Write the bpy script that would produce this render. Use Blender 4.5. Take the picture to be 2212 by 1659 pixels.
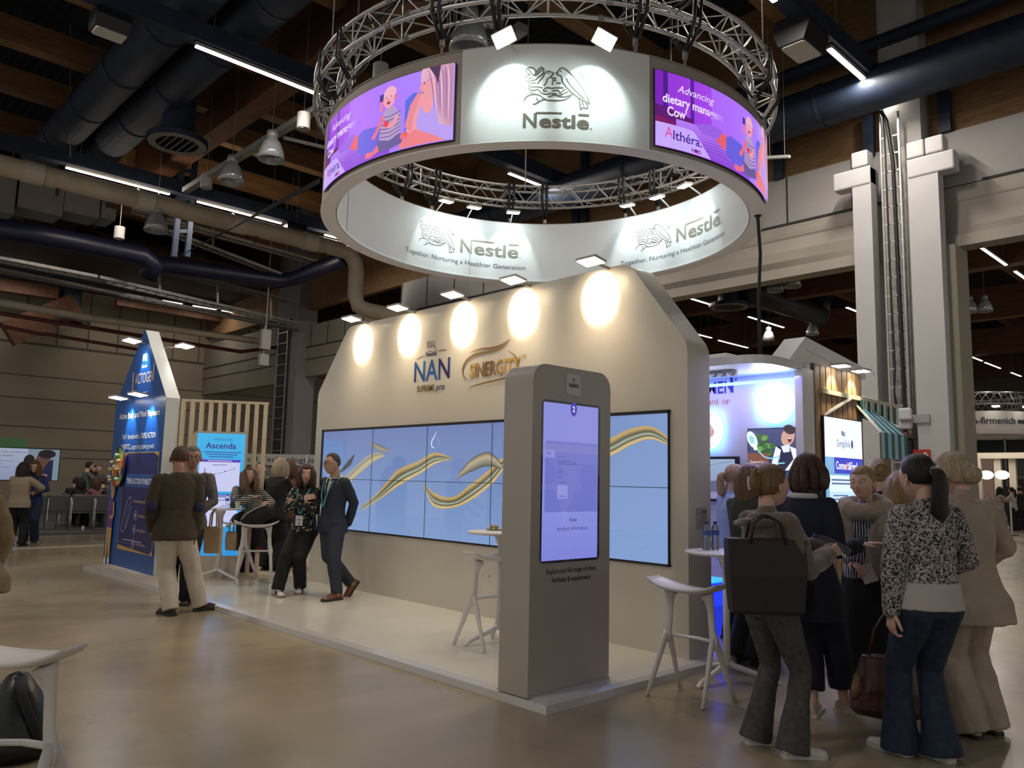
import bpy, bmesh, math, random
from mathutils import Vector, Matrix, noise, geometry
random.seed(7)
PI = math.pi
for _o in list(bpy.data.objects):
    bpy.data.objects.remove(_o)
SC = bpy.context.scene
COL = SC.collection

# ------------------------------------------------------------------ camera
FPX = 1702.0
YAW, PITCH, ROLL = math.radians(-46.22), math.radians(6.95), math.radians(1.24)
CAM = Vector((0, 0, 1.52))
_f = Vector((math.sin(YAW)*math.cos(PITCH), math.cos(YAW)*math.cos(PITCH), math.sin(PITCH)))
_r0 = Vector((math.cos(YAW), -math.sin(YAW), 0)); _u0 = _r0.cross(_f)
_r = _r0*math.cos(ROLL) + _u0*math.sin(ROLL)
_u = -_r0*math.sin(ROLL) + _u0*math.cos(ROLL)
cd = bpy.data.cameras.new('camera'); cam = bpy.data.objects.new('camera', cd); COL.objects.link(cam)
cd.sensor_width = 36.0; cd.lens = FPX/2212*36.0; cd.clip_end = 300
cam.matrix_world = Matrix(((_r.x, _u.x, -_f.x, CAM.x), (_r.y, _u.y, -_f.y, CAM.y), (_r.z, _u.z, -_f.z, CAM.z), (0, 0, 0, 1)))
SC.camera = cam
SC.view_settings.view_transform = 'Standard'; SC.view_settings.look = 'None'
SC.view_settings.gamma = 1; SC.view_settings.use_curve_mapping = False
SC.view_settings.exposure = 0.0
SC.cycles.use_denoising = True
SC.cycles.max_bounces = 5; SC.cycles.diffuse_bounces = 3; SC.cycles.glossy_bounces = 3
SC.cycles.transmission_bounces = 4; SC.cycles.transparent_max_bounces = 6
SC.cycles.sample_clamp_indirect = 4; SC.cycles.caustics_reflective = False; SC.cycles.caustics_refractive = False
w = bpy.data.worlds.new('hall_ambient'); SC.world = w; w.use_nodes = True
w.node_tree.nodes['Background'].inputs[0].default_value = (0.84, 0.80, 0.76, 1)
w.node_tree.nodes['Background'].inputs[1].default_value = 0.50

def ray(px, py):
    return _r*(px-1106) + _u*(829.5-py) + _f*FPX
def onz(px, py, z=0.0):
    d = ray(px, py); return CAM + d*((z-CAM.z)/d.z)
def onx(px, py, x):
    d = ray(px, py); return CAM + d*((x-CAM.x)/d.x)
def ony(px, py, y):
    d = ray(px, py); return CAM + d*((y-CAM.y)/d.y)

# ------------------------------------------------------------------ lights
def look_rot(d):
    return Vector(d).to_track_quat('-Z', 'Y').to_euler()
def area(name, loc, aim, sx, sy, power, col, spread=180):
    l = bpy.data.lights.new(name, 'AREA'); l.shape = 'RECTANGLE'; l.size = sx; l.size_y = sy
    l.energy = power; l.color = col; l.spread = math.radians(spread)
    o = bpy.data.objects.new(name, l); COL.objects.link(o); o.location = loc; o.rotation_euler = look_rot(aim); return o
def spot(name, loc, aim, power, col, ang=60, blend=0.5, rad=0.03):
    l = bpy.data.lights.new(name, 'SPOT'); l.energy = power; l.color = col
    l.spot_size = math.radians(ang); l.spot_blend = blend; l.shadow_soft_size = rad
    o = bpy.data.objects.new(name, l); COL.objects.link(o); o.location = loc; o.rotation_euler = look_rot(aim); return o

# ------------------------------------------------------------------ materials
MATS = {}
def lin(c):
    return tuple((x/12.92 if x <= 0.04045 else ((x+0.055)/1.055)**2.4) for x in c)
def hexc(h):
    return lin(tuple(int(h[i:i+2], 16)/255 for i in (0, 2, 4)))
def mat(name, col, rough=0.6, metal=0.0, noise_amt=0.0, nscale=20.0, bump=0.0, bscale=60.0, spec=0.5, coat=0.0, stretch=None, col2=None, sheen=0.0):
    if name in MATS: return MATS[name]
    m = bpy.data.materials.new(name); m.use_nodes = True; MATS[name] = m
    nt = m.node_tree; b = nt.nodes['Principled BSDF']
    if isinstance(col, str): col = hexc(col)
    if isinstance(col2, str): col2 = hexc(col2)
    b.inputs['Base Color'].default_value = (*col, 1); b.inputs['Roughness'].default_value = rough
    b.inputs['Metallic'].default_value = metal; b.inputs['Specular IOR Level'].default_value = spec
    b.inputs['Coat Weight'].default_value = coat; b.inputs['Coat Roughness'].default_value = 0.08
    b.inputs['Sheen Weight'].default_value = sheen
    tc = nt.nodes.new('ShaderNodeTexCoord'); mp = nt.nodes.new('ShaderNodeMapping')
    nt.links.new(tc.outputs['Object'], mp.inputs['Vector'])
    if stretch: mp.inputs['Scale'].default_value = stretch
    if noise_amt > 0 or col2:
        n = nt.nodes.new('ShaderNodeTexNoise'); n.inputs['Scale'].default_value = nscale; n.inputs['Detail'].default_value = 6
        nt.links.new(mp.outputs[0], n.inputs['Vector'])
        r = nt.nodes.new('ShaderNodeValToRGB'); nt.links.new(n.outputs['Fac'], r.inputs[0])
        a = col2 if col2 else tuple(c*(1-noise_amt) for c in col)
        bcol = col if col2 else tuple(min(1, c*(1+noise_amt)) for c in col)
        r.color_ramp.elements[0].position = 0.35; r.color_ramp.elements[1].position = 0.65
        r.color_ramp.elements[0].color = (*a, 1); r.color_ramp.elements[1].color = (*bcol, 1)
        nt.links.new(r.outputs[0], b.inputs['Base Color'])
    if bump > 0:
        n2 = nt.nodes.new('ShaderNodeTexNoise'); n2.inputs['Scale'].default_value = bscale; n2.inputs['Detail'].default_value = 4
        nt.links.new(mp.outputs[0], n2.inputs['Vector'])
        bp = nt.nodes.new('ShaderNodeBump'); bp.inputs['Strength'].default_value = bump; bp.inputs['Distance'].default_value = 0.01
        nt.links.new(n2.outputs['Fac'], bp.inputs['Height']); nt.links.new(bp.outputs[0], b.inputs['Normal'])
    return m
def emat(name, col, strength):
    if name in MATS: return MATS[name]
    m = bpy.data.materials.new(name); m.use_nodes = True; MATS[name] = m
    b = m.node_tree.nodes['Principled BSDF']
    if isinstance(col, str): col = hexc(col)
    b.inputs['Base Color'].default_value = (0.02, 0.02, 0.02, 1)
    b.inputs['Emission Color'].default_value = (*col, 1); b.inputs['Emission Strength'].default_value = strength
    return m
def artmat(name, strength, rough=0.5, printed=False, coat=0.0):
    """picture colours from the mesh's colour attribute: lit screen, or printed sheet"""
    if name in MATS: return MATS[name]
    m = bpy.data.materials.new(name); m.use_nodes = True; MATS[name] = m
    nt = m.node_tree; b = nt.nodes['Principled BSDF']; a = nt.nodes.new('ShaderNodeVertexColor'); a.layer_name = 'Col'
    b.inputs['Roughness'].default_value = rough; b.inputs['Coat Weight'].default_value = coat; b.inputs['Coat Roughness'].default_value = 0.02
    if printed:
        nt.links.new(a.outputs[0], b.inputs['Base Color'])
    else:
        b.inputs['Base Color'].default_value = (0.015, 0.015, 0.02, 1)
        nt.links.new(a.outputs[0], b.inputs['Emission Color']); b.inputs['Emission Strength'].default_value = strength
    return m

# ------------------------------------------------------------------ object helpers
def tag(o, label=None, cat=None, group=None, kind=None):
    if label: o['label'] = label
    if cat: o['category'] = cat
    if group: o['group'] = group
    if kind: o['kind'] = kind
    return o
def empty(name, loc=(0, 0, 0), rz=0.0, label=None, cat=None, group=None):
    o = bpy.data.objects.new(name, None); COL.objects.link(o); o.location = loc; o.rotation_euler = (0, 0, rz)
    o.empty_display_size = 0.1
    return tag(o, label, cat, group)
def link_mesh(name, me, m, parent=None, smooth=False, world=False):
    if m is not None:
        if isinstance(m, (list, tuple)):
            for k in m: me.materials.append(k)
        else: me.materials.append(m)
    if smooth:
        for p in me.polygons: p.use_smooth = True
    o = bpy.data.objects.new(name, me); COL.objects.link(o)
    if parent:
        o.parent = parent
        if world: o.matrix_parent_inverse = pmat(parent).inverted()
    return o
def pmat(p):
    m = Matrix.LocRotScale(p.location, p.rotation_euler, p.scale)
    q = p.parent
    while q:
        m = Matrix.LocRotScale(q.location, q.rotation_euler, q.scale) @ q.matrix_parent_inverse @ m if False else Matrix.LocRotScale(q.location, q.rotation_euler, q.scale) @ m
        q = q.parent
    return m
def copy_tree(o, parent=None):
    c = o.copy(); COL.objects.link(c)
    if parent: c.parent = parent
    for ch in list(o.children): copy_tree(ch, c)
    return c

class MB:
    def __init__(s): s.v = []; s.f = []; s.mi = []
    def add(s, vs, fs, mi=0):
        n = len(s.v); s.v += [tuple(v) for v in vs]; s.f += [tuple(i+n for i in f) for f in fs]; s.mi += [mi]*len(fs)
        return s
    def box(s, x0, y0, z0, x1, y1, z1, mi=0):
        return s.add([(x0,y0,z0),(x1,y0,z0),(x1,y1,z0),(x0,y1,z0),(x0,y0,z1),(x1,y0,z1),(x1,y1,z1),(x0,y1,z1)],
            [(3,2,1,0),(4,5,6,7),(0,1,5,4),(1,2,6,5),(2,3,7,6),(3,0,4,7)], mi)
    def obox(s, c, sx, sy, sz, M=None, mi=0):
        M = M or Matrix.Identity(3); c = Vector(c)
        vs = [c + M @ Vector((a*sx/2, b*sy/2, d*sz/2)) for d in (-1, 1) for a, b in ((-1,-1),(1,-1),(1,1),(-1,1))]
        return s.add(vs, [(3,2,1,0),(4,5,6,7),(0,1,5,4),(1,2,6,5),(2,3,7,6),(3,0,4,7)], mi)
    def beam(s, a, b, wd, ht, up=(0,0,1), mi=0):
        a = Vector(a); b = Vector(b); d = (b-a); L = d.length; d.normalize(); up = Vector(up)
        x = d.cross(up)
        if x.length < 1e-4: x = d.cross(Vector((1,0,0)))
        x.normalize(); z = x.cross(d)
        M = Matrix((x, d, z)).transposed()
        return s.obox((a+b)/2, wd, L, ht, M, mi)
    def tube(s, pts, r, seg=8, cap=True, closed=False, mi=0, flat=None):
        pts = [Vector(p) for p in pts]; n = len(pts)
        rs = r if isinstance(r, (list, tuple)) else [r]*n
        rings = []; prev = None
        for i, p in enumerate(pts):
            if closed: t = pts[(i+1) % n]-pts[i-1]
            else: t = pts[min(i+1, n-1)]-pts[max(i-1, 0)]
            t.normalize()
            if prev is None:
                a = Vector((0,0,1)) if abs(t.z) < 0.9 else Vector((1,0,0)); x = t.cross(a).normalized()
            else:
                x = (prev - t*prev.dot(t)).normalized()
            prev = x; y = t.cross(x)
            fl = flat if flat else (1, 1)
            rings.append([p + x*(math.cos(2*PI*k/seg)*rs[i]*fl[0]) + y*(math.sin(2*PI*k/seg)*rs[i]*fl[1]) for k in range(seg)])
        vs = [v for rg in rings for v in rg]; fs = []
        m = n if closed else n-1
        for i in range(m):
            j = (i+1) % n
            for k in range(seg): fs.append((i*seg+k, i*seg+(k+1) % seg, j*seg+(k+1) % seg, j*seg+k))
        if cap and not closed:
            fs.append(tuple(reversed(range(seg)))); fs.append(tuple((n-1)*seg+k for k in range(seg)))
        return s.add(vs, fs, mi)
    def cyl(s, a, b, r, r2=None, seg=16, mi=0):
        return s.tube([a, b], [r, r if r2 is None else r2], seg, mi=mi)
    def lathe(s, prof, c=(0,0,0), seg=24, mi=0):
        c = Vector(c); vs = []; fs = []
        for (r, z) in prof:
            for k in range(seg):
                a = 2*PI*k/seg; vs.append(c + Vector((r*math.cos(a), r*math.sin(a), z)))
        for i in range(len(prof)-1):
            for k in range(seg): fs.append((i*seg+k, i*seg+(k+1) % seg, (i+1)*seg+(k+1) % seg, (i+1)*seg+k))
        return s.add(vs, fs, mi)
    def sphere(s, c, rx, ry=None, rz=None, seg=16, rng=10, M=None, mi=0):
        ry = ry or rx; rz = rz or rx; c = Vector(c); M = M or Matrix.Identity(3); vs = [c + M @ Vector((0,0,-rz))]; fs = []
        for i in range(1, rng):
            t = -PI/2 + PI*i/rng
            for k in range(seg):
                a = 2*PI*k/seg; vs.append(c + M @ Vector((rx*math.cos(t)*math.cos(a), ry*math.cos(t)*math.sin(a), rz*math.sin(t))))
        vs.append(c + M @ Vector((0,0,rz)))
        for k in range(seg): fs.append((0, 1+(k+1) % seg, 1+k))
        for i in range(rng-2):
            for k in range(seg): fs.append((1+i*seg+k, 1+i*seg+(k+1) % seg, 1+(i+1)*seg+(k+1) % seg, 1+(i+1)*seg+k))
        o = 1+(rng-2)*seg; e = len(vs)-1
        for k in range(seg): fs.append((o+k, o+(k+1) % seg, e))
        return s.add(vs, fs, mi)
    def prism(s, poly, fn, mi=0):
        """poly 2D outline (ccw); fn(u,v,t) -> 3D, t=0 back, 1 front"""
        n = len(poly)
        vs = [fn(u, v, 0) for u, v in poly] + [fn(u, v, 1) for u, v in poly]
        tri = geometry.tessellate_polygon([[Vector((u, v, 0)) for u, v in poly]])
        fs = [tuple(reversed(t)) for t in tri] + [tuple(i+n for i in t) for t in tri]
        fs += [(i, (i+1) % n, (i+1) % n+n, i+n) for i in range(n)]
        return s.add(vs, fs, mi)
    def mesh(s, name='m'):
        me = bpy.data.meshes.new(name); me.from_pydata(s.v, [], s.f)
        if any(s.mi): me.polygons.foreach_set('material_index', s.mi)
        me.validate(); me.update()
        return me
    def build(s, name, m, parent=None, smooth=False, fixn=True):
        me = s.mesh(name)
        if fixn:
            bm = bmesh.new(); bm.from_mesh(me); bmesh.ops.recalc_face_normals(bm, faces=bm.faces); bm.to_mesh(me); bm.free()
        return link_mesh(name, me, m, parent, smooth)
def bevel(o, wd=0.01, seg=2):
    md = o.modifiers.new('bevel', 'BEVEL'); md.width = wd; md.segments = seg; md.limit_method = 'ANGLE'; md.angle_limit = math.radians(40)
    return o
def rrect(x0, y0, x1, y1, r, n=6, corners=(1, 1, 1, 1)):
    pts = []
    for (cx, cy, a0, on) in ((x1-r, y0+r, -90, corners[0]), (x1-r, y1-r, 0, corners[1]), (x0+r, y1-r, 90, corners[2]), (x0+r, y0+r, 180, corners[3])):
        if on:
            for k in range(n+1):
                a = math.radians(a0+90*k/n); pts.append((cx+r*math.cos(a), cy+r*math.sin(a)))
        else:
            a = math.radians(a0+45); pts.append((cx+math.copysign(r, math.cos(a)), cy+math.copysign(r, math.sin(a))))
    return pts
def roundpoly(poly, r, n=5):
    """round every corner of a polygon; r scalar or list"""
    out = []; m = len(poly)
    for i in range(m):
        p = Vector(poly[i]); a = Vector(poly[i-1]); b = Vector(poly[(i+1) % m]); rr = r[i] if isinstance(r, (list, tuple)) else r
        if rr <= 0: out.append(tuple(p)); continue
        d1 = (a-p).normalized(); d2 = (b-p).normalized(); ang = d1.angle(d2); t = min(rr/math.tan(ang/2), (a-p).length*0.48, (b-p).length*0.48)
        p0 = p+d1*t; p2 = p+d2*t
        for k in range(n+1):
            s_ = k/n; q = p0*(1-s_)**2 + p*2*s_*(1-s_) + p2*s_*s_; out.append((q.x, q.y))
    return out

# ------------------------------------------------------------------ flat art and lettering
_fonts = {}
def text_tris(s, bold=0.0, shear=0.0, spacing=1.0):
    """lettering as 2D triangles, cap height about 0.72"""
    key = (s, bold, shear, spacing)
    if key in _fonts: return _fonts[key]
    c = bpy.data.curves.new('t', 'FONT'); c.body = s; c.size = 1; c.offset = bold; c.shear = shear; c.space_character = spacing; c.resolution_u = 3
    o = bpy.data.objects.new('t', c); COL.objects.link(o)
    dg = bpy.context.evaluated_depsgraph_get(); me = bpy.data.meshes.new_from_object(o.evaluated_get(dg))
    me.calc_loop_triangles()
    vs = [(v.co.x, v.co.y) for v in me.vertices]; ts = [tuple(t.vertices) for t in me.loop_triangles]
    bpy.data.objects.remove(o); bpy.data.curves.remove(c); bpy.data.meshes.remove(me)
    _fonts[key] = (vs, ts); return vs, ts
class Art:
    """layers of flat coloured shapes in (u,v), laid on a surface by fn(u,v,offset)"""
    def __init__(s): s.v = []; s.t = []; s.c = []; s.z = 0
    def tris(s, vs, ts, col):
        n = len(s.v); z = s.z
        for p in vs: s.v.append((p[0], p[1], z)); s.c.append(col(p[0], p[1]) if callable(col) else col)
        s.t += [tuple(i+n for i in t) for t in ts]; s.z += 1
        return s
    def poly(s, pts, col, same=False):
        if isinstance(col, str): col = hexc(col)
        ts = geometry.tessellate_polygon([[Vector((u, v, 0)) for u, v in pts]])
        if same: s.z -= 1
        return s.tris(pts, [tuple(t) for t in ts], col)
    def grid(s, u0, v0, u1, v1, col, nu=12, nv=8):
        vs = [(u0+(u1-u0)*i/nu, v0+(v1-v0)*j/nv) for j in range(nv+1) for i in range(nu+1)]
        ts = []
        for j in range(nv):
            for i in range(nu):
                a = j*(nu+1)+i; ts += [(a, a+1, a+nu+2), (a, a+nu+2, a+nu+1)]
        if isinstance(col, str): col = hexc(col)
        return s.tris(vs, ts, col)
    def rect(s, u0, v0, u1, v1, col, same=False): return s.poly([(u0,v0),(u1,v0),(u1,v1),(u0,v1)], col, same)
    def ell(s, cu, cv, ru, rv, col, n=24, a0=0, a1=360, rot=0, same=False):
        pts = []; cr, sr = math.cos(math.radians(rot)), math.sin(math.radians(rot))
        for k in range(n+(0 if a1-a0 >= 360 else 1)):
            a = math.radians(a0+(a1-a0)*k/n); x = ru*math.cos(a); y = rv*math.sin(a); pts.append((cu+x*cr-y*sr, cv+x*sr+y*cr))
        if a1-a0 < 360: pts.append((cu, cv))
        return s.poly(pts, col, same)
    def stroke(s, pts, wd, col, same=True, taper=False):
        """a drawn line of even or tapering width, smoothed"""
        if isinstance(col, str): col = hexc(col)
        P = [Vector(p) for p in pts]
        if len(P) > 2:
            Q = []
            for i in range(len(P)-1):
                p0 = P[max(i-1, 0)]; p1 = P[i]; p2 = P[i+1]; p3 = P[min(i+2, len(P)-1)]
                for k in range(5):
                    t = k/5; Q.append(0.5*((2*p1)+(-p0+p2)*t+(2*p0-5*p1+4*p2-p3)*t*t+(-p0+3*p1-3*p2+p3)*t**3))
            Q.append(P[-1]); P = Q
        vs = []; ts = []; n = len(P)
        for i, p in enumerate(P):
            d = (P[min(i+1, n-1)]-P[max(i-1, 0)])
            if d.length < 1e-9: d = Vector((1, 0))
            d.normalize(); nn = Vector((-d.y, d.x)); k = wd/2
            if taper: k *= max(0.12, math.sin(PI*i/(n-1))**0.7)
            vs += [(p+nn*k)[:], (p-nn*k)[:]]
        for i in range(n-1): ts += [(2*i, 2*i+1, 2*i+3), (2*i, 2*i+3, 2*i+2)]
        z0 = s.z
        if same: s.z = max(0, s.z-1)
        s.tris(vs, ts, col)
        return s
    def text(s, body, u, v, h, col, width=None, align='l', bold=0.0, shear=0.0, rot=0.0, spacing=1.0):
        """h = capital height; u,v = baseline start (or centre)"""
        if isinstance(col, str): col = hexc(col)
        vs, ts = text_tris(body, bold, shear, spacing)
        if not vs: return s
        x0 = min(p[0] for p in vs); x1 = max(p[0] for p in vs); k = h/0.72
        kx = k if width is None else width/(x1-x0)
        W = (x1-x0)*kx; off = {'l': 0, 'c': -W/2, 'r': -W}[align]
        cr, sr = math.cos(math.radians(rot)), math.sin(math.radians(rot))
        out = []
        for (a, b) in vs:
            x = (a-x0)*kx+off; y = b*k; out.append((u+x*cr-y*sr, v+x*sr+y*cr))
        return s.tris(out, ts, col)
    def build(s, name, fn, m, parent=None, du=None, step=0.0012):
        me = bpy.data.meshes.new(name); me.from_pydata(s.v, [], s.t); me.update()
        ca = me.color_attributes.new('Col', 'FLOAT_COLOR', 'POINT')
        for i, c in enumerate(s.c): ca.data[i].color = (c[0], c[1], c[2], 1)
        if du:
            bm = bmesh.new(); bm.from_mesh(me)
            u0 = min(v[0] for v in s.v); u1 = max(v[0] for v in s.v); u = u0+du
            while u < u1:
                bmesh.ops.bisect_plane(bm, geom=bm.verts[:]+bm.edges[:]+bm.faces[:], plane_co=(u, 0, 0), plane_no=(1, 0, 0)); u += du
            bm.to_mesh(me); bm.free()
        for v in me.vertices: v.co = fn(v.co.x, v.co.y, v.co.z*step+0.0015)
        me.update()
        return link_mesh(name, me, m, parent)
def nest_logo(A, u, v, w, h, col, lw):
    """line drawing of birds on a nest, in a box w x h whose lower left is u,v"""
    L = [[(0.176,0.861),(0.139,0.968),(0.074,1.000),(0.019,0.947),(0.037,0.867),(0.083,0.827),(0.028,0.800),(0.006,0.720),(0.037,0.667),(0.120,0.680),(0.194,0.720)],
     [(0.135,0.787),(0.176,0.888),(0.241,1.000),(0.283,0.960),(0.278,0.867),(0.231,0.787),(0.176,0.720)],
     [(0.056,0.952),(0.130,0.800)],
     [(0.265,0.968),(0.161,0.781)],
     [(0.043,0.720),(0.124,0.755)],
     [(0.194,0.587),(0.231,0.680),(0.269,0.747),(0.296,0.840),(0.343,0.901),(0.383,0.901),(0.417,0.872),(0.433,0.888),(0.420,0.848),(0.437,0.824),(0.407,0.811),(0.383,0.760)],
     [(0.287,0.547),(0.328,0.627),(0.343,0.720),(0.389,0.755),(0.435,0.747),(0.470,0.749),(0.457,0.717),(0.470,0.685),(0.435,0.675),(0.420,0.627),(0.426,0.568)],
     [(0.463,0.867),(0.500,0.899),(0.519,0.960),(0.559,0.995),(0.611,0.973),(0.694,0.867),(0.787,0.720),(0.861,0.573),(0.935,0.387),(0.994,0.152)],
     [(0.463,0.867),(0.502,0.856),(0.487,0.827),(0.537,0.808),(0.559,0.760),(0.574,0.653),(0.611,0.573),(0.713,0.413),(0.824,0.293),(0.994,0.152)],
     [(0.630,0.747),(0.676,0.627),(0.750,0.493),(0.824,0.387),(0.917,0.267)],
     [(0.824,0.267),(0.843,0.147),(0.861,0.000),(0.893,0.061),(0.954,0.040),(0.963,0.107),(0.920,0.227)],
     [(0.870,0.240),(0.898,0.107)],
     [(0.796,0.795),(0.839,0.872),(0.865,0.939)],
     [(0.839,0.872),(0.889,0.813),(0.972,0.845)],
     [(0.833,0.747),(0.898,0.747),(0.994,0.787)],
     [(0.889,0.733),(0.981,0.712)],
     [(0.167,0.619),(0.093,0.613),(0.061,0.573),(0.102,0.525),(0.194,0.525),(0.269,0.493)],
     [(0.061,0.520),(0.074,0.453),(0.157,0.440),(0.189,0.467),(0.222,0.427),(0.269,0.360),(0.361,0.347),(0.398,0.387)],
     [(0.074,0.408),(0.120,0.360),(0.176,0.347)],
     [(0.000,0.173),(0.009,0.253),(0.065,0.320),(0.139,0.339),(0.213,0.328),(0.269,0.267),(0.296,0.227)],
     [(0.130,0.099),(0.185,0.120),(0.204,0.187),(0.176,0.253)],
     [(0.185,0.120),(0.250,0.187),(0.324,0.240)],
     [(0.278,0.227),(0.361,0.195),(0.509,0.195),(0.620,0.227),(0.694,0.307),(0.731,0.373)],
     [(0.343,0.427),(0.287,0.413),(0.296,0.467),(0.343,0.507),(0.398,0.493)],
     [(0.402,0.488),(0.491,0.507),(0.593,0.507)],
     [(0.417,0.427),(0.509,0.440),(0.537,0.373),(0.574,0.427),(0.624,0.480)],
     [(0.407,0.360),(0.472,0.360),(0.509,0.320),(0.583,0.360),(0.667,0.427)],
     [(0.361,0.275),(0.454,0.328),(0.528,0.293),(0.639,0.301),(0.713,0.360)],
     [(0.472,0.621),(0.546,0.621)]]
    A.z += 1
    for l in L: A.stroke([(u+a*w, v+b*h) for a, b in l], lw, col)
    for x, y in ((.546, .92), (.36, .853), (.422, .707)): A.ell(u+x*w, v+y*h, lw*.65, lw*.65, col, 8, same=True)
def nestle_word(A, u, v, w, h, col, reg=True):
    """word with the long bar over its middle letters; w total, h of the capital"""
    A.text('N', u, v, h, col, width=w*.205, bold=0.024)
    A.text('estle', u+w*.245, v, h*.93, col, width=w*.755, bold=0.022)
    A.rect(u+w*.19, v+h*.955, u+w*.59, v+h*1.06, col); A.rect(u+w*.835, v+h*.90, u+w*1.0, v+h*1.03, col)
    if reg: A.ell(u+w*1.03, v+h*.03, h*.05, h*.05, col, 8)

# shared materials
M_WHITE = mat('white_laminate', (0.80, 0.78, 0.74), 0.35, noise_amt=0.02, nscale=4)
M_GLOSSWHITE = mat('gloss_white', (0.80, 0.80, 0.77), 0.12, noise_amt=0.02, nscale=3, coat=0.3)
M_GREY = mat('grey_paint', (0.33, 0.32, 0.31), 0.6, noise_amt=0.05, nscale=3)
M_BLACK = mat('black_plastic', (0.012, 0.012, 0.014), 0.5)
M_NAVY = mat('navy_duct_paint', (0.010, 0.020, 0.044), 0.6, noise_amt=0.25, nscale=4)
M_ALU = mat('brushed_aluminium', (0.62, 0.62, 0.62), 0.35, metal=0.85, noise_amt=0.1, nscale=15)
M_STEEL = mat('galvanised_steel', (0.30, 0.29, 0.28), 0.5, metal=0.5, noise_amt=0.15, nscale=10)
M_CREAM = mat('cream_pipe_paint', (0.42, 0.36, 0.27), 0.6, noise_amt=0.12, nscale=2)
M_CHAIRW = mat('white_moulded_plastic', (0.72, 0.70, 0.67), 0.38, noise_amt=0.02)
M_RUST = mat('dark_red_pipe_paint', (0.10, 0.025, 0.02), 0.6, noise_amt=0.2)
E_TUBE = emat('led_tube_glow', (1.0, 0.90, 0.80), 9.0)
E_WARM = emat('warm_lamp_glow', (1.0, 0.80, 0.52), 14.0)
E_COOL = emat('cool_lamp_glow', (0.88, 1.0, 0.98), 14.0)
E_NEUT = emat('neutral_lamp_glow', (1.0, 0.93, 0.82), 14.0)
# ================================================================== LIGHT RIG (large)
WARM = (1.0, 0.80, 0.55); COOL = (0.82, 1.0, 0.98)
# ================================================================== HALL SHELL
WY = 15.0
def struct(name, mb, m, parent=None, smooth=False):
    o = mb.build(name, m, parent, smooth)
    if not parent: o['kind'] = 'structure'
    return o
def floor_mat():
    m = mat('polished_concrete', (0.235, 0.195, 0.135), 0.25); nt = m.node_tree; b = nt.nodes['Principled BSDF']
    tc = nt.nodes.new('ShaderNodeTexCoord')
    def noi(sc, det=6, rough=.55, stretch=None):
        n = nt.nodes.new('ShaderNodeTexNoise'); n.inputs['Scale'].default_value = sc; n.inputs['Detail'].default_value = det; n.inputs['Roughness'].default_value = rough
        mp = nt.nodes.new('ShaderNodeMapping'); nt.links.new(tc.outputs['Object'], mp.inputs[0])
        if stretch: mp.inputs['Scale'].default_value = stretch
        nt.links.new(mp.outputs[0], n.inputs['Vector']); return n
    a = noi(0.6, 4, .5); c = noi(3.2, 3, .5, (1, .6, 1)); d = noi(60, 3)
    r1 = nt.nodes.new('ShaderNodeValToRGB'); nt.links.new(a.outputs['Fac'], r1.inputs[0])
    r1.color_ramp.elements[0].color = (0.30, 0.25, 0.165, 1); r1.color_ramp.elements[0].position = .33
    r1.color_ramp.elements[1].color = (0.37, 0.31, 0.21, 1); r1.color_ramp.elements[1].position = .68
    r2 = nt.nodes.new('ShaderNodeValToRGB'); nt.links.new(c.outputs['Fac'], r2.inputs[0])
    r2.color_ramp.elements[0].color = (0.90, 0.90, 0.90, 1); r2.color_ramp.elements[0].position = .3
    r2.color_ramp.elements[1].color = (1.06, 1.06, 1.06, 1); r2.color_ramp.elements[1].position = .7
    mx = nt.nodes.new('ShaderNodeMixRGB'); mx.blend_type = 'MULTIPLY'; mx.inputs[0].default_value = 1
    nt.links.new(r1.outputs[0], mx.inputs[1]); nt.links.new(r2.outputs[0], mx.inputs[2]); nt.links.new(mx.outputs[0], b.inputs['Base Color'])
    rr = nt.nodes.new('ShaderNodeMapRange'); nt.links.new(a.outputs['Fac'], rr.inputs[0])
    rr.inputs[1].default_value = .3; rr.inputs[2].default_value = .7; rr.inputs[3].default_value = .20; rr.inputs[4].default_value = .33
    nt.links.new(rr.outputs[0], b.inputs['Roughness'])
    bp = nt.nodes.new('ShaderNodeBump'); bp.inputs['Strength'].default_value = .05; bp.inputs['Distance'].default_value = .003
    nt.links.new(a.outputs['Fac'], bp.inputs['Height']); nt.links.new(bp.outputs[0], b.inputs['Normal'])
    return m
struct('floor', MB().box(-37, -8, -0.2, 12, 64, 0), floor_mat())
# steel deck ceiling, corrugated
def deck_mat():
    m = mat('dark_steel_deck', (0.007, 0.011, 0.019), 0.7)
    nt = m.node_tree; b = nt.nodes['Principled BSDF']; tc = nt.nodes.new('ShaderNodeTexCoord')
    wv = nt.nodes.new('ShaderNodeTexWave'); wv.inputs['Scale'].default_value = 1.3; wv.bands_direction = 'Y'
    nt.links.new(tc.outputs['Object'], wv.inputs[0]); bp = nt.nodes.new('ShaderNodeBump'); bp.inputs['Strength'].default_value = .6; bp.inputs['Distance'].default_value = .03
    nt.links.new(wv.outputs['Fac'], bp.inputs['Height']); nt.links.new(bp.outputs[0], b.inputs['Normal']); return m
struct('ceiling', MB().box(-37, -8, 12.0, 12, 64, 12.2), deck_mat())
M_OSB = mat('wood_panel_wall', (0.235, 0.135, 0.060), 0.75, col2=(0.17, 0.092, 0.038), nscale=9, stretch=(.35, 1, 2.4), bump=.2)
M_GLU = mat('glulam_timber', (0.21, 0.115, 0.050), 0.65, col2=(0.14, 0.07, 0.03), nscale=8, stretch=(1, .15, 1))
M_GLUX = mat('glulam_timber_dark', (0.15, 0.065, 0.03), 0.65, col2=(0.09, 0.037, 0.018), nscale=8, stretch=(.15, 1, 1))
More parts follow.
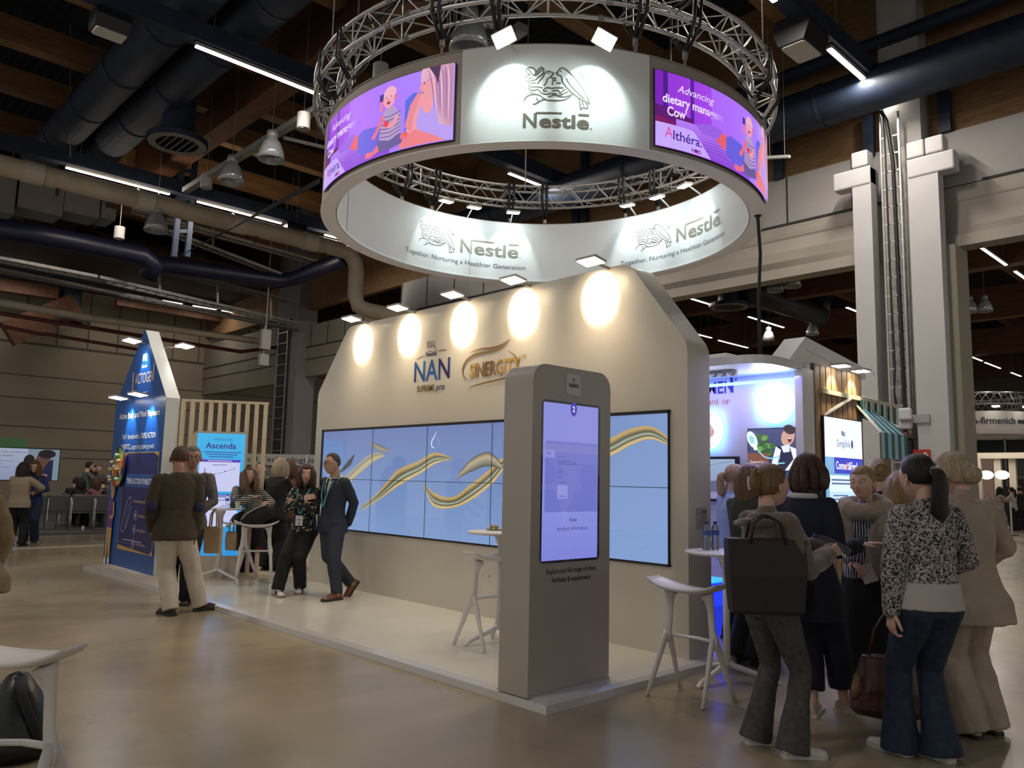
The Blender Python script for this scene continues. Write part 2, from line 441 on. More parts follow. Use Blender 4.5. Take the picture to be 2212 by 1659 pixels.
M_PANEL = mat('light_wall_panel', (0.36, 0.345, 0.335), 0.7, noise_amt=0.05, nscale=1.5)
M_TAN = mat('tan_wall_panel', (0.33, 0.28, 0.21), 0.8, noise_amt=0.06, nscale=.6)
M_FAB = mat('rolled_curtain_fabric', (0.36, 0.33, 0.29), 0.8, noise_amt=0.06, nscale=1.2)
M_CONC = mat('column_concrete', (0.36, 0.35, 0.33), 0.75, noise_amt=0.08, nscale=3)
M_JOINT = mat('dark_joint', (0.03, 0.03, 0.032), 0.8)
# far end wall (left), with horizontal cladding joints and a row of tiles on top
mb = MB(); mb.box(-37.3, -8, 0, -37, 64, 12.0)
struct('wall_left', mb, M_TAN)
mb = MB()
zt = [onx(0, y, -37).z for y in (733, 805, 855, 918, 965, 985)]
for z in zt[1:]: mb.box(-37.0, -8, z-.015, -36.985, 64, z+.015)
mb.box(-37.0, -8, zt[0]-.05, -36.97, 64, zt[0]+.03)
for k in range(60): mb.box(-37.0, -8+k*1.2, zt[0], -36.98, -7.96+k*1.2, 9.5)
struct('trim_1', mb, mat('cladding_joint', (0.10, 0.085, 0.065), .8))
struct('wall_back', MB().box(-37, 63.7, 0, 12, 64, 12), mat('far_wall_paint', (0.20, 0.18, 0.16), .8, noise_amt=.05))
# dividing wall: header with two big openings, columns between
ZH = 5.75; ZP0 = 6.92; ZP1 = 7.92
mb = MB()
mb.box(-37, WY+.1, ZP1, 12, WY+.3, 12)
struct('wall_right', mb, M_OSB)
mb = MB()
mb.box(-21.05, WY, ZP0-.02, 12, WY+.1, ZP1)
o = struct('trim_2', mb, M_PANEL)
mb = MB()
x = -4.0
xs = [-21.0+1.35*k for k in range(13)] + [-2.15, -.55, 1.05, 2.65]
for x in xs:
    if not -6.0 < x < -4.0: mb.box(x-.015, WY-.012, ZP0, x+.015, WY, ZP1)
mb.box(-21, WY-.015, ZP0-.035, -5.05, WY+.02, ZP0+.01); mb.box(-3.9, WY-.015, ZP0-.035, 12, WY+.02, ZP0+.01)
struct('trim_3', mb, M_JOINT)
# rolled fabric curtain boxes under the panels
def curtain(name, x0, x1):
    mb = MB(); nx = int((x1-x0)/.25); vs = []
    prof = [(0, ZP0-.04), (-.02, 6.7), (-.02, 6.62), (.0, 6.58), (-.06, 6.3), (-.10, 6.1), (-.05, 5.98), (-.12, 5.96), (-.14, ZH), (.25, ZH), (.25, ZP0)]
    for i in range(nx+1):
        x = x0+(x1-x0)*i/nx
        for j, (dy, z) in enumerate(prof):
            sag = 0.05*math.sin(x*.7+j)*(1 if j in (4, 5) else 0)
            vs.append((x, WY+dy+sag, z))
    n = len(prof); fs = [(i*n+j, i*n+(j+1) % n, (i+1)*n+(j+1) % n, (i+1)*n+j) for i in range(nx) for j in range(n)]
    fs += [tuple(range(n)), tuple(nx*n+j for j in range(n))]
    mb.add(vs, fs); o = struct(name, mb, M_FAB); return o
curtain('wall_curtain_header_middle', -21.05, -5.8)
curtain('wall_curtain_header_right', -4.62, 12)
# lower, set-back part further left
mb = MB(); mb.box(-27.3, WY+.1, 5.3, -21.05, WY+.35, 7.3); mb.box(-37, WY+.1, 5.2, -29.0, WY+.35, 7.6)
struct('trim_4', mb, mat('tan_header_sheet', (.22, .195, .155), .8, noise_amt=.06, nscale=1))
mb = MB()
for k in range(6): mb.box(-27.0+k*1.2, WY+.085, 6.45, -26.97+k*1.2, WY+.1, 7.3)
mb.box(-37, WY+.08, 6.42, -21.05, WY+.1, 6.47); mb.box(-37, WY+.08, 5.95, -21.05, WY+.1, 5.98)
struct('trim_5', mb, M_JOINT)
# columns
def column(x0, x1, label, name='column'):
    mb = MB().box(x0, WY-.55, 0, x1, WY+.05, 12); o = struct(name, mb, M_CONC); bevel(o, .02, 2); return o
cx0, cx1 = -5.86, -4.62
mb = MB(); mb.box(-5.45, WY-.35, 0, -4.75, WY+.6, 12); mb.box(-5.9, WY+.05, 0, -4.6, WY+.6, ZP1)
struct('column', mb, M_CONC)
struct('column', MB().box(-29.0, WY-.3, 0, -27.3, WY+.5, 12), mat('column_paint_grey', (0.20, 0.19, 0.20), .7, noise_amt=.05))
# white cable covers with elbows at the top of the near column
M_COVER = mat('white_cover_sheet', (0.56, 0.56, 0.57), 0.5, noise_amt=.03, nscale=2)
def cover(x0, x1, ztop, xo, label, nb):
    e = empty('cable_cover', ((x0+x1)/2, WY-.5, 0), label=label, cat='cable cover')
    cx = (x0+x1)/2; mb = MB(); mb.box(x0-cx, -.12, 0, x1-cx, .15, ztop)
    mb.build('vertical_trunk', M_COVER, e); mb = MB(); mb.box(min(x0, xo)-cx, -.14, ztop-.35, max(x1, xo)-cx, .16, ztop)
    bevel(mb.build('elbow', M_COVER, e), .03)
    for k in range(nb):
        w_ = .3; mb = MB(); mb.box(x0-cx+k*(w_+.01), -.14, ztop+.01, x0-cx+k*(w_+.01)+w_, .16, ztop+.32)
        bevel(mb.build('end_box', M_COVER, e), .03)
    return e
cover(-5.90, -5.56, 7.45, -6.25, 'white cable cover with an elbow top on the left edge of the tall column', 1)
cover(-4.92, -4.42, 7.35, -4.15, 'wide white cable cover with two end boxes right of the column ladder', 2)
struct('door_1_frame', MB().box(-4.42, WY-.35, 0, -4.28, WY+.3, ZH), mat('beige_frame', (0.36, 0.32, 0.25), .6))
# cable ladder up the column with cables
def ladder(x, y, z0, z1, w_, label, m=M_ALU, step=.3):
    e = empty('cable_ladder', (x, y, z0), label=label, cat='cable ladder')
    MB().box(-w_/2-.015, -.02, 0, -w_/2+.015, .02, z1-z0).build('rail', m, e)
    MB().box(w_/2-.015, -.02, 0, w_/2+.015, .02, z1-z0).build('rail', m, e)
    n = int((z1-z0)/step)
    for k in range(n): MB().box(-w_/2, -.012, k*step+.1, w_/2, .012, k*step+.125).build('rung', m, e)
    return e
ladder(-5.22, WY-.55, 1.2, 8.35, .32, 'bright metal cable ladder running up the tall near column', step=.33)
ladder(-28.3, WY-.4, 1.5, 7.6, .75, 'wide grey cable ladder on the distant column left of the cream wall', M_ALU, step=.42)
MB().box(-28.75, WY-.33, 1.5, -27.85, WY-.3, 7.6).build('ladder_backing_panel', M_JOINT); tag(bpy.data.objects['ladder_backing_panel'], 'black backing strip behind the ladder of the distant column', 'panel')
mb = MB(); mb.tube([(-5.36, WY-.62, 8.5), (-5.24, WY-.62, 8.2), (-5.16, WY-.6, 7.4), (-5.13, WY-.6, 4.5), (-5.12, WY-.6, 2.6), (-5.16, WY-.6, 2.3)], .035, 8)
tag(mb.build('cable_bundle', M_BLACK, smooth=True), 'thick black cable bundle strapped to the ladder of the near column', 'cable')
mb = MB(); mb.tube([(-5.3, WY-.62, 8.6), (-5.28, WY-.62, 7.0), (-5.27, WY-.62, 5.0), (-5.25, WY-.62, 3.6), (-5.28, WY-.62, 3.2), (-5.2, WY-.62, 2.6)], .014, 8)
tag(mb.build('cable', M_BLACK, smooth=True), 'thin dark cable hanging beside the bundle on the near column ladder', 'cable')
# junction box, power unit, red sign on the near column
p = ony(1947, 905, WY-.65)
o = MB().obox(p, .36, .12, .38).build('junction_box', mat('white_box_plastic', (.62, .64, .70), .4)); bevel(o, .05, 3); tag(o, 'white rounded router box fixed to the ladder on the near column', 'box')
p = ony(1948, 966, WY-.65)
e = empty('power_distribution_box', p, label='black power distribution box with red plugs low on the near column', cat='power box')
bevel(MB().obox((0, 0, 0), .36, .16, .26).build('housing', M_BLACK, e), .02)
MB().obox((0, -.01, .15), .48, .18, .03).build('bracket', M_BLACK, e)
for k, (dx, dz) in enumerate([(-.12, .2), (.08, .2), (.1, -.22)]):
    MB().cyl((dx, -.05, dz-.05), (dx, -.05, dz+.06), .05, seg=10).build('plug', mat('red_plug', (.35, .03, .03), .4), e)
p = ony(1975, 984, WY-.66)
e = empty('fire_point_sign', p, label='small red fire point sign at the foot of the near column', cat='sign')
MB().box(-.25, 0, -.1, .25, .02, .1).build('board', mat('sign_red', (.5, .04, .03), .5), e)
A = Art(); A.rect(-.16, -.06, -.06, .06, (.8, .75, .7)); A.poly([(.02, -.06), (.18, .06), (.2, .03), (.06, -.07)], (.8, .75, .7)); A.poly([(.08, -.06), (.22, .03), (.22, -.02), (.12, -.07)], (.8, .75, .7))
A.build('symbol', lambda u, v, t: Vector((u, -t, v)), artmat('sign_print', 0, printed=True), e)
p = ony(1972, 905, WY-.65)
mb = MB(); mb.cyl(p+Vector((-.18, -.08, 0)), p+Vector((.02, -.08, 0)), .045, seg=12); mb.obox(p+Vector((.12, 0, 0)), .3, .03, .14)
tag(mb.build('wall_sensor', mat('sensor_grey', (.4, .4, .42), .4)), 'small round sensor on a bracket on the right cover of the near column', 'sensor')
# timber: purlins along y, big beams along x
for k, (x, y0, y1) in enumerate([(-15.1, -8, WY), (onz(240, 40, 10.3).x+.17, -8, 7.2), (onz(0, 97, 10.3).x+.17, -8, 7.2), (onz(0, 199, 10.3).x+.17, -8, 7.2), (onz(0, 292, 10.3).x+.17, -8, 7.2), (-29.0, -8, 7.2), (-17.7, 7.7, WY), (-20.05, 7.7, WY), (-22.9, 7.7, WY), (-12.4, -8, WY), (-9.6, -8, WY), (-6.65, -8, WY), (-3.6, -8, WY), (-28.5, -8, WY)]):
    struct('ceiling_purlin', MB().box(x-.17, y0, 10.3, x+.17, y1, 10.85), M_GLU)
struct('ceiling_beam', MB().box(-37, 7.2, 9.7, 12, 7.7, 12), M_GLUX)
struct('ceiling_beam', MB().box(-37, 0.2, 9.6, 12, .6, 11.2), M_GLUX)
for y in (21, 29, 38, 48, 58): struct('ceiling_beam', MB().box(-37, y, 8.9, 12, y+.5, 10.3), M_GLUX)
for x in (-32, -27, -22, -19.3, -15.3, -11.5, -8.5, -4.5, -1): struct('ceiling_purlin', MB().box(x-.17, WY+.4, 10.3, x+.17, 63, 10.85), M_GLUX)
# air ducts
def duct(a, b, r, label, m=M_NAVY, joints=0, name='air_duct', seg=20):
    e = empty(name, a, label=label, cat='duct'); d = Vector(b)-Vector(a)
    MB().tube([(0, 0, 0), d], r, seg).build('pipe', m, e, smooth=True)
    dn = d.normalized()
    for k in range(joints):
        p = d*((k+1)/(joints+1)); MB().tube([p-dn*.03, p+dn*.03], r+.02, seg).build('collar', m, e)
    return e
duct((-23.5, 4.75, 9.75), (-3, 4.75, 9.75), .42, 'dark navy round air duct, nearer of the pair crossing the upper left ceiling', joints=8)
duct((-23.5, 5.75, 9.75), (-3, 5.75, 9.75), .42, 'dark navy round air duct behind its twin in the upper left ceiling', joints=8)
duct((-20, 14.1, 8.75), (12, 14.1, 8.75), .40, 'large dark blue round duct crossing in front of the wood wall at right', joints=6)
p0, p1 = ony(1700, 140, 14.6), ony(2050, 0, 14.6)
duct((-12, 14.6, 9.9), (12, 14.6, 9.9), .13, 'thin navy pipe above the big duct at upper right')
# navy steel posts standing on the panel row
for k, (px, py0, py1) in enumerate([(1683, 310, 388), (1879, 250, 338), (2043, 197, 286), (1243, 445, 520), (1262, 330, 480)]):
    a = ony(px, py1, WY-.02); b = ony(px, py0, WY-.02)
    o = MB().box(-.1, -.06, 0, .1, .06, max(.6, b.z-a.z)).build('wall_bracket', M_NAVY); o.location = (a.x, WY-.02, a.z)
    tag(o, 'dark navy steel bracket on the panel row, %s' % ['right of the hanging ring', 'just left of the tall column', 'right of the tall column', 'seen low inside the ring', 'seen high inside the ring'][k], 'bracket')
# cream drain pipe, runs along y then drops and turns
CP = mat('cream_pipe_paint', (0.42, 0.36, 0.27), .6)
mb = MB(); pts = [(-20.6, -8, 8.4), (-20.6, 12.4, 8.4), (-20.6, 12.7, 8.35), (-20.6, 12.9, 8.1), (-20.6, 12.95, 7.9), (-20.6, 12.95, 7.1), (-20.55, 13.05, 6.75), (-20.3, 13.3, 6.6), (-19.9, 13.7, 6.5), (-19.2, 14.9, 6.45)]
e = empty('drain_pipe', (0, 0, 0), label='long cream drain pipe that drops and turns left of the wide lit wall', cat='pipe')
mb.tube(pts, .24, 16); mb.build('pipe', CP, e, smooth=True)
for y in (-2, 2, 4.1, 6.6, 9.1, 11.3):
    MB().tube([(-20.6, y-.2, 8.4), (-20.6, y+.2, 8.4)], .262, 16).build('coupling', mat('pale_band', (.5, .46, .38), .6), e)
    MB().box(-20.65, y+.5, 8.0, -20.55, y+.56, 8.2).build('hanger', M_BLACK, e)
# lit tracks
def strip(x, y0, y1, z, label, group=None, lit=True, power=26):
    e = empty('light_strip', (x, y0, z), label=label, cat='ceiling light', group=group); L = y1-y0
    MB().box(-.05, 0, .012, .05, L, .07).build('housing', M_GREY, e)
    MB().box(-.04, .01, -.01, .04, L-.01, .014).build('diffuser', E_TUBE, e)
    if x < -6 or True:
        for q in (.3, L-.3): MB().cyl((0, q, .07), (0, q, 12-z), .006, seg=5).build('hanging_rod', M_STEEL, e)
    if lit: area('light_strip_light', (x, y0+L/2, z-.03), (0, 0, -1), .07, L, power*4.6, (1, .90, .80))
def tray(x, y0, y1, z, label):
    o = MB().box(-.13, 0, .08, .13, y1-y0, .42).build('cable_tray', M_NAVY); o.location = (x, y0, z); tag(o, label, 'cable tray')
tray(-5.37, -6, WY-.1, 8.8, 'navy cable tray ending at the tall column at upper right')
tray(-13.05, -6, WY-.1, 8.8, 'navy cable tray above the light left of the truss ring')
tray(-20.8, -6, WY-.1, 8.8, 'navy cable tray running over the cream drain pipe')
strip(-5.37, 12.33, 14.83, 8.8, 'bright white light strip next to the tall column at upper right', power=45)
strip(-5.37, 8.1, 10.5, 8.8, 'light strip cut off by the top edge beyond the truss ring', power=45)
strip(-13.05, 4.8, 7.2, 8.8, 'bright light strip left of the truss ring, nearest of the left strips')
strip(-13.2, 12.39, 13.6, 8.8, 'short light strip seen through the opening of the ring')
strip(-20.8, 4.8, 7.28, 8.8, 'pinkish light strip over the cream pipe, left one of the pair')
strip(-20.8, 8.0, 10.48, 8.8, 'pinkish light strip over the cream pipe, right one of the pair')
strip(-20.8, 11.9, 12.5, 8.8, 'stub of a light strip just left of the ring, beside the cream pipe')
strip(-13.05, 0.2, 2.6, 8.8, 'added fill light strip above the walkway outside the picture'); strip(-5.37, -3.6, -1.2, 8.8, 'added unseen fill light strip over the camera side of the hall', power=30)  # both strips out of view, added as fill for floor and kiosk
for k, (y0, y1) in enumerate([(5.0, 7.64), (10.1, 11.8), (12.0, 12.85), (13.3, 14.36), (14.6, 16.1)]):
    strip(-34.2, y0, y1, 8.8, 'small distant light strip over the stage area, %s from the left in its row' % ['first', 'second', 'third', 'fourth', 'fifth'][k], lit=k in (0, 1, 3), power=7)
for k, (x, y0, y1) in enumerate([(-17.2, 25.6, 28.2), (-17.25, 30.7, 33.9), (-13.35, 31.6, 34.2), (-21.2, 32.8, 34.1), (-21.3, 34.9, 37.8), (-6.94, 25.5, 28.8), (-6.94, 29.8, 32.4), (-13.45, 43, 45.3), (-13.45, 47.3, 49.8), (-13.5, 50.5, 53.5), (-13.5, 55.8, 58)]):
    strip(x, y0, y1, 8.8, ['light strip just above the slanted edge of the wide lit wall', 'light strip crossed by the black hanging cable', 'light strip nearest the left side of the tall column, in the far hall', 'short light strip low beside the slanted edge of the lit wall', 'light strip low over the lit purple booth', 'long light strip right of the tall column, highest in the far hall', 'light strip cut by the right edge, in the far hall', 'light strip nearest the right side of the tall column, above the far ring', 'second light strip above the far ring', 'third light strip above the far ring', 'faint last light strip above the far ring'][k], lit=k in (0, 1, 5, 8), power=35)
strip(-26.5, 16.5, 18, 5.2, 'lone light strip under the header left of the lit wall', lit=False)
# speakers (black housings with white grilles)
def speaker(p, label, s=.5, rz=0):
    e = empty('ceiling_speaker', p, rz, label=label, cat='speaker')
    prof = [(-.5*s, .0), (-.34*s, -.42*s), (.34*s, -.42*s), (.5*s, .0), (.4*s, .3*s), (-.4*s, .3*s)]
    MB().prism(prof, lambda u, v, t: Vector((u, (t-.5)*1.15*s, v))).build('housing', M_BLACK, e)
    A_ = rrect(-.32*s, -.5*s, .32*s, .5*s, .1*s)
    MB().prism(A_, lambda u, v, t: Vector((u, v, -.42*s-.02*t))).build('grille', mat('speaker_grille', (.55, .53, .50), .6), e)
    for sx in (-.3, .3): MB().cyl((sx*s, 0, .3*s), (sx*s, 0, 12-p.z), .008, seg=6).build('hanging_rod', M_STEEL, e)
p = onz(238, 50, 8.75); speaker(p, 'black hanging speaker with a white grille at upper left', .46)
p = onz(1730, 78, 8.75); speaker(p, 'black hanging speaker with a white grille left of the column at upper right', .62)
p = onz(633, 497, 8.7); speaker(p, 'small black hanging speaker at the end of the pinkish light strips', .55)
# high bay lamps and spots along a busbar
M_GLASS = mat('ribbed_lamp_glass', (0.30, 0.32, 0.34), 0.15, metal=0.3, noise_amt=.2, nscale=30, coat=.5)
def highbay(p, label, s=1.0, group=None):
    e = empty('high_bay_lamp', p, label=label, cat='lamp', group=group)
    MB().lathe([(.05*s, .42*s), (.12*s, .40*s), (.13*s, .28*s), (.10*s, .24*s)], seg=14).build('gear_box', M_STEEL, e, smooth=True)
    MB().lathe([(.10*s, .25*s), (.20*s, .12*s), (.27*s, -.08*s), (.29*s, -.25*s), (.275*s, -.25*s), (.25*s, -.08*s), (.17*s, .1*s)], seg=20).build('reflector', M_GLASS, e, smooth=True)
    MB().cyl((0, 0, .4*s), (0, 0, 12-p.z), .008, seg=5).build('hanging_rod', M_STEEL, e)
    MB().sphere((0, 0, -.02), .07*s, seg=10, rng=8).build('bulb', mat('unlit_bulb', (.6, .6, .6), .2), e, smooth=True)
highbay(onz(501, 372, 8.2), 'unlit glass high bay lamp on the busbar, left one of the two', .95)
highbay(onz(587, 322, 8.2), 'unlit glass high bay lamp on the busbar, right one of the two', .95)
highbay(onz(1014, 74, 8.5), 'large unlit high bay lamp behind the truss, left one of the pair', 1.1)
highbay(onz(1062, 50, 9.3), 'large unlit high bay lamp behind the truss, right one of the pair', 1.1)
highbay(onz(338, 480, 7.9), 'dim glass high bay lamp in front of the white air boxes')
for k, (x_, y_) in enumerate([(1675, 615), (1712, 605), (1660, 725), (1755, 712), (2095, 662), (2127, 660)]):
    highbay(onz(x_, y_, 8.5 if k < 2 else 8.3), 'far hall high bay lamp, %s' % ['left of two under the curtain header', 'right of two under the curtain header', 'below the diagonal duct', 'at the end of the diagonal duct', 'left of two right of the column', 'right of two right of the column'][k], 1.0 if k < 2 else .95)
def cylspot(p, label, s=1.0):
    e = empty('cylinder_spot', p, label=label, cat='lamp')
    MB().cyl((0, 0, -.16*s), (0, 0, .16*s), .13*s, seg=18).build('housing', mat('spot_white', (.34, .33, .31), .5), e)
    MB().cyl((0, 0, .16*s), (0, 0, 12-p.z), .008, seg=5).build('hanging_rod', M_STEEL, e)
    MB().cyl((0, 0, -.175*s), (0, 0, -.16*s), .11*s, seg=18).build('lens', M_GLASS, e)
cylspot(onz(656, 262, 8.5), 'white cylinder spot right on the busbar near the truss'); cylspot(onz(446, 392, 8.3), 'white cylinder spot at the left end of the busbar')
cylspot(onz(822, 160, 8.2), 'white cylinder spot seen between the truss and the picture screen', 1.0)
cylspot(onz(258, 503, 7.8), 'white cylinder spot below the white air boxes')
a_ = onz(400, 412, 8.35); b_ = onz(700, 225, 8.75); c_ = onz(1180, 15, 9.3)
o = MB().beam(a_, b_, .16, .12).build('lamp_busbar', M_STEEL); tag(o, 'slim grey busbar carrying the glass high bay lamps left of the ring', 'rail')
o = MB().beam(onz(835, 260, 8.9), onz(1130, 60, 8.9), .2, .15).build('lamp_busbar', M_STEEL); tag(o, 'grey rail crossing behind the near truss', 'rail')
# round ventilation diffusers
def diffuser(p, r, label, h=.9):
    h = 12-p.z
    e = empty('ventilation_diffuser', p, label=label, cat='ventilation outlet')
    MB().lathe([(r*1.02, 0), (r*1.02, .12), (r*.9, .16), (r*.55, .22), (r*.55, h)], seg=28).build('drum', M_NAVY, e, smooth=False)
    MB().lathe([(r*.72, -.01), (r*.98, -.01), (r*.98, .01), (r*.72, .01), (r*.72, -.01)], seg=28).build('rim', M_STEEL, e)
    mb = MB()
    for k in range(7): mb.box(-r*.7, -r*.7+k*r*.233-.01, 0, r*.7, -r*.7+k*r*.233+.01, .02)
    mb.build('grille', M_STEEL, e)
diffuser(onz(383, 312, 8.7), .62, 'round dark ceiling vent below the navy ducts at left', 1.3)
diffuser(onz(1575, 664, 8.3), .75, 'round ceiling vent with a white rim in the far hall', 1.6)
diffuser(onz(145, 695, 7.6), .8, 'round dark vent over the stage at far left', 1.2)
mb = MB(); mb.tube([onz(1610, 625, 8.9), onz(1770, 682, 8.9)], .45, 18); mb.tube([onz(1770, 682, 8.9), onz(1775, 690, 8.9)+Vector((0, 0, 1.3))], .45, 18)
tag(mb.build('air_duct', M_BLACK, smooth=True), 'black diagonal duct below the ceiling of the far hall', 'duct')
# left service zone: white air boxes, navy pipe, cable ladders, small pipes
M_BOX = mat('insulated_air_box', (0.20, 0.20, 0.215), .6, noise_amt=.06, nscale=2)
for k, (xa, xb) in enumerate([(-40, 15), (22, 117), (120, 195), (200, 230)]):
    a = onx(xa, 440, -27); b = onx(xb, 460, -27); zt_ = onx(xb, 405+k*8, -27).z; zb_ = onx(xb, 480+k*4, -27).z
    _m = MB().box(-27.0, a.y, zb_, -26.0, b.y, zt_)
    for q in (.1, .9): _m.cyl((-26.5, a.y+(b.y-a.y)*q, zt_-.02), (-26.5, a.y+(b.y-a.y)*q, 12), .02, seg=5)
    o = _m.build('air_handling_box', M_BOX); bevel(o, .02)
    tag(o, 'grey insulated air box at far left, %s in the row' % ['first', 'second', 'third', 'narrow fourth'][k], 'air box')
o = MB().box(-27.3, 4, 7.25, -25.9, 8.3, 7.45).build('support_frame', M_NAVY); tag(o, 'navy frame carrying the grey air boxes', 'frame')
def pipe(pts, r, label, m, name='pipe', seg=10):
    return tag(MB().tube(pts, r, seg).build(name, m, smooth=True), label, 'pipe')
pipe([onx(-40, 488, -24), onx(150, 520, -24), onx(310, 553, -24), onx(335, 572, -24), onx(320, 596, -24.3)], .28, 'glossy dark navy pipe bending at its right end, below the air boxes', mat('navy_pipe_gloss', (.007, .009, .03), .42))
pipe([onx(335, 570, -25), onx(600, 608, -25), onx(640, 600, -24.4), onx(740, 560, -22.5)], .26, 'dark navy pipe running on behind the navy post frame', mat('navy_pipe_gloss', (.007, .009, .03), .42))
pipe([onx(-30, 648, -28), onx(200, 688, -28), onx(420, 718, -28), onx(565, 738, -28)], .12, 'cream pipe crossing above the blue gabled stand', CP)
pipe([onx(-30, 672, -29), onx(300, 725, -29), onx(520, 760, -29), onx(640, 745, -29)], .07, 'dark red sprinkler pipe under the cream pipe at left', M_RUST)
pipe([onx(-20, 700, -29.3), onx(90, 722, -29.3), onx(100, 722, -29.3), onx(300, 755, -29.3)], .06, 'second dark red sprinkler pipe, lower', M_RUST)
def hladder(a, b, label, wd=.4):
    e = empty('cable_ladder', a, label=label, cat='cable ladder'); d = Vector(b)-Vector(a); up = Vector((0, 0, 1)); s = d.cross(up).normalized()*wd/2
    for q in (s, -s): MB().beam(q, q+d, .035, .09).build('rail', M_STEEL, e)
    n = min(26, int(d.length/.35))
    for k in range(n): MB().beam(-s+d*(k/n), s+d*(k/n), .03, .02).build('rung', M_STEEL, e)
hladder(onx(-20, 557, -25), onx(205, 600, -25), 'light grey cable ladder at the left edge above the strip lights', .5)
hladder(onx(205, 600, -25), onx(640, 700, -27), 'long grey cable ladder above the row of small strip lights', .5)
hladder(onx(-20, 580, -26), onx(640, 712, -27.5), 'lower grey cable ladder under the long one', .3)
hladder(onx(340, 580, -25.5), onx(640, 655, -26.5), 'grey cable ladder behind the navy pipe bend', .4)
hladder(onx(285, 455, -26), onx(700, 572, -24), 'grey cable ladder crossing behind the cream pipe', .4)
hladder(onx(360, 500, -25), onx(620, 600, -25), 'grey cable ladder low behind the navy post frame', .35)
for k, (x_, ya, yb) in enumerate([(345, 590, 640), (470, 615, 668), (585, 640, 690), (620, 430, 560), (460, 470, 530)]):
    o = MB().beam(onx(x_, ya, -26), onx(x_, yb, -26), .06, .06).build('ladder_hanger', M_STEEL); tag(o, 'grey upright hanger, %s from the left among the cable ladders' % ['first', 'third', 'fourth', 'fifth', 'second'][k], 'hanger')
# navy post frame hanging at left
e = empty('post_frame', onx(380, 550, -21.5), label='navy welded ladder frame hanging in front of the cream pipe', cat='frame')
q = onx(380, 550, -21.5)
for xx in (376, 404): MB().beam(onx(xx, 555, -21.5)-q, onx(xx+18, 345, -21.5)-q, .13, .13).build('post', M_NAVY, e)
for yy in (370, 430, 500): MB().beam(onx(380, yy, -21.5)-q, onx(415, yy, -21.5)-q, .1, .1).build('crossbar', M_NAVY, e)
for k in range(4):
    o = MB().tube([onx(390, 552, -21.4), onx(690, 395-k*7+k*4, -14)], .012, 6).build('stay_cable', M_BLACK); tag(o, 'thin dark stay cable fanning from the post frame to the ring', 'cable', 'stay cables from the post frame to the ring')
# timber end beams low left
o = struct('ceiling_beam', MB().beam(onx(15, 722, -35.5), onx(165, 660, -35.5), .5, 1.0), M_GLUX)
o = struct('ceiling_beam', MB().beam(onx(-20, 612, -35.4), onx(125, 634, -35.4), .3, .5), M_GLUX)
o = struct('ceiling_beam', MB().beam(onx(250, 652, -35.4), onx(560, 703, -35.4), .3, .3), M_GLUX)
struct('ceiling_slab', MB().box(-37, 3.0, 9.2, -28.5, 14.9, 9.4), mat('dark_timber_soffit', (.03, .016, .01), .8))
# antenna units hanging
for k, (x_, y0_, y1_) in enumerate([(572, 712, 755), (568, 765, 790), (676, 798, 815)]):
    a = onx(x_, y1_, -25 if k < 2 else -28); b = onx(x_, y0_, -25 if k < 2 else -28)
    o = MB().box(-.1, -.16, 0, .1, .16, b.z-a.z).cyl((0, 0, b.z-a.z-.02), (0, 0, (12 if k != 1 else a.z+1.4)-a.z), .02, seg=6).build('antenna_unit', mat('antenna_grey', (.30, .29, .28), .6)); o.location = a; bevel(o, .03)
    tag(o, ['pale grey upright antenna unit hanging right of the blue gable', 'small grey antenna unit under the larger one', 'small antenna unit beside the sloped edge of the lit wall'][k], 'antenna')
# hanging wires, thin
for k, (x_, y0_, y1_, z_) in enumerate([(160, 0, 330, 9), (1640, 465, 765, 0)]):
    if k == 0: o = MB().cyl(onx(152, -20, -20), onx(152, 340, -20), .012, seg=6).build('hanging_wire', M_STEEL); tag(o, 'thin wire hanging in front of the timber purlins at upper left', 'wire')
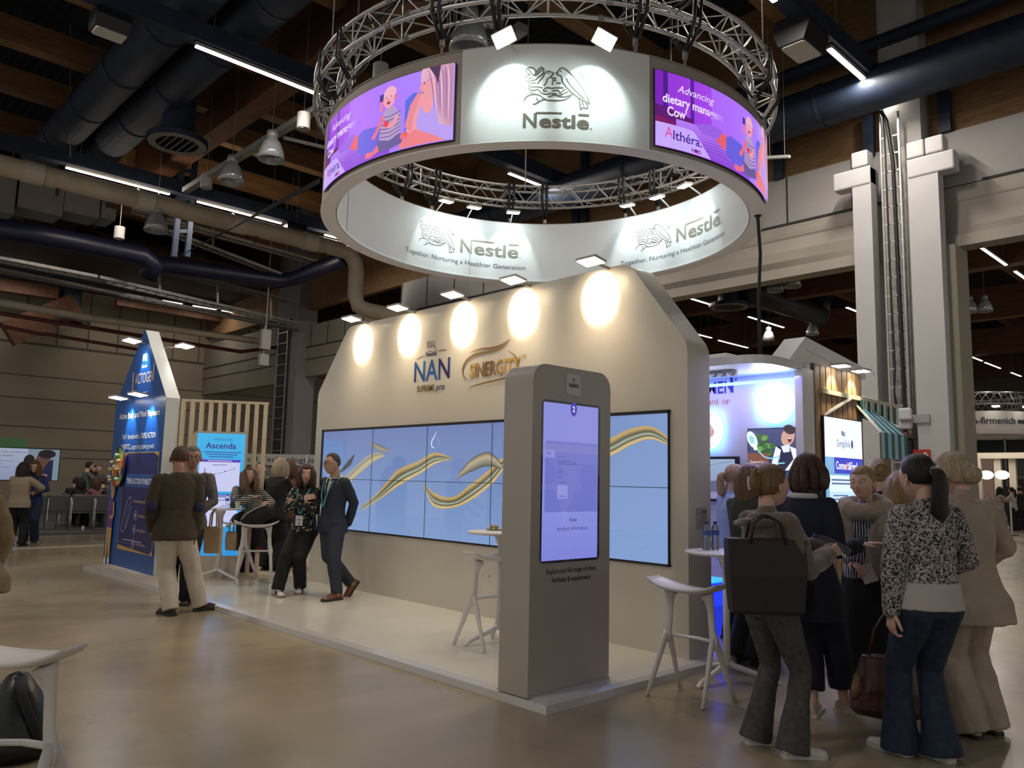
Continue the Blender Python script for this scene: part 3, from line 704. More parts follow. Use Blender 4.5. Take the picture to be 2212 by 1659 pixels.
# far hall: hanging ring of another exhibitor
def far_ring():
    d_ = ray(2113, 943); k_ = 42/math.hypot(d_.x, d_.y); cx_, cy_ = d_.x*k_, d_.y*k_; z0 = 1.52+d_.z*k_; r = 2.3; z1 = z0+.98
    e = empty('hanging_ring_sign', (cx_, cy_, z0), label='distant white ring sign reading dsm-firmenich in the far hall', cat='hanging sign')
    prof = [(r, 0), (r, z1-z0), (r-.06, z1-z0), (r-.06, 0), (r, 0)]
    MB().lathe(prof, seg=64).build('ring_band', mat('ring_fabric_far', (.62, .58, .55), .7), e, smooth=False)
    A = Art(); A.text('dsm-firmenich', -.55, .42, .30, (.02, .02, .03), width=2.1, bold=.01)
    for q in (1.75, 1.93, 2.08): A.ell(q, .53, .10, .09, (.03, .03, .05), 12, same=True)
    A.ell(-1.6, .53, .10, .09, (.03, .03, .05), 12); A.ell(-1.4, .53, .10, .09, (.03, .03, .05), 12, same=True)
    a0 = math.atan2(-cy_, -cx_)-.02
    A.build('lettering', lambda u, v, t: Vector(((r+.02+t)*math.cos(a0+(u-.0)/r), (r+.02+t)*math.sin(a0+(u-.0)/r), v)), artmat('sign_print', 0, printed=True), e, du=.3)
    mb = MB(); z = z1-z0+.35
    for rr, zz in ((r-.1, z), (r-.1, z+.5), (r-.55, z), (r-.55, z+.5)):
        mb.tube([(rr*math.cos(2*PI*k/40), rr*math.sin(2*PI*k/40), zz) for k in range(40)], .03, 6, closed=True)
    for k in range(40):
        t0, t1 = 2*PI*k/40, 2*PI*(k+1)/40; r0 = r-.1
        mb.cyl((r0*math.cos(t0), r0*math.sin(t0), z), (r0*math.cos(t1), r0*math.sin(t1), z+.5), .015, seg=4); mb.cyl(((r-.55)*math.cos(t0), (r-.55)*math.sin(t0), z+.5), ((r-.55)*math.cos(t1), (r-.55)*math.sin(t1), z), .015, seg=4)
    mb.build('truss_ring', M_ALU, e)
    for k, a in enumerate((-.25, .28, -2.1, .75)):
        aa = a0+a; p = Vector(((r+.45)*math.cos(aa), (r+.45)*math.sin(aa), z1-z0+.15))
        MB().obox(p, .25, .25, .06).build('floodlight', E_NEUT, e)
        spot('far_ring_spot', Vector((cx_, cy_, z0))+p, (-math.cos(aa), -math.sin(aa), -1.2), 90, (1, .92, .85), 90, .6)
far_ring()
# far hall glazing bars and distant booths
mb = MB()
for k in range(8): mb.box(-13.9+k*1.9, 55.0, 1.8, -13.8+k*1.9, 55.1, 5.2)
for z in (2.3, 3.5, 4.6): mb.box(-16, 55.0, z, 2, 55.1, z+.08)
o = mb.build('window_1', mat('window_bar', (.20, .21, .19), .6)); o['kind'] = 'structure'
struct('window_1_pane', MB().box(-16, 55.15, 2.2, 2, 55.2, 5.2), mat('night_glass', (.01, .012, .012), .1))

for (a, b, d, lab) in (((1652, 341), (1706, 338), 13.5, 'thin white unlit fixture poking out at the right edge of the ring'), ((612, 297), (700, 318), 14.0, 'thin white unlit fixture at the left edge of the ring')):
    p = ony(*a, d) if a[0] > 1000 else onz(*a, 8.6); q = ony(*b, d) if a[0] > 1000 else onz(*b, 8.6)
    e = empty('unlit_fixture', p, label=lab, cat='ceiling light'); MB().beam((0, 0, 0), q-p, .07, .05).build('housing', mat('fixture_white', (.6, .6, .58), .5), e)
    for t in (.2, .8): MB().cyl((q-p)*t, (q-p)*t+Vector((0, 0, 12-p.z)), .006, seg=5).build('hanging_rod', M_STEEL, e)
# ================================================================== MAIN STAND
PRINT = artmat('printed_sheet', 0, rough=.55, printed=True)
PRINTG = artmat('printed_panel_satin', 0, rough=.35, printed=True)
SCREEN = artmat('lit_screen', 1.0, rough=.2, coat=1.0)
SCREEN_HI = artmat('lit_screen_bright', 1.15, rough=.3, coat=.5)
def mixc(a, b, t):
    t = max(0, min(1, t)); return tuple(a[i]*(1-t)+b[i]*t for i in range(3))
# raised platform
e = empty('stand_platform', (0, 0, 0), label='low glossy white platform under the wide lit wall and info kiosk', cat='platform')
M_PLAT = mat('platform_gloss_white', (0.70, 0.69, 0.62), 0.16, noise_amt=.03, nscale=1.5, coat=.25)
M_WOODL = mat('pale_wood_vinyl', (0.60, 0.50, 0.37), 0.4, col2=(0.50, 0.41, 0.30), nscale=6, stretch=(.3, 2, 1))
o = MB().box(-10.6, 3.98, 0, -3.75, 9.6, .065).build('deck', M_PLAT, e)
o = MB().box(-13.63, 3.98, 0, -10.6, 8.5, .0645).build('wood_deck', M_WOODL, e); o['label'] = 'pale wood part of the platform'
mb = MB(); mb.add([(-13.7, 3.91, 0), (-3.69, 3.91, 0), (-3.70, 3.92, .052), (-13.68, 3.92, .052), (-3.75, 3.985, .066), (-13.6, 3.985, .066)], [(0, 1, 2, 3), (3, 2, 4, 5)])
mb.add([(-3.69, 3.91, 0), (-3.69, 9.6, 0), (-3.70, 9.6, .052), (-3.70, 3.92, .052), (-3.75, 9.6, .066), (-3.75, 3.985, .066)], [(0, 1, 2, 3), (3, 2, 4, 5)])
mb.add([(-13.7, 3.91, 0), (-13.68, 3.92, .052), (-13.6, 3.985, .066), (-13.63, 8.5, .066), (-13.7, 8.5, 0)], [(0, 4, 3, 2, 1)])
mb.build('edge_trim', mat('edge_trim_laminate', (.58, .56, .54), .18, coat=.4), e)
# wide lit wall
e = empty('display_wall', (-6.98, 5.81, .065), label='wide white display wall with clipped upper corners and a row of lamps', cat='display wall')
outl = roundpoly([(-10.12, .065), (-3.855, .065), (-3.855, 2.74), (-4.50, 3.585), (-9.36, 3.585), (-10.10, 2.70)], [0, 0, .22, .22, .22, .22])
outl = [(u+6.98, v-.065) for u, v in outl]
M_WALL = mat('wall_laminate_warm', (0.62, 0.58, 0.50), 0.42, noise_amt=.012, nscale=3, coat=.12)
MB().prism(outl, lambda u, v, t: Vector((u, .35*(1-t), v)), 0).build('wall_body', M_WALL, e)
# lettering on the wall
A = Art(); NB = hexc('1c2a78'); GOLD = hexc('8a6a36'); DG = hexc('7a5a28')
def wl(px, py): p = ony(px, py, 5.81); return p.x+6.98, p.z-.065
A.z = 0
u0, v0 = wl(893, 823)
N1 = lambda x, y: mixc(hexc('241d5c'), hexc('1a6cae'), .5+.5*math.sin((x*1.3+y)*7))
A.text('NAN', -.815, 2.625, .255, hexc('a9a2a0'), width=.69, bold=.012); A.text('NAN', -.832, 2.63, .255, N1, width=.69, bold=.012)
nestle_word(A, -.61, 2.925, .21, .06, hexc('2b2a5e'), reg=False); nest_logo(A, -.60, 3.01, .18, .10, hexc('8a867c'), .005)
A.stroke([(-.80, 2.90), (-.72, 2.925), (-.63, 2.94)], .012, GOLD, False, True); A.stroke([(-.37, 2.97), (-.28, 2.975), (-.20, 2.965)], .012, GOLD, False, True)
A.text('SUPREME', -.76, 2.50, .075, DG, width=.345, bold=.02); A.text('pro', -.395, 2.50, .08, hexc('3c3a4a'), width=.17, shear=.25, bold=.012)
SG = lambda x, y: mixc(hexc('7a5526'), hexc('c79d4e'), .5+.5*math.sin(x*9))
A.text('SINERGITY', .22, 2.60, .165, SG, width=.83, bold=.022); A.text('TM', 1.06, 2.735, .05, GOLD, width=.07)
cc = [(wl(*p)) for p in [(1015, 762), (1040, 754), (1062, 752), (1085, 745), (1103, 731)]]; A.stroke(cc, .022, GOLD, False, True)
cc = [(wl(*p)) for p in [(1016, 825), (1003, 812), (1001, 795), (1010, 778), (1030, 766), (1062, 759), (1085, 751), (1103, 733)]]; A.stroke(cc, .026, GOLD, False, True)
cc = [(wl(*p)) for p in [(1012, 847), (1020, 836), (1045, 828), (1080, 820), (1105, 812), (1119, 798), (1119, 778), (1110, 765), (1097, 756)]]; A.stroke(cc, .022, GOLD, False, True)
A.build('lettering', lambda u, v, t: Vector((u, -t, v)), PRINT, e, step=.0006)
MB().box(.62, -.004, .42, .635, -.0005, .44).build('hatch_seam', M_GREY, e)
mb = MB()
for (a, b, c, d) in ((1.0, .30, 1.17, .305), (1.0, .1, 1.005, .305), (1.165, .1, 1.17, .305)): mb.box(a, -.002, b, c, -.0003, d)
mb.build('service_hatch_outline', mat('hatch_line', (.35, .32, .27), .6), e)
# five ceiling-washer lamps clipped to the wall top
def clip_lamp(p, rz, label, tilt=0.0, glow=E_WARM, group=None, arm=(0, .18, .02), size=(.24, .17)):
    e = empty('floodlight', p, rz, label=label, cat='lamp', group=group)
    R_ = Matrix.Rotation(tilt, 3, 'X')
    o = MB().obox(R_ @ Vector((0, 0, .012)), size[0], size[1], .024, R_).build('head', mat('lamp_housing_grey', (.45, .43, .40), .4), e)
    MB().obox(R_ @ Vector((0, 0, -.003)), size[0]-.02, size[1]-.02, .008, R_).build('glass', glow, e)
    MB().beam(R_ @ Vector((0, size[1]/2, .012)), arm, .02, .02).build('arm', M_GREY, e)
    return e
for k, x in enumerate([-9.0, -7.96, -6.91, -5.92, -4.86]):
    xx = x+.06
    clip_lamp((xx+.06, 5.54, 3.585), 0, 'square wall washer lamp on top of the wide lit wall, %s from the left' % ['first', 'second', 'third', 'fourth', 'fifth'][k], tilt=-.15, arm=(0, .27, -.01))
    spot('wall_washer_spot', (xx-.05, 5.44, 3.54), (0, .37, -.185), 85, WARM, 58, .2, .03)
    spot('wall_washer_halo', (xx-.05, 5.44, 3.54), (0, .37, -.26), 16, WARM, 110, 1, .05)
    spot('wall_washer_wide', (xx, 5.60, 3.56), (0, -.32, -1), 56, WARM, 118, 1, .06)
# video wall
SX0, SX1, SZ0, SZ1 = -9.865, -4.05, .826, 2.137
e = empty('video_wall', ((SX0+SX1)/2, 5.80, SZ0), label='large video wall of ten blue panels with flowing gold ribbons', cat='screen')
sw = SX1-SX0; sh = SZ1-SZ0; mx = (SX0+SX1)/2
mb = MB()
for a in ((-sw/2-.03, -.012, -.02, sw/2+.02, .01, .0), (-sw/2-.03, -.012, sh, sw/2+.02, .01, sh+.03), (-sw/2-.04, -.012, -.02, -sw/2, .01, sh+.03), (sw/2, -.012, -.02, sw/2+.012, .01, sh+.03)): mb.box(*a)
mb.build('bezel', M_BLACK, e)
A = Art()
def bgc(x, y):
    c = mixc(hexc('7e9ccc'), hexc('657ab0'), y/sh); return mixc(c, hexc('80a0d4'), max(0, (x-.8)/2.2)*.7)
A.grid(-sw/2, 0, sw/2, sh, bgc, 20, 8)
def sc(px, py): p = ony(px, py, 5.8); return p.x-mx, p.z-SZ0
def ribbon(pts, wds, cols, hl=True):
    """flowing band: centre line in photo points, width per point in m"""
    P = [Vector(sc(*p)) for p in pts]; Q = []; W = []
    for i in range(len(P)-1):
        p0 = P[max(i-1, 0)]; p1 = P[i]; p2 = P[i+1]; p3 = P[min(i+2, len(P)-1)]
        for k in range(8):
            t = k/8; Q.append(0.5*((2*p1)+(-p0+p2)*t+(2*p0-5*p1+4*p2-p3)*t*t+(-p0+3*p1-3*p2+p3)*t**3)); W.append(wds[i]*(1-t)+wds[i+1]*t)
    Q.append(P[-1]); W.append(wds[-1]); n = len(Q); m = len(cols)
    vs = []; cs = []
    for i, p in enumerate(Q):
        d = (Q[min(i+1, n-1)]-Q[max(i-1, 0)]).normalized(); nn = Vector((-d.y, d.x))
        for j in range(m):
            q = p+nn*W[i]*(j/(m-1)-.5)
            vs.append((min(max(q.x, -sw/2+.002), sw/2-.002), min(max(q.y, .002), sh-.002))); cs.append(cols[j])
    ts = []
    for i in range(n-1):
        for j in range(m-1):
            a = i*m+j; ts += [(a, a+1, a+m+1), (a, a+m+1, a+m)]
    n0 = len(A.v)
    for q, c in zip(vs, cs): A.v.append((q[0], q[1], A.z)); A.c.append(c)
    A.t += [tuple(i+n0 for i in t) for t in ts]; A.z += 1
g1, g2, g3, g4, g5 = hexc('4a4636'), hexc('b39a62'), hexc('d9c08a'), hexc('8a7a50'), hexc('a9b59a')
GC = [g2, g3, g1, g5, g1, g4, hexc('c4a468'), g2]
ribbon([(700, 1110), (712, 1060), (745, 1040), (790, 1000), (815, 985), (832, 985)], [.25, .2, .12, .14, .1, .0], [hexc('9a957c'), hexc('c4b890'), hexc('8f8c7c'), hexc('a8a48c')])
ribbon([(798, 955), (820, 968), (846, 975)], [.0, .10, .0], [hexc('74726a'), hexc('9a9688'), hexc('5a5a58')])
ribbon([(735, 1020), (755, 1000), (767, 980)], [.02, .09, .0], [hexc('2c2c36'), hexc('3c3c46'), hexc('2c2c36')])
ribbon([(780, 1100), (820, 1070), (862, 1032), (905, 1010), (940, 990), (978, 991)], [.03, .10, .2, .16, .14, .0], GC)
ribbon([(915, 1045), (940, 1080), (980, 1085), (1020, 1062), (1060, 1030), (1090, 1000), (1140, 985)], [.0, .16, .12, .17, .16, .12, .1], GC)
ribbon([(985, 1035), (1020, 1005), (1055, 992), (1085, 1010)], [.0, .14, .16, .04], [g1, hexc('8a8878'), hexc('b9a98a'), g1])
ribbon([(1150, 1030), (1230, 1000), (1315, 968), (1360, 945), (1405, 935), (1446, 955)], [.1, .12, .16, .15, .12, .05], GC)
ribbon([(1080, 1080), (1160, 1075), (1230, 1050)], [.0, .15, .0], [hexc('7f9ad0'), hexc('9fb6e0'), hexc('7f9ad0')])
A.stroke([sc(*p) for p in [(943, 931), (938, 945), (933, 955), (934, 965), (940, 968)]], .018, hexc('d5e4f5'), False, True)
A.stroke([sc(*p) for p in [(943, 931), (947, 948), (949, 958), (945, 966)]], .008, hexc('93aada'), False, True)
A.build('picture', lambda u, v, t: Vector((u, -t, v)), SCREEN, e, step=.0004)
mb = MB()
for x in (-8.628, -7.482, -6.334, -5.187): mb.box(x-mx-.003, -.014, 0, x-mx+.003, -.010, sh)
mb.box(-sw/2, -.014, sh/2-.003, sw/2, -.010, sh/2+.003)
mb.build('panel_seams', M_BLACK, e)
# info kiosk
KX, KY0, KY1 = -3.88, 3.925, 4.785
e = empty('info_kiosk', (KX, 4.355, .065), label='tall pale info kiosk with a lit lilac touchscreen at the platform corner', cat='kiosk')
ko = rrect(KY0-4.355, 0, KY1-4.355, 2.29, .13, 8, (0, 1, 1, 0)); ko = [(max(-.43, min(.43, u)), v) for u, v in ko]
ko[0:0] = []
kio = [(.43, 0), (.43, 2.16)] + [(.30+.13*math.cos(a*PI/16), 2.16+.13*math.sin(a*PI/16)) for a in range(1, 9)] + [(-.30-.13*math.sin(a*PI/16), 2.16+.13*math.cos(a*PI/16)) for a in range(0, 9)] + [(-.43, 0)]
MB().prism(kio, lambda u, v, t: Vector((-.29*t, u, v))).build('cabinet', mat('kiosk_laminate', (.44, .405, .36), .4, noise_amt=.012, nscale=3, coat=.1), e)
def kf(u, v, t): return Vector((t, u, v))
A = Art(); y0, y1, z0, z1 = 4.022-4.355, 4.648-4.355, .950-.065, 2.093-.065
A.poly(rrect(y0, z0, y1, z1, .035), hexc('15151f')); A.z = 0
sp = rrect(y0+.006, z0, y1-.004, z1, .03)
A = Art(); A.poly(rrect(y0-.004, z0-.006, y1+.012, z1+.006, .035), hexc('101018'))
def kc(x, y): return mixc(hexc('6c72dc'), hexc('9196e6'), .5+.5*math.cos((y-1.5)*2.2)) if y < 1.55 else mixc(hexc('8a8ee0'), hexc('8d8fe2'), x+.5)
A.grid(y0+.012, z0+.012, y1-.012, z1-.012, kc, 6, 14); A.z += 1
A.ell(0, 1.985, .035, .052, hexc('3c35ae')); A.text('2', 0, 1.965, .042, hexc('e8e6ff'), align='c', bold=.03)
A.poly(rrect(-.30, 1.235, y1-.013, 1.74, .02), hexc('7378cd')); A.rect(-.30, 1.66, y1-.013, 1.72, hexc('7d80cc')); A.rect(-.30, 1.62, -.20, 1.675, hexc('8c90e0'))
A.text('NAN', -.29, 1.645, .016, hexc('3c3a80'), width=.045)
for k, (yy, ww) in enumerate([(1.625, .08), (1.60, .12), (1.588, .2), (1.575, .22), (1.555, .03), (1.535, .06), (1.52, .07), (1.505, .07), (1.48, .05), (1.445, .10)]): A.rect(-.17, yy, -.17+ww, yy+.004, hexc('4a4c96'), same=k > 0)
A.rect(-.17, 1.33, -.06, 1.425, hexc('9296e2'))
A.rect(-.15, 1.345, -.08, 1.35, hexc('4a4c96'))
A.text('View', 0, 1.165, .03, hexc('30305c'), align='c', bold=.005); A.text('product information', 0, 1.105, .028, hexc('3c3c70'), align='c', width=.33)
A.build('touchscreen', kf, artmat('kiosk_screen_glow', .92, rough=.12, coat=.6), e, step=.0004)
A = Art(); A.text('Explore our full range of infant', 0.0, .805, .036, hexc('3a3630'), align='c', width=.53, bold=.012); A.text('formulas & supplements', 0, .745, .036, hexc('3a3630'), align='c', width=.42, bold=.012)
A.build('lettering', kf, PRINT, e, step=.0006)
o = MB().prism(rrect(-.085, 2.088, .07, 2.245, .025), lambda u, v, t: Vector((.006*t, u, v))).build('logo_tile', mat('tile_white', (.60, .57, .56), .3), e)
A = Art(); A.text('NAN', -.008, 2.145, .032, hexc('2a2740'), align='c', width=.10, bold=.02); A.text('Nestle', -.008, 2.188, .008, hexc('4a4740'), align='c', width=.03); nest_logo(A, -.02, 2.198, .024, .018, hexc('4a4740'), .001)
A.build('tile_print', lambda u, v, t: Vector((.007+t, u, v)), PRINT, o, step=.0006)
MB().box(-.295, -.435, -.001, .005, .435, .012).build('foot_plate', mat('kiosk_laminate', (.44, .405, .36), .4), e)
# blue gabled stand at left
e = empty('gabled_panel_stand', (-12.8, 4.266, .03), label='tall blue gabled panel stand with white edges at the left end of the platform', cat='display stand')
g = [(-1.1, .0), (1.1, 0), (1.1, 2.575), (.03, 3.70), (-.03, 3.70), (-1.1, 2.6)]
MB().prism(g, lambda u, v, t: Vector((u, .20*(1-t), v))).build('panel_body', mat('edge_white_green', (.80, .84, .80), .5), e)
A = Art(); A.poly([(-1.1, 0), (1.1, 0), (1.1, 2.575), (.03, 3.70), (-.03, 3.70), (-1.1, 2.6)], hexc('17509a'))
WH = hexc('e6e6e6'); OR = hexc('e8c3a0')
def lx(px, py): p = ony(px, py, 4.266); return p.x+12.8, p.z-.03
A.text('Nestle', .10, 3.10, .05, OR, align='c', width=.22, bold=.03); nest_logo(A, -.01, 3.19, .2, .13, hexc('b9c4dc'), .008)
A.text('ACTOGEN', -.27, 2.86, .17, OR, width=.80, bold=.0); A.stroke([(-.37, 3.06), (-.36, 2.86), (-.36, 2.76), (-.30, 2.75), (-.25, 2.77)], .035, OR); A.rect(.50, 2.86, .53, 3.14, OR)
A.rect(-.22, 2.70, .32, 2.715, hexc('9fb6dc'))
A.text('Active Body and Mind Playroom', 0.02, 2.33, .10, WH, align='c', width=1.75, bold=.008)
A.text('The 1  formula with a', -.66, 2.0, .085, WH, width=.82); A.text('st', -.53, 2.05, .035, WH); A.text('TRIPLE ACTION', .20, 2.0, .085, WH, width=.60, bold=.012)
A.text('SYNBIOTIC,', -.66, 1.84, .085, WH, width=.44, bold=.008); A.text('supporting active growth', -.19, 1.84, .085, WH, width=.97)
# navy panel with gold corners
A.poly([(-.46, .30), (1.02, .30), (1.02, 1.79), (-.46, 1.79)], hexc('c09a5c')); A.poly([(-.45, .37), (.9, .31), (1.0, .37), (1.0, 1.72), (.8, 1.78), (-.3, 1.775), (-.45, 1.68)], hexc('23235e'))
A.rect(-.33, 1.26, .93, 1.46, hexc('2d4f92')); A.text('TRIPLE ACTION SYNBIOTIC', .29, 1.31, .085, WH, align='c', width=1.12, bold=.01)
A.text('Clinically shown to support:', .48, 1.03, .05, hexc('d9b48c'), align='c', width=.75, shear=.2)
for k, (zz, tt) in enumerate([(.84, 'Gut Microbiome Comfort'), (.63, 'Strong Bones'), (.43, 'Strong Muscles')]):
    A.ell(.24, zz, .07, .07, hexc('c9cbe0')); A.ell(.24, zz, .062, .062, hexc('23235e')); A.ell(.24, zz, .02, .035, hexc('c9cbe0')); A.text(tt, .35, zz-.02, .045, hexc('d9b48c'), width=[.55, .36, .38][k], shear=.2)
A.stroke([(-.30, .60), (-.18, .60), (.02, 1.05), (-.04, 1.10), (-.14, 1.02), (-.32, .64), (-.28, .59)], .014, hexc('a9add0')); A.stroke([(-.22, .68), (-.05, 1.0)], .03, hexc('5b5f96'), False); A.stroke([(-.12, .62), (.10, .98)], .012, hexc('a9add0'), False)
A.rect(-.2, .455, .6, .47, hexc('a9add0')); A.rect(-.4, .41, .9, .42, hexc('6b6fa6'))
# girl reaching up
SK = hexc('c99672')
A.stroke([(-.93, 1.20), (-.90, 1.50), (-.87, 1.72)], .06, SK, False); A.ell(-.87, 1.74, .03, .06, SK); A.ell(-.80, 1.22, .10, .16, hexc('5a3320')); A.ell(-.83, 1.16, .075, .12, SK)
A.poly([(-.98, 1.02), (-.84, 1.06), (-.72, 1.02), (-.73, .60), (-.98, .60)], hexc('6a3f80')); A.stroke([(-.74, 1.0), (-.72, .80), (-.88, .76)], .06, SK, False)
A.poly([(-.98, .60), (-.73, .60), (-.76, .12), (-.84, .12), (-.85, .42), (-.90, .12), (-.97, .12)], hexc('c79a66')); A.ell(-.96, .07, .055, .065, WH); A.ell(-.79, .09, .05, .06, WH)
A.build('printed_front', lambda u, v, t: Vector((u, -t, v)), PRINTG, e, step=.0006)
# spinning game wheel, stands off the panel
w_ = empty('game_wheel', (-13.38, 4.235, 1.60), label='round game wheel with red, green and yellow fields and little knobs on the blue stand', cat='game wheel')
w_.scale = (.72, 1, .70)
MB().prism([(.40*math.cos(a*PI/16), .46*math.sin(a*PI/16)) for a in range(32)], lambda u, v, t: Vector((u, -.025*t, v))).build('disc', mat('wheel_dark', (.03, .02, .05), .4), w_)
A = Art(); CO = [hexc(c) for c in ('c23a24', 'e0aa28', '4f9a38', '2a2560', '62a840', 'c23a24', 'e3b230', '3f8d3c')]
for k in range(12): A.ell(0, 0, .37, .43, CO[k % 8], 6, k*30, k*30+30, same=k > 0)
A.ell(0, 0, .235, .30, hexc('d9d2b0')); A.ell(0, 0, .225, .29, hexc('52963e'))
for k in range(8): A.ell(0, 0, .22, .285, CO[(k*3+1) % 8], 6, k*45, k*45+45, same=k > 0)
A.ell(0, 0, .10, .13, hexc('c8452c')); A.ell(0, 0, .05, .07, hexc('e8d8a0'))
A.build('wheel_print', lambda u, v, t: Vector((u, -.026-t, v)), PRINTG, w_)
for k, (a, b) in enumerate([(.02, .26), (.16, .13), (-.26, .1), (-.33, -.06), (-.08, 0), (.1, -.06), (-.36, -.24), (-.30, -.31), (.12, -.28)]):
    MB().sphere((a, -.06, b), .035, seg=10, rng=8).build('knob', mat(['knob_white', 'knob_peach'][k % 2], [(.65, .72, .66), (.75, .55, .35)][k % 2], .3), w_, smooth=True)
for k, (x, y, z, lab, tl) in enumerate([(-12.70, 4.05, 3.52, 'lamp at the left of the blue gable tip', .0), (-12.42, 4.75, 3.50, 'lamp behind the right slope of the blue gable', .0), (-13.12, 4.05, 2.66, 'left lamp of the two in the middle of the blue gable', .0), (-12.25, 4.05, 2.66, 'right lamp of the two in the middle of the blue gable', .0)]):
    clip_lamp((x, y, z), 0, lab, glow=E_NEUT, size=(.34, .2), arm=(0, .2, -.02) if k != 1 else (-.1, -.31, -.05), tilt=-.15)
    if k != 1: spot('gable_spot', (x+.02, y+.02, z-.03), (0.02, .30, -.55), 55, (.80, .92, 1), 62, .5, .04)
    else: spot('gable_spot_rear', (x, y, z-.05), (.3, .2, -1), 60, (1, .95, .85), 120, .6, .05)
# timber slat screen at an angle
S0 = Vector((-11.70, 4.50, .065)); S1 = Vector((-11.08, 5.53, .065)); sd = (S1-S0).normalized(); sn = Vector((sd.y, -sd.x, 0))
rz = math.atan2(sd.y, sd.x)
e = empty('slat_screen', S0, rz, label='pale timber slat screen joining the blue gabled stand', cat='slat screen')
M_PINE = mat('pale_pine', (.86, .74, .54), .5, col2=(.74, .60, .42), nscale=7, stretch=(3, 3, .3))
SL = (S1-S0).length
for k in range(10):
    u = .02+k*(SL-.04)/9; o = MB().box(u-.028, -.045, .02, u+.028, .045, 2.50).build('slat', M_PINE, e)
MB().box(0, -.05, 2.50, SL+.02, .05, 2.535).build('top_rail', M_PINE, e); MB().box(0, -.05, 0, SL+.02, .05, .03).build('bottom_rail', M_PINE, e)
bk = MB().box(.02, .05, .03, SL, .06, .92).build('backing_print', mat('backing_dark', (.05, .05, .15), .5), e)
A = Art(); A.grid(.02, .03, SL, .9, lambda x, y: mixc(hexc('2a4bc0'), hexc('8fd0a0'), .5+.5*math.sin(x*6+y*2)), 10, 4); A.rect(.02, .03, SL, .2, lambda x, y: mixc(hexc('c8d040'), hexc('c03070'), x/SL)); A.rect(.75, .03, SL, .9, hexc('3a1a6a')); A.rect(.6, .3, .72, .8, hexc('2a50b0'))
A.build('rainbow_print', lambda u, v, t: Vector((u, .049-t, v)), PRINT, bk)
# totem screen in front of the slats
tp = S0 + sn*.30
def onpl(px, py, p0, n):
    d = ray(px, py); t = (p0-CAM).dot(n)/d.dot(n); return CAM+d*t
q0 = onpl(427, 935, tp, sn); q1 = onpl(531, 938, tp, sn); qb = onpl(436, 1180, tp, sn)
tw = (q1-q0).dot(sd); base = Vector((q0.x, q0.y, .065)); th = q0.z-.065
e = empty('totem_screen', base, rz, label='portrait totem screen headed Ascenda in front of the timber slats', cat='screen')
MB().prism(rrect(-.06, 0, tw+.02, th+.03, .08, 6, (0, 0, 1, 0)), lambda u, v, t: Vector((u, .16*(1-t), v))).build('housing', mat('totem_cream', (.62, .55, .43), .45), e)
A = Art(); A.grid(0, .3, tw, th, lambda x, y: mixc(hexc('2f8fd8'), hexc('35b0e8'), y/th), 3, 3)
NV = hexc('2b2f86'); PU = hexc('5a2fb0')
A.text('INTRODUCING', tw*.55, th-.10, .035, NV, align='c', width=.25); A.text('Ascenda', tw*.5, th-.215, .085, NV, align='c', width=.42, bold=.02)
for k in range(3): A.rect(tw*(.14+.06*k), th-.275-k*.033, tw*(.93-.08*k), th-.262-k*.033, hexc('244f9c'))
for b, c in ((th-.83, th-.375), (th-1.32, th-.875)):
    A.rect(tw*.08, b, tw*.92, c, hexc('c9cdf2')); A.rect(tw*.08, c-.035, tw*.92, c, PU); A.rect(tw*.25, c-.022, tw*.75, c-.013, hexc('d8d0f0'))
    A.stroke([(tw*.2, b+.2), (tw*.35, b+.24), (tw*.55, b+.27), (tw*.82, b+.33)], .006, hexc('6a6aa0')); A.stroke([(tw*.2, b+.18), (tw*.2, b+.33)], .01, hexc('303050')); A.rect(tw*.35, c-.08, tw*.65, c-.07, hexc('6a6aa0'))
    for q in range(4): A.ell(tw*(.22+.2*q), b+.205+.043*q, .008, .008, hexc('404070'), 8)
A.ell(tw*.86, th-.79, .022, .022, hexc('b07ac0'))
A.build('display', lambda u, v, t: Vector((u, -.001-t, v)), SCREEN, e, step=.0006)

# ------------------------------------------------------------------ purple booth behind
BY = 8.1; BX = -3.9
e = empty('lilac_booth', (BX, BY, .065), label='white booth with lilac back wall and overhanging canopy right of the lit wall', cat='booth')
def rel(x, y, z): return (x-BX, y-BY, z-.065)
MB().box(*rel(-9.5, BY, .065), *rel(BX+.02, BY+.1, 2.86)).build('back_wall', mat('lilac_wall', (.62, .60, .66), .5), e)
cpoly = roundpoly([(-9.5, 7.2), (BX, 7.2), (BX, 8.25), (-9.5, 8.25)], [0, .35, 0, 0])
MB().prism([(u-BX, v-BY) for u, v in cpoly], lambda u, v, t: Vector((u, v, 2.69+.09*t))).build('canopy', mat('canopy_white', (.70, .68, .66), .4), e)
MB().box(*rel(BX-.06, 8.0, .065), *rel(BX+.025, 8.285, 2.78)).build('corner_post', mat('canopy_white', (.7, .68, .66), .4), e)
MB().box(*rel(-4.75, 7.45, 2.845), *rel(-4.45, 7.7, 2.93)).build('roof_box', M_WHITE, e)
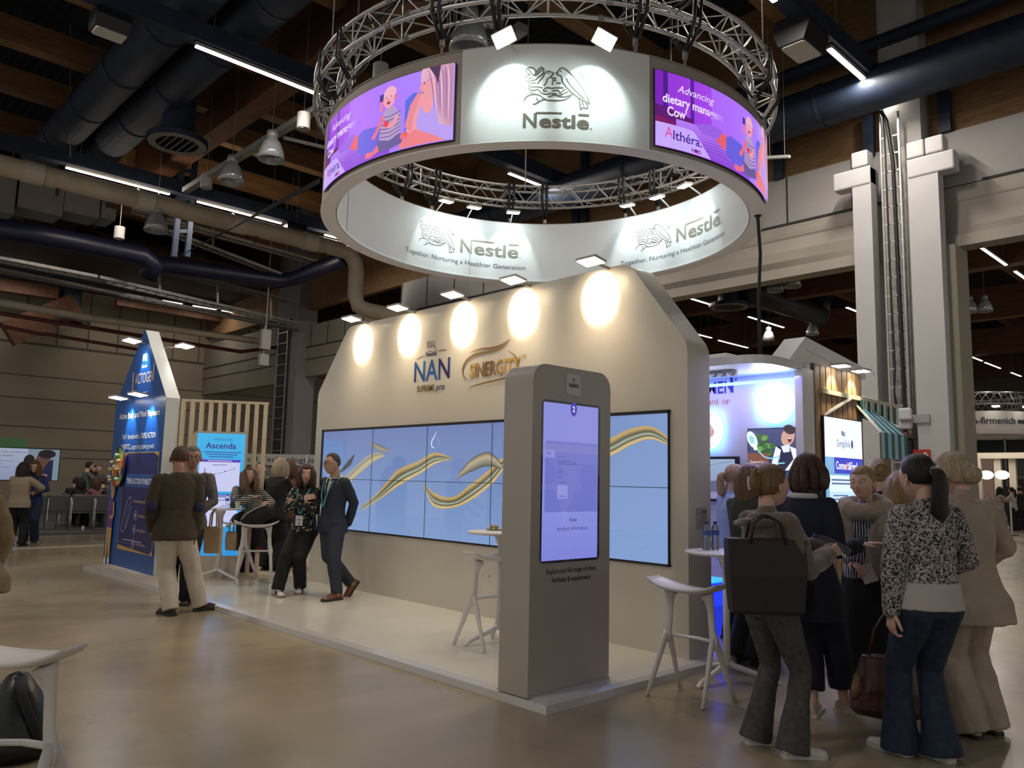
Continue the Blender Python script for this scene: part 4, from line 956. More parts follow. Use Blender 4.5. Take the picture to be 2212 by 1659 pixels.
# cove light
MB().box(*rel(-9.3, 8.06, 2.66), *rel(BX-.1, 8.09, 2.69)).build('cove_strip', emat('cove_blue', (.12, .25, 1.0), 6), e)
area('booth_cove_light', (-5.2, 7.98, 2.70), (0, -.3, -1), 2.6, .05, 10, (.12, .14, 1), 180)
area('booth_cove_light', (-4.6, 7.7, 2.60), (0, .35, -1), 1.3, .3, 4, (.75, .6, 1), 180)
def bq(px, py): p = ony(px, py, BY); return p.x-BX, p.z-.065
A = Art(); c0 = bq(1585, 850)
x0, zb = bq(1533, 852); x1, zt_ = bq(1585, 823)
A.text('MEN', x0-.03, 2.515, .145, hexc('3d2f7a'), width=.345, bold=.02); A.text('TA', x0-.30, 2.515, .145, hexc('3d2f7a'), width=.24, bold=.02); A.rect(x1-.045, 2.515, x1-.01, 2.70, hexc('3d2f7a')); A.ell(x1+.03, 2.66, .015, .015, hexc('6a5aa0'), 10)
for k, ch in enumerate('Junior'): A.text(ch, x0-.10+k*.066, 2.385-.004*(k % 2), .085, [hexc('c04a50'), hexc('d2703a'), hexc('d0904a'), hexc('c88840'), hexc('e09a50'), hexc('c25a60')][k], width=[.06, .05, .05, .016, .05, .04][k])
A.build('lettering', lambda u, v, t: Vector((u, -t, v)), PRINT, e)
def glow_disc(px, py, r, label, first):
    p = ony(px, py, BY-.03); g_ = empty('glowing_disc', p, label=label, cat='light')
    MB().lathe([(r+.012, -.012), (r+.012, .012), (r-.015, .012), (r-.015, -.012), (r+.012, -.012)], seg=40).build('halo_ring', emat('halo_blue', (.10, .45, 1.0), 10), g_).rotation_euler = (PI/2, 0, 0)
    A = Art(); A.ell(0, 0, r, r, (lambda x, y: mixc((1.6, 1.5, 1.55), (1.0, .72, .60), abs(y+.03*x)/r*.9+.1*math.sin(x*30))) if not first else (lambda x, y: mixc((1, 1, 1), (1, .92, .95), abs(y)/r)), 40)
    if not first: A.ell(.02, -.02, r*.5, r*.35, hexc('d9a890')); A.ell(.06, .02, r*.2, r*.22, hexc('e3b79c'))
    A.build('face', lambda u, v, t: Vector((u, -.02-t, v)), artmat('disc_face_bright', 2.2) if first else artmat('disc_face', .8), g_)
    area('disc_light', p+Vector((0, -.06, 0)), (0, 1, 0), r*2.2, r*2.2, 2.5, (.25, .45, 1), 180)
    area('disc_light_front', p+Vector((0, -.05, 0)), (0, -1, 0), r*2, r*2, 4, (.9, .9, 1), 180)
glow_disc(1673, 869, .222, 'big glaring round disc light with a blue halo on the lilac wall', True)
glow_disc(1524, 930, .222, 'peach disc light with a blue halo half hidden by the lit wall', False)
# three track spots under canopy
e2 = empty('spot_track', ony(1560, 792, 7.55), label='white spotlight bar with three round heads under the booth canopy', cat='lamp')
MB().box(-.35, -.03, .03, .16, .03, .075).build('bar', M_WHITE, e2)
for k in range(3):
    dx = -.10+.11*k; s_ = MB().tube([(dx, 0, -.05+.0), (dx, 0, -.051)], .05, 14)
    h = MB().cyl((dx-.01, -.035, -.045), (dx+.01, .04, -.075), .042, seg=16).build('spot_head', mat('spot_grey', (.42, .41, .42), .35), e2)
    MB().tube([(dx+.055*math.cos(a*PI/8), 0, -.05+.06*math.sin(a*PI/8)) for a in range(16)], .005, 6, closed=True).build('yoke', M_WHITE, h)
    spot('booth_spot', tuple(e2.location+Vector((dx, 0, -.08))), (-.1, .6, -.42), 3, (1, .9, .95), 60, .8)
# advert screen on the lilac wall
a = ony(1617, 928, BY-.02); b = ony(1733, 1045, BY-.02); sw2 = b.x-a.x; sh2 = a.z-b.z
e3 = empty('advert_screen', (a.x, BY-.005, b.z), label='bright advert screen of a laughing woman on the lilac booth wall', cat='screen')
MB().box(-.01, -.02, -.01, sw2+.01, .005, sh2+.01).build('housing', M_BLACK, e3)
A = Art(); A.grid(0, 0, sw2, sh2, lambda x, y: mixc(hexc('1d2740'), hexc('4a4f78'), y/sh2), 4, 4)
for k in range(26): A.ell(.07+random.random()*.24, .30+random.random()*.22, .035, .03, hexc(random.choice(['3d6b2f', '5b8a3a', '2d5326', '6d9a48'])), 10)
A.rect(0, .2, .25, .33, hexc('7a4a34')); A.rect(0, 0, sw2, .2, hexc('2a3f86'))
A.ell(.48, .50, .075, .10, hexc('caa090'), rot=-20); A.ell(.50, .58, .07, .05, hexc('3a2a2a'), rot=-20); A.ell(.50, .47, .022, .03, hexc('6a2020')); A.ell(.50, .485, .018, .008, hexc('f0e8e8')); A.poly([(.32, .14), (.36, .40), (.46, .40), (.56, .36), (.60, .2), (.56, .12)], hexc('1c1f3c'))
A.poly([(.34, .4), (.27, .15), (.34, .12), (.40, .36)], hexc('e8ecf5')); A.poly([(.5, .4), (.60, .36), (.62, .2), (.52, .14), (.44, .14), (.54, .26)], hexc('e8ecf5')); A.ell(.30, .14, .04, .025, hexc('d09a88')); A.poly([(.40, .40), (.5, .42), (.5, .34), (.43, .33)], hexc('dfe6f2'))
A.stroke([(.12, .37), (.2, .29), (.3, .27), (.38, .29), (.36, .22), (.44, .22)], .014, hexc('8fd0e0'), False); A.ell(.06, .48, .055, .10, hexc('e6f2f6'), rot=25); A.ell(.055, .48, .03, .05, hexc('9ad6d8'), rot=25); A.ell(.1, .38, .025, .02, hexc('f0f4f8'))
A.text('Designed for', .03, .22, .028, hexc('d9dcea'), width=.17, shear=.2); A.text('optimised absorption', .03, .18, .026, hexc('d9dcea'), width=.25, shear=.2); A.text('Designed for', .03, .11, .042, hexc('f4f4fa'), width=.25, bold=.02); A.text('comfort', .10, .04, .042, hexc('f4f4fa'), width=.16, bold=.02)
A.build('display', lambda u, v, t: Vector((u, -.021-t, v)), SCREEN_HI, e3, step=.0006)
# black framed television at its left
a = ony(1480, 987, BY-.03); b = ony(1596, 1085, BY-.03)
e3 = empty('television', (a.x, BY-.005, b.z), label='black framed television low on the lilac wall beside the lit wall edge', cat='television')
tw2 = b.x-a.x; th2 = a.z-b.z
MB().box(0, -.05, 0, tw2, .005, th2).build('housing', M_BLACK, e3)
A = Art(); A.grid(.03, .03, tw2-.03, th2-.03, lambda x, y: mixc(hexc('8f93bd'), hexc('a9c4e6'), y/th2), 2, 4)
A.poly([(.03, .1), (tw2-.03, .1), (tw2-.03, .24), (tw2-.12, .30), (tw2-.16, .33), (tw2-.22, .30), (tw2-.26, .24), (.03, .2)], hexc('6a6a90')); A.rect(.03, .03, tw2-.03, .11, hexc('9a94c4')); A.stroke([(.1, .3), (.3, .40), (tw2-.06, .46)], .004, hexc('5a6a88'))
A.build('display', lambda u, v, t: Vector((u, -.051-t, v)), artmat('tv_glow', .8, rough=.2), e3, step=.0006)
# timber clad side facing right
e = empty('timber_clad_wall', (BX, 8.3, .065), label='warm timber clad side wall beside the lilac booth', cat='booth wall')
MB().box(-.15, 0, 0, 0, 1.26, 2.80).build('core', mat('clad_gap', (.12, .08, .05), .8), e)
M_CLAD = mat('warm_timber_cladding', (.42, .27, .14), .5, col2=(.33, .20, .10), nscale=5, stretch=(4, 4, .25))
for k in range(9): MB().box(0, .01+k*.139, 0, .02, .01+k*.139+.115, 2.80).build('board', M_CLAD, e)
MB().box(-.02, -.03, 0, .03, .0, 2.80).build('end_trim', mat('brown_trim', (.16, .12, .09), .6), e)
for k, (y_, z_) in enumerate([(8.72, 2.84), (9.25, 2.84)]):
    clip_lamp((BX+.14, y_, z_+.03), -PI/2, '%s lamp clipped on top of the timber clad wall' % ['left', 'right'][k], glow=E_NEUT, size=(.2, .17), tilt=.0, arm=(0, .15, -.05))
    spot('cladding_spot', (BX+.14, y_, z_), (-.22, 0, -.5), 22, (1, .85, .6), 75, .4)
# folded white roof on top
e = empty('folded_roof', (-4.2, 8.6, 2.85), label='white folded roof piece on top of the purple booth', cat='roof panel')
mb = MB(); pr = [(-.75, .0), (-.34, .31), (1.25, .14), (1.25, .0), (-.34, .17), (-.70, -.03)]
mb.prism(pr, lambda u, v, t: Vector((.25*(t-.0), u, v))); mb.build('folded_sheet', mat('roof_white', (.85, .85, .85), .6), e)
mb = MB(); mb.add([(.24, -.72, .0), (.24, -.34, .28), (.24, 1.25, .1), (.24, 1.25, 0)], [(0, 1, 2, 3)]); mb.build('gable_fill', M_WHITE, e)
# awnings
e = empty('striped_awning', (BX, 9.4, 2.5), label='upper awning with a dark green and white striped valance', cat='awning')
MB().beam((.03, -.98, .07), (.03, 1.2, .065), .05, .05).build('front_bar', mat('cream_metal', (.60, .56, .42), .4), e)
MB().beam((.0, -.95, -.22), (.05, -.25, .05), .03, .03).build('bracket', M_WHITE, e)
A = Art(); n = 22
for k in range(n):
    u = k*1.15/n; A.poly([(u, .05), (u+1.15/n, .05), (u+1.15/n, -.17-.01*(k % 2)), (u, -.17)], [hexc('1f4a48'), hexc('d5dccf')][k % 2], same=k > 0)
A.build('valance', lambda u, v, t: Vector((.06+.012*math.sin(u*28), u, v)), artmat('awning_cloth', 0, rough=.7, printed=True), e, du=.02)
mb = MB(); mb.add([(.06, 0, .05), (.06, 1.15, .05), (-.4, 1.15, .25), (-.4, 0, .25)], [(0, 1, 2, 3)]); mb.build('canvas', mat('awning_top', (.55, .55, .5), .7), e)
e = empty('striped_awning', (BX, 9.36, 2.16), label='lower awning with teal and white stripes, sloping toward the viewer', cat='awning')
A = Art(); n = 8
for k in range(n):
    u = k*.80/n; col = [hexc('2a7f78'), hexc('b9cfee')][k % 2 == 0]
    A.poly([(u, 0), (u+.1, 0), (u+.1, -.30+.02*((k//2) % 2)), (u, -.30)], col, same=k > 0)
A.z = 1
for k in range(n):
    u = k*.80/n; col = [hexc('2a7f78'), hexc('b9cfee')][k % 2 == 0]
    A.poly([(u, 0), (u+.1, 0), (u*.65+.065, .34), (u*.65, .34)], col, same=k > 0)
A.rect(0, .14, .72, .17, hexc('b9cfee')); A.rect(0, -.01, .8, .02, hexc('b9cfee'))
A.build('canvas', lambda u, v, t: Vector((.30-max(0, v)*.85, u, v+.1*0-t*0)), artmat('awning_cloth', 0, rough=.7, printed=True), e, du=.1)
MB().beam((.30, 0, 0), (.0, 0, .36), .02, .02).build('side_bar', M_WHITE, e)
# tall advert screen on the cladding
y0, y1 = 8.44, 9.42
e = empty('advert_screen', (BX+.03, y0, 1.05), label='tall bright screen reading Connect and Feed on the timber clad wall', cat='screen')
MB().box(-.02, -.01, 0, .02, y1-y0+.01, 1.25).build('housing', M_BLACK, e); W_ = y1-y0
A = Art(); A.grid(0, 0, W_, .90, lambda x, y: mixc(hexc('3f8f5a'), hexc('7fb0e8'), .4+.6*y), 4, 4); A.rect(0, .80, W_, 1.24, hexc('f2f6ff')); A.rect(.22, .62, W_, .80, hexc('1a2ec0'))
A.text('Simplink', .30, .92, .085, hexc('3a6a9a'), width=.36); A.ell(.70, .96, .025, .05, hexc('2a3a6a')); nest_logo(A, .42, 1.04, .10, .06, hexc('5a6a7a'), .006)
A.text('Connect&Feed', .26, .67, .09, hexc('f0f2ff'), width=.56, bold=.02); A.text('&', .525, .67, .09, hexc('e06060'), width=.05, bold=.02)
A.poly(rrect(.08, .05, .93, .60, .03), hexc('bfe0fa')); A.poly(rrect(.08, .42, .93, .60, .03), hexc('dcefff'))
for k, (v_, w2) in enumerate([(.54, .55), (.50, .75)]): A.rect(.13, v_, .13+w2, v_+.018, hexc('3a5a8a'))
for k, (v_, w2) in enumerate([(.37, .38), (.33, .33), (.29, .36), (.22, .40)]): A.rect(.16, v_, .16+w2, v_+.014, hexc('3a5a9a'))
A.rect(.13, .15, .55, .18, hexc('1c2a78')); A.rect(.12, .0, .55, .12, hexc('eef6ff'))
for u in (.66, .80): A.rect(u-.05, .08, u+.05, .22, hexc('f4d8e4')); A.rect(u-.018, .22, u+.018, .30, hexc('8a50b0')); A.poly([(u-.05, .22), (u+.05, .22), (u+.018, .25), (u-.018, .25)], hexc('e8e8f4'))
A.build('display', lambda u, v, t: Vector((.021+t, u, v)), SCREEN_HI, e, step=.0006)
# glowing blue counter inside the booth
e = empty('blue_counter', (-4.62, 7.05, .065), label='small counter glowing saturated blue at the foot of the purple booth', cat='counter')
MB().box(-.35, -.2, .28, .35, .2, .50).build('light_box', emat('counter_blue', (.01, .03, 1.0), 1.8), e)
MB().box(-.35, -.2, .50, .35, .2, .515).build('top_edge', emat('counter_cyan', (.02, .35, 1.0), 1.5), e)
MB().box(-.33, -.18, 0, .33, .18, .28).build('plinth', emat('counter_blue_low', (.02, .04, .8), .8), e)
area('counter_light', (-4.7, 6.95, .5), (.2, -1, -.6), .7, .5, 9, (.12, .15, 1), 180)
area('booth_floor_light', (-3.8, 6.9, 2.6), (.25, -.25, -1), .8, .8, 14, (.45, .45, 1), 150)
# leaflet holder on the end of the lit wall
p = onx(1515, 1120, -3.852); e = empty('leaflet_holder', p, label='clear leaflet holder on the narrow end of the lit wall', cat='leaflet holder')
MB().box(0, -.07, -.09, .015, .07, .09).build('pocket', mat('clear_holder', (.36, .34, .34), .15), e)
A = Art(); A.rect(-.02, -.06, .06, .085, hexc('a8a49c')); A.rect(-.01, .04, .05, .07, hexc('5a7a4a')); 
for k in range(4): A.rect(-.01, -.04+k*.018, .045, -.035+k*.018, hexc('4a6a7a'))
A.build('leaflet', lambda u, v, t: Vector((.016+t, u, v)), PRINT, e)
# cable dropping from the ring to the booth roof
pt = onz(1637, 466, 4.9); pb = Vector((pt.x, pt.y, 2.9))
mb = MB(); mb.tube([pt, pt+Vector((0, 0, -.03)), pt+Vector((.02, .01, -.5)), pt+Vector((-.01, 0, -1.1)), pt+Vector((0, 0, -2.02))], [.05, .022, .022, .02, .03], 8)
tag(mb.build('drop_cable', M_BLACK, smooth=True), 'black power cable dropping from the ring onto the booth roof', 'cable')
# booth of another exhibitor behind, at the left
e = empty('exhibitor_booth', (-17.8, 9.0, 0), math.radians(44), label='grey booth fascia reading Medical Technologies behind the slats', cat='booth')
q = onpl(690, 975, Vector((-17.8, 9.0, 0)), Vector((.72, -.69, 0)))
MB().box(-1.9, 0, 1.75, 2.6, .08, 2.02).build('fascia', mat('fascia_grey', (.42, .41, .40), .6), e)
MB().box(-1.9, .05, 0, 2.6, .12, 1.75).build('back_panel', mat('booth_grey', (.16, .155, .15), .7), e)
for x in (-1.9, .9, 2.3): MB().box(x, -.03, 0, x+.06, .05, 2.02).build('post', M_ALU, e)
A = Art(); A.text('Medical Technologies', -1.0, 1.83, .13, hexc('2a2a2c'), width=2.1, bold=.005); A.build('lettering', lambda u, v, t: Vector((u, -.001-t, v)), PRINT, e)
MB().box(1.2, .03, 1.35, 2.2, .04, 1.5).build('yellow_strip', mat('yellow_print', (.4, .36, .1), .6), e)
# stage screen at far left
e = empty('stage_screen', (-29.5, 6.6, 1.2), label='big presentation screen with a mother and child picture at far left', cat='screen')
a = onx(0, 967, -29.5); b = onx(130, 972, -29.5); c = onx(130, 1038, -29.5)
W_ = b.y-a.y+1.2; H_ = b.z-c.z; e.location = (-29.5, a.y-1.2, c.z)
MB().box(-.05, -.03, -.03, -.005, W_+.03, H_+.03).build('housing', M_BLACK, e)
A = Art(); A.grid(0, 0, W_, H_, lambda x, y: mixc(hexc('a8b4d8'), hexc('c8d2ee'), y/H_), 3, 3); u0 = 2.0
A.rect(u0, 0, W_, H_, hexc('8fa8b8')); A.ell(u0+.45, H_*.62, .22, .30, hexc('6a4a3c')); A.ell(u0+.55, H_*.85, .26, .14, hexc('1c1412')); A.ell(u0+.05, H_*.62, .16, .2, hexc('1c1412'))
A.poly([(u0+.3, .0), (u0+.75, .0), (u0+.75, .7), (u0+.6, .6)], hexc('18204a')); A.poly([(u0-.05, .2), (u0+.12, .5), (u0+.3, .45), (u0+.4, .15), (u0+.1, .05)], hexc('d0d0d4'))
for k in range(4): A.stroke([(u0-.0, .2+.08*k), (u0+.34, .14+.08*k)], .025, hexc('202028'), False)
A.rect(u0+.3, .1, u0+.6, .2, hexc('b98068')); A.text('What does the early microbiome', .6, H_-.14, .06, hexc('4a4a78'), width=1.35); A.text('shape lifelong health?', .6, H_-.26, .06, hexc('4a4a78'), width=1.0)
for k in range(4): A.rect(.7, H_-.42-k*.10, .7+[.9, .6, .8, .5][k], H_-.405-k*.10, hexc('7a80a0'))
A.build('display', lambda u, v, t: Vector((t, u, v)), artmat('stage_glow', .55, rough=.4), e, step=.001)
p0_, p1_ = onx(-10, 966, -29.6), onx(62, 948, -29.6)
tag(MB().box(-29.7, p0_.y-1, p0_.z, -29.65, onx(61, 950, -29.6).y, p1_.z).build('green_board', mat('green_board', (.10, .26, .11), .7)), 'plain green board above the stage screen at far left', 'board')
struct('floor_carpet', MB().box(-37, -2, 0, -21.0, 10.5, .012), mat('grey_carpet', (.075, .072, .07), .95, noise_amt=.1))
struct('floor_strip', MB().box(-17.9, 3.2, 0, -17.6, 8.0, .008), mat('pale_tape', (.45, .42, .34), .7))
tag(MB().box(-23.5, 7.0, 0, -23.0, 7.9, 1.0).build('lectern', mat('dark_lectern', (.06, .05, .045), .6)), 'dark lectern box behind the seated audience', 'lectern')
# ================================================================== HANGING RING AND TRUSS
RC = Vector((-7.33, 7.51)); RO = 2.945; RI = 2.75; RZ0 = 4.90; RZ1 = 5.93
ring = empty('hanging_ring_sign', (RC.x, RC.y, RZ0), label='huge white hanging ring sign with curved purple screens over the stand', cat='hanging sign')
def rp(deg, r, z): a = math.radians(deg); return Vector((r*math.cos(a), r*math.sin(a), z-RZ0))
def rw(deg, r, z): return rp(deg, r, z)+ring.location
M_RF = mat('stretched_white_fabric', (.62, .64, .66), .75, bump=.15, bscale=3)
M_RB = mat('ring_grey_beige_shell', (.34, .31, .27), .55)
N_ = 144
def arc_shell(a0, a1, r, z0, z1, n=None, back=.02):
    n = n or max(4, int(abs(a1-a0)/2.5)); mb = MB(); vs = []
    for i in range(n+1):
        a = a0+(a1-a0)*i/n
        for (rr, zz) in ((r, z0), (r, z1), (r-back, z1), (r-back, z0)): vs.append(rp(a, rr, zz))
    fs = []
    for i in range(n):
        for j in range(4): fs.append((i*4+j, i*4+(j+1) % 4, (i+1)*4+(j+1) % 4, (i+1)*4+j))
    fs += [(0, 1, 2, 3), (n*4+3, n*4+2, n*4+1, n*4)]
    return mb.add(vs, fs)
arc_shell(0, 360, RO-.012, RZ0+.012, RZ1, 144, .03).build('outer_shell', M_RB, ring, smooth=False)
nf = arc_shell(-62.3, -23.8, RO, RZ0+.012, RZ1, 40, .008).build('fabric_front', mat('fabric_front_white', (.70, .71, .70), .7), ring)
arc_shell(60, 100, RO, RZ0+.012, RZ1, 40, .008).build('fabric_rear', mat('fabric_front_white', (.70, .71, .70), .7), ring)
arc_shell(180, 220, RO, RZ0+.012, RZ1, 40, .008).build('fabric_side', mat('fabric_front_white', (.70, .71, .70), .7), ring)
arc_shell(0, 360, RI+.02, RZ0+.035, RZ1, 144, .02).build('inner_fabric', M_RF, ring, smooth=False)
mb = MB().lathe([(RI, 0), (RO, 0), (RO, .012), (RI, .012), (RI, 0)], seg=144); mb.build('lower_rim', mat('rim_white', (.86, .84, .84), .6), ring)
mb = MB().lathe([(RI+.005, .012), (RI+.005, .05), (RI-.012, .05), (RI-.012, .012)], seg=144); mb.build('inner_channel', mat('channel_white', (.70, .74, .76), .4), ring)
MB().lathe([(RI, RZ1-RZ0), (RO, RZ1-RZ0), (RO, RZ1-RZ0+.012), (RI, RZ1-RZ0+.012), (RI, RZ1-RZ0)], seg=144).build('upper_rim', M_RB, ring)
for a in (-140, 160): mb = arc_shell(a-.15, a+.15, RI+.0, RZ0+.05, RZ1-.02, 2, .01).build('fabric_seam', mat('seam', (.5, .52, .55), .6), ring)
# picture screens
def pscreen(a0, name, lab):
    Wd = 45.5; L = math.radians(Wd)*RO; z0, z1 = 4.965, 5.792
    A = Art(); D = L/Wd   # metres per degree
    def bg(x, y): return mixc(mixc(hexc('a24fe8'), hexc('b070ff'), (x/L)*2), hexc('a88cff'), (x/L-.5)*2)
    A.grid(0, z0, L, z1, bg, 46, 10)
    A.grid(0, z0, 15*D, z1, lambda x, y: mixc(hexc('8d2fd0'), hexc('a545ea'), x/(15*D)), 8, 4)
    A.rect(0, 5.28, 1.9*D, z1, hexc('7a1fb8')); A.rect(1.9*D, 5.22, 3*D, z1, hexc('4a1488')); A.rect(8.8*D, 5.22, 9.8*D, z1, hexc('5a1a9a')); A.poly([(0, 5.30), (9.8*D, 5.22), (9.8*D, 5.34), (0, 5.42)], hexc('5c0f70')); A.poly([(0, 5.22), (9.5*D, 5.14), (9.8*D, 5.22), (0, 5.30)], hexc('7a1060'))
    A.grid(5*D, z0, 30*D, 5.30, lambda x, y: mixc(hexc('8c44d8'), hexc('b57cf4'), (y-z0)/.35), 10, 4)
    for k in range(7): A.stroke([((9+k)*D, 5.02+.04*k), ((16+k)*D, 5.06+.035*k), (24*D, 5.02+.04*k)], .008, hexc('7c3ac4'), False, True)
    A.poly([(10*D, 5.30), (14*D, 5.36), (18*D, 5.36), (19*D, 5.24), (12*D, 5.22)], hexc('9a60e4'))
    # text
    WT = hexc('f0e0ff')
    A.text('Advancing', 5.3*D, 5.60, .085, WT, width=10.4*D, shear=.35); A.text('dietary manageme', 1.7*D, 5.455, .095, lambda x, y: mixc(WT, hexc('a860f0'), (x/D-13)/6.5), width=18*D, bold=.02); A.text("Cow'", 2.8*D, 5.32, .10, WT, width=4.9*D, bold=.02)
    A.poly(roundpoly([(0, z0), (14.5*D, z0), (9.5*D, 5.22), (0, 5.225)], [0, 0, .12, 0]), hexc('c8a8ff'))
    A.text('A', 2.2*D, 5.075, .12, hexc('e04a98'), width=1.9*D); A.text('lthéra.', 4.2*D, 5.065, .105, hexc('3a1a90'), width=7.6*D, bold=.01); A.ell(10.3*D, 5.0, .035, .03, hexc('e878c8')); A.text('HMO.', 8.9*D, 4.985, .04, hexc('3a1a80'), width=2.9*D, bold=.02)
    # toy, bedding, mother's legs
    sk, sk2 = hexc('e8708a'), hexc('f09aa8')
    A.rect(26.6*D, 5.58, 27.8*D, 5.66, hexc('4a2a90')); A.rect(26.8*D, 5.46, 27.6*D, 5.58, hexc('e87a98'))
    A.poly([(16.5*D, 5.22), (18.5*D, 5.33), (20.2*D, 5.30), (21*D, 5.2), (19*D, 5.14), (16.4*D, 5.20)], hexc('e8606c')); A.poly([(19.6*D, 5.30), (21.5*D, 5.34), (28*D, 5.30), (30*D, 5.10), (24*D, 4.99), (19.5*D, 5.10)], hexc('6a60e0'))
    A.poly([(34*D, 5.5), (36*D, 5.56), (38.5*D, 5.54), (40*D, 5.2), (34*D, 5.1)], hexc('5a6ae0'))
    # baby
    A.poly([(25.5*D, 5.0), (26.5*D, 5.14), (29.5*D, 5.18), (33.5*D, 5.14), (34*D, 5.04), (30*D, 5.0)], hexc('6a5a9a'))
    A.poly([(22.5*D, 4.99), (22.8*D, 5.05), (25*D, 5.04), (26.5*D, 5.10), (27*D, 5.02), (24*D, 4.975)], sk); A.poly([(27*D, 5.14), (27.4*D, 5.38), (28.5*D, 5.47), (31*D, 5.48), (33*D, 5.36), (33*D, 5.16), (30*D, 5.10)], hexc('b49ac8'))
    for k in range(6): A.stroke([(27.2*D, 5.17+.045*k), (30*D, 5.15+.045*k), (33*D, 5.19+.042*k)], .010, hexc('6f4f98'), False)
    A.stroke([(28*D, 5.40), (26.6*D, 5.28), (25.4*D, 5.20)], .05, sk, False); A.ell(25.3*D, 5.20, .035, .03, sk); A.stroke([(32*D, 5.36), (31*D, 5.27), (29.3*D, 5.27)], .05, sk2, False); A.ell(29*D, 5.30, .04, .035, hexc('e83a50'))
    A.ell(29.6*D, 5.585, .088, .115, hexc('f0a0b4')); A.ell(29.8*D, 5.64, .092, .075, hexc('eeb0c4')); A.ell(31.4*D, 5.58, .018, .03, sk); A.ell(28.9*D, 5.595, .010, .007, hexc('401838')); A.ell(30.2*D, 5.60, .010, .007, hexc('401838'), same=True); A.ell(29.5*D, 5.53, .024, .016, hexc('80203c')); A.ell(29.5*D, 5.565, .010, .012, sk)
    # mother
    A.poly([(34.5*D, 5.15), (36.5*D, 5.42), (38.5*D, 5.56), (41*D, 5.6), (45.5*D, 5.5), (45.5*D, z0), (38*D, z0+.02)], sk2); A.poly([(37*D, 5.20), (38*D, 5.40), (39*D, 5.30), (40.5*D, 5.30), (41.5*D, 5.52), (45.5*D, 5.5), (45.5*D, z0), (39*D, 4.98)], hexc('b89cf0'))
    A.poly([(34.2*D, 5.2), (35.4*D, 5.42), (37.5*D, 5.56), (38*D, 5.5), (36.4*D, 5.3), (36*D, 5.12)], hexc('e88898')); A.poly([(32.8*D, 5.0), (34.5*D, 5.10), (37*D, 5.14), (41*D, 5.05), (44*D, z0), (33*D, z0)], hexc('ec8088')); A.ell(34.2*D, 5.10, .06, .04, sk); A.ell(34.4*D, 5.12, .03, .02, hexc('e86a30'))
    A.poly([(37.8*D, 5.74), (38.1*D, 5.62), (37.5*D, 5.585), (38.1*D, 5.56), (38.2*D, 5.50), (39.2*D, 5.46), (41*D, 5.46), (42*D, 5.62), (42*D, 5.78), (39*D, 5.785)], hexc('e89aa8')); A.ell(38.8*D, 5.63, .012, .008, hexc('5a2048')); A.ell(38.5*D, 5.53, .012, .006, hexc('c03860'))
    A.poly([(37.9*D, 5.64), (38.2*D, 5.79), (45.5*D, 5.79), (45.5*D, 5.1), (42.5*D, 5.15), (41.2*D, 5.5), (41.3*D, 5.66), (39.3*D, 5.64)], lambda x, y: mixc(hexc('e8b4c8'), hexc('c08ab0'), .5+.5*math.sin(x*60)))
    for k in range(9): A.stroke([((39.5+k*.65)*D, 5.785), ((40.6+k*.55)*D, 5.6), ((41.4+k*.45)*D, 5.3-.02*k)], .009, hexc(['8a5a90', 'f4d4e4', 'a878a8'][k % 3]), False, True)
    A.poly([(39.9*D, 5.79), (42.6*D, 5.79), (42.0*D, 5.58), (41.6*D, 5.66)], hexc('4a2a50'))
    s = empty(name, (RC.x, RC.y, RZ0), label=lab, cat='screen')
    a_ = a0
    arc = MB(); 
    n = 30; vs = []
    for i in range(n+1):
        a = a0-.2+(Wd+.4)*i/n
        for (rr, zz) in ((RO, z0-.008), (RO+.012, z0-.008), (RO+.012, z1+.008), (RO, z1+.008)): vs.append(rp(a, rr, zz))
    fs = [(i*4+j, i*4+(j+1) % 4, (i+1)*4+(j+1) % 4, (i+1)*4+j) for i in range(n) for j in range(4)]+[(3, 2, 1, 0), (n*4, n*4+1, n*4+2, n*4+3)]
    arc.add(vs, fs).build('backing_modules', M_BLACK, s)
    A.build('picture', lambda u, v, t: rp(a0+u/D, RO+.014+t, v), artmat('ring_screen_glow', 1.0, rough=.5), s, du=D*1.5, step=.0004)
    area('ring_screen_light', tuple(rw(a0+Wd/2, RO+.1, 5.4)), tuple(rp(a0+Wd/2, 1, RZ0)), 2.2, .8, 12, (.6, .35, 1))
pscreen(-109.2, 'curved_screen', 'curved purple picture screen on the left front of the ring')
pscreen(-22.7, 'curved_screen', 'curved purple picture screen on the right front of the ring')
# logos
A = Art(); TA = hexc('5e5544'); LN = hexc('5f6058'); D = math.radians(1)*RO
nest_logo(A, -6.0*D, 5.245, 13*D, .435, LN, .0135); nestle_word(A, -6.2*D, 5.045, 13.0*D, .15, TA)
A.build('front_logo', lambda u, v, t: rp(-43.4+u/D, RO+.002+t, v), PRINT, ring, du=D*2, step=.0005)
def inner_logo(ac):
    D = math.radians(1)*RI; fn = lambda u, v, t: rp(ac-u/D, RI-.002-t, v)
    A = Art(); nest_logo(A, -19.8*D, 5.27, 14.5*D, .44, LN, .012); A.build('nest_drawing', fn, PRINT, ring, du=D*2, step=.0005)
    A = Art(); nestle_word(A, -3.3*D, 5.32, 21.5*D, .235, hexc('777468')); A.build('brand_word', fn, PRINT, ring, du=D*2, step=.0005)
    A = Art(); A.text('Together, Nurturing a Healthier Generation', -25.6*D, 5.115, .078, hexc('4c5560'), width=46.5*D); A.build('tagline', fn, PRINT, ring, du=D*2, step=.0005)
inner_logo(160.5); inner_logo(79.5)
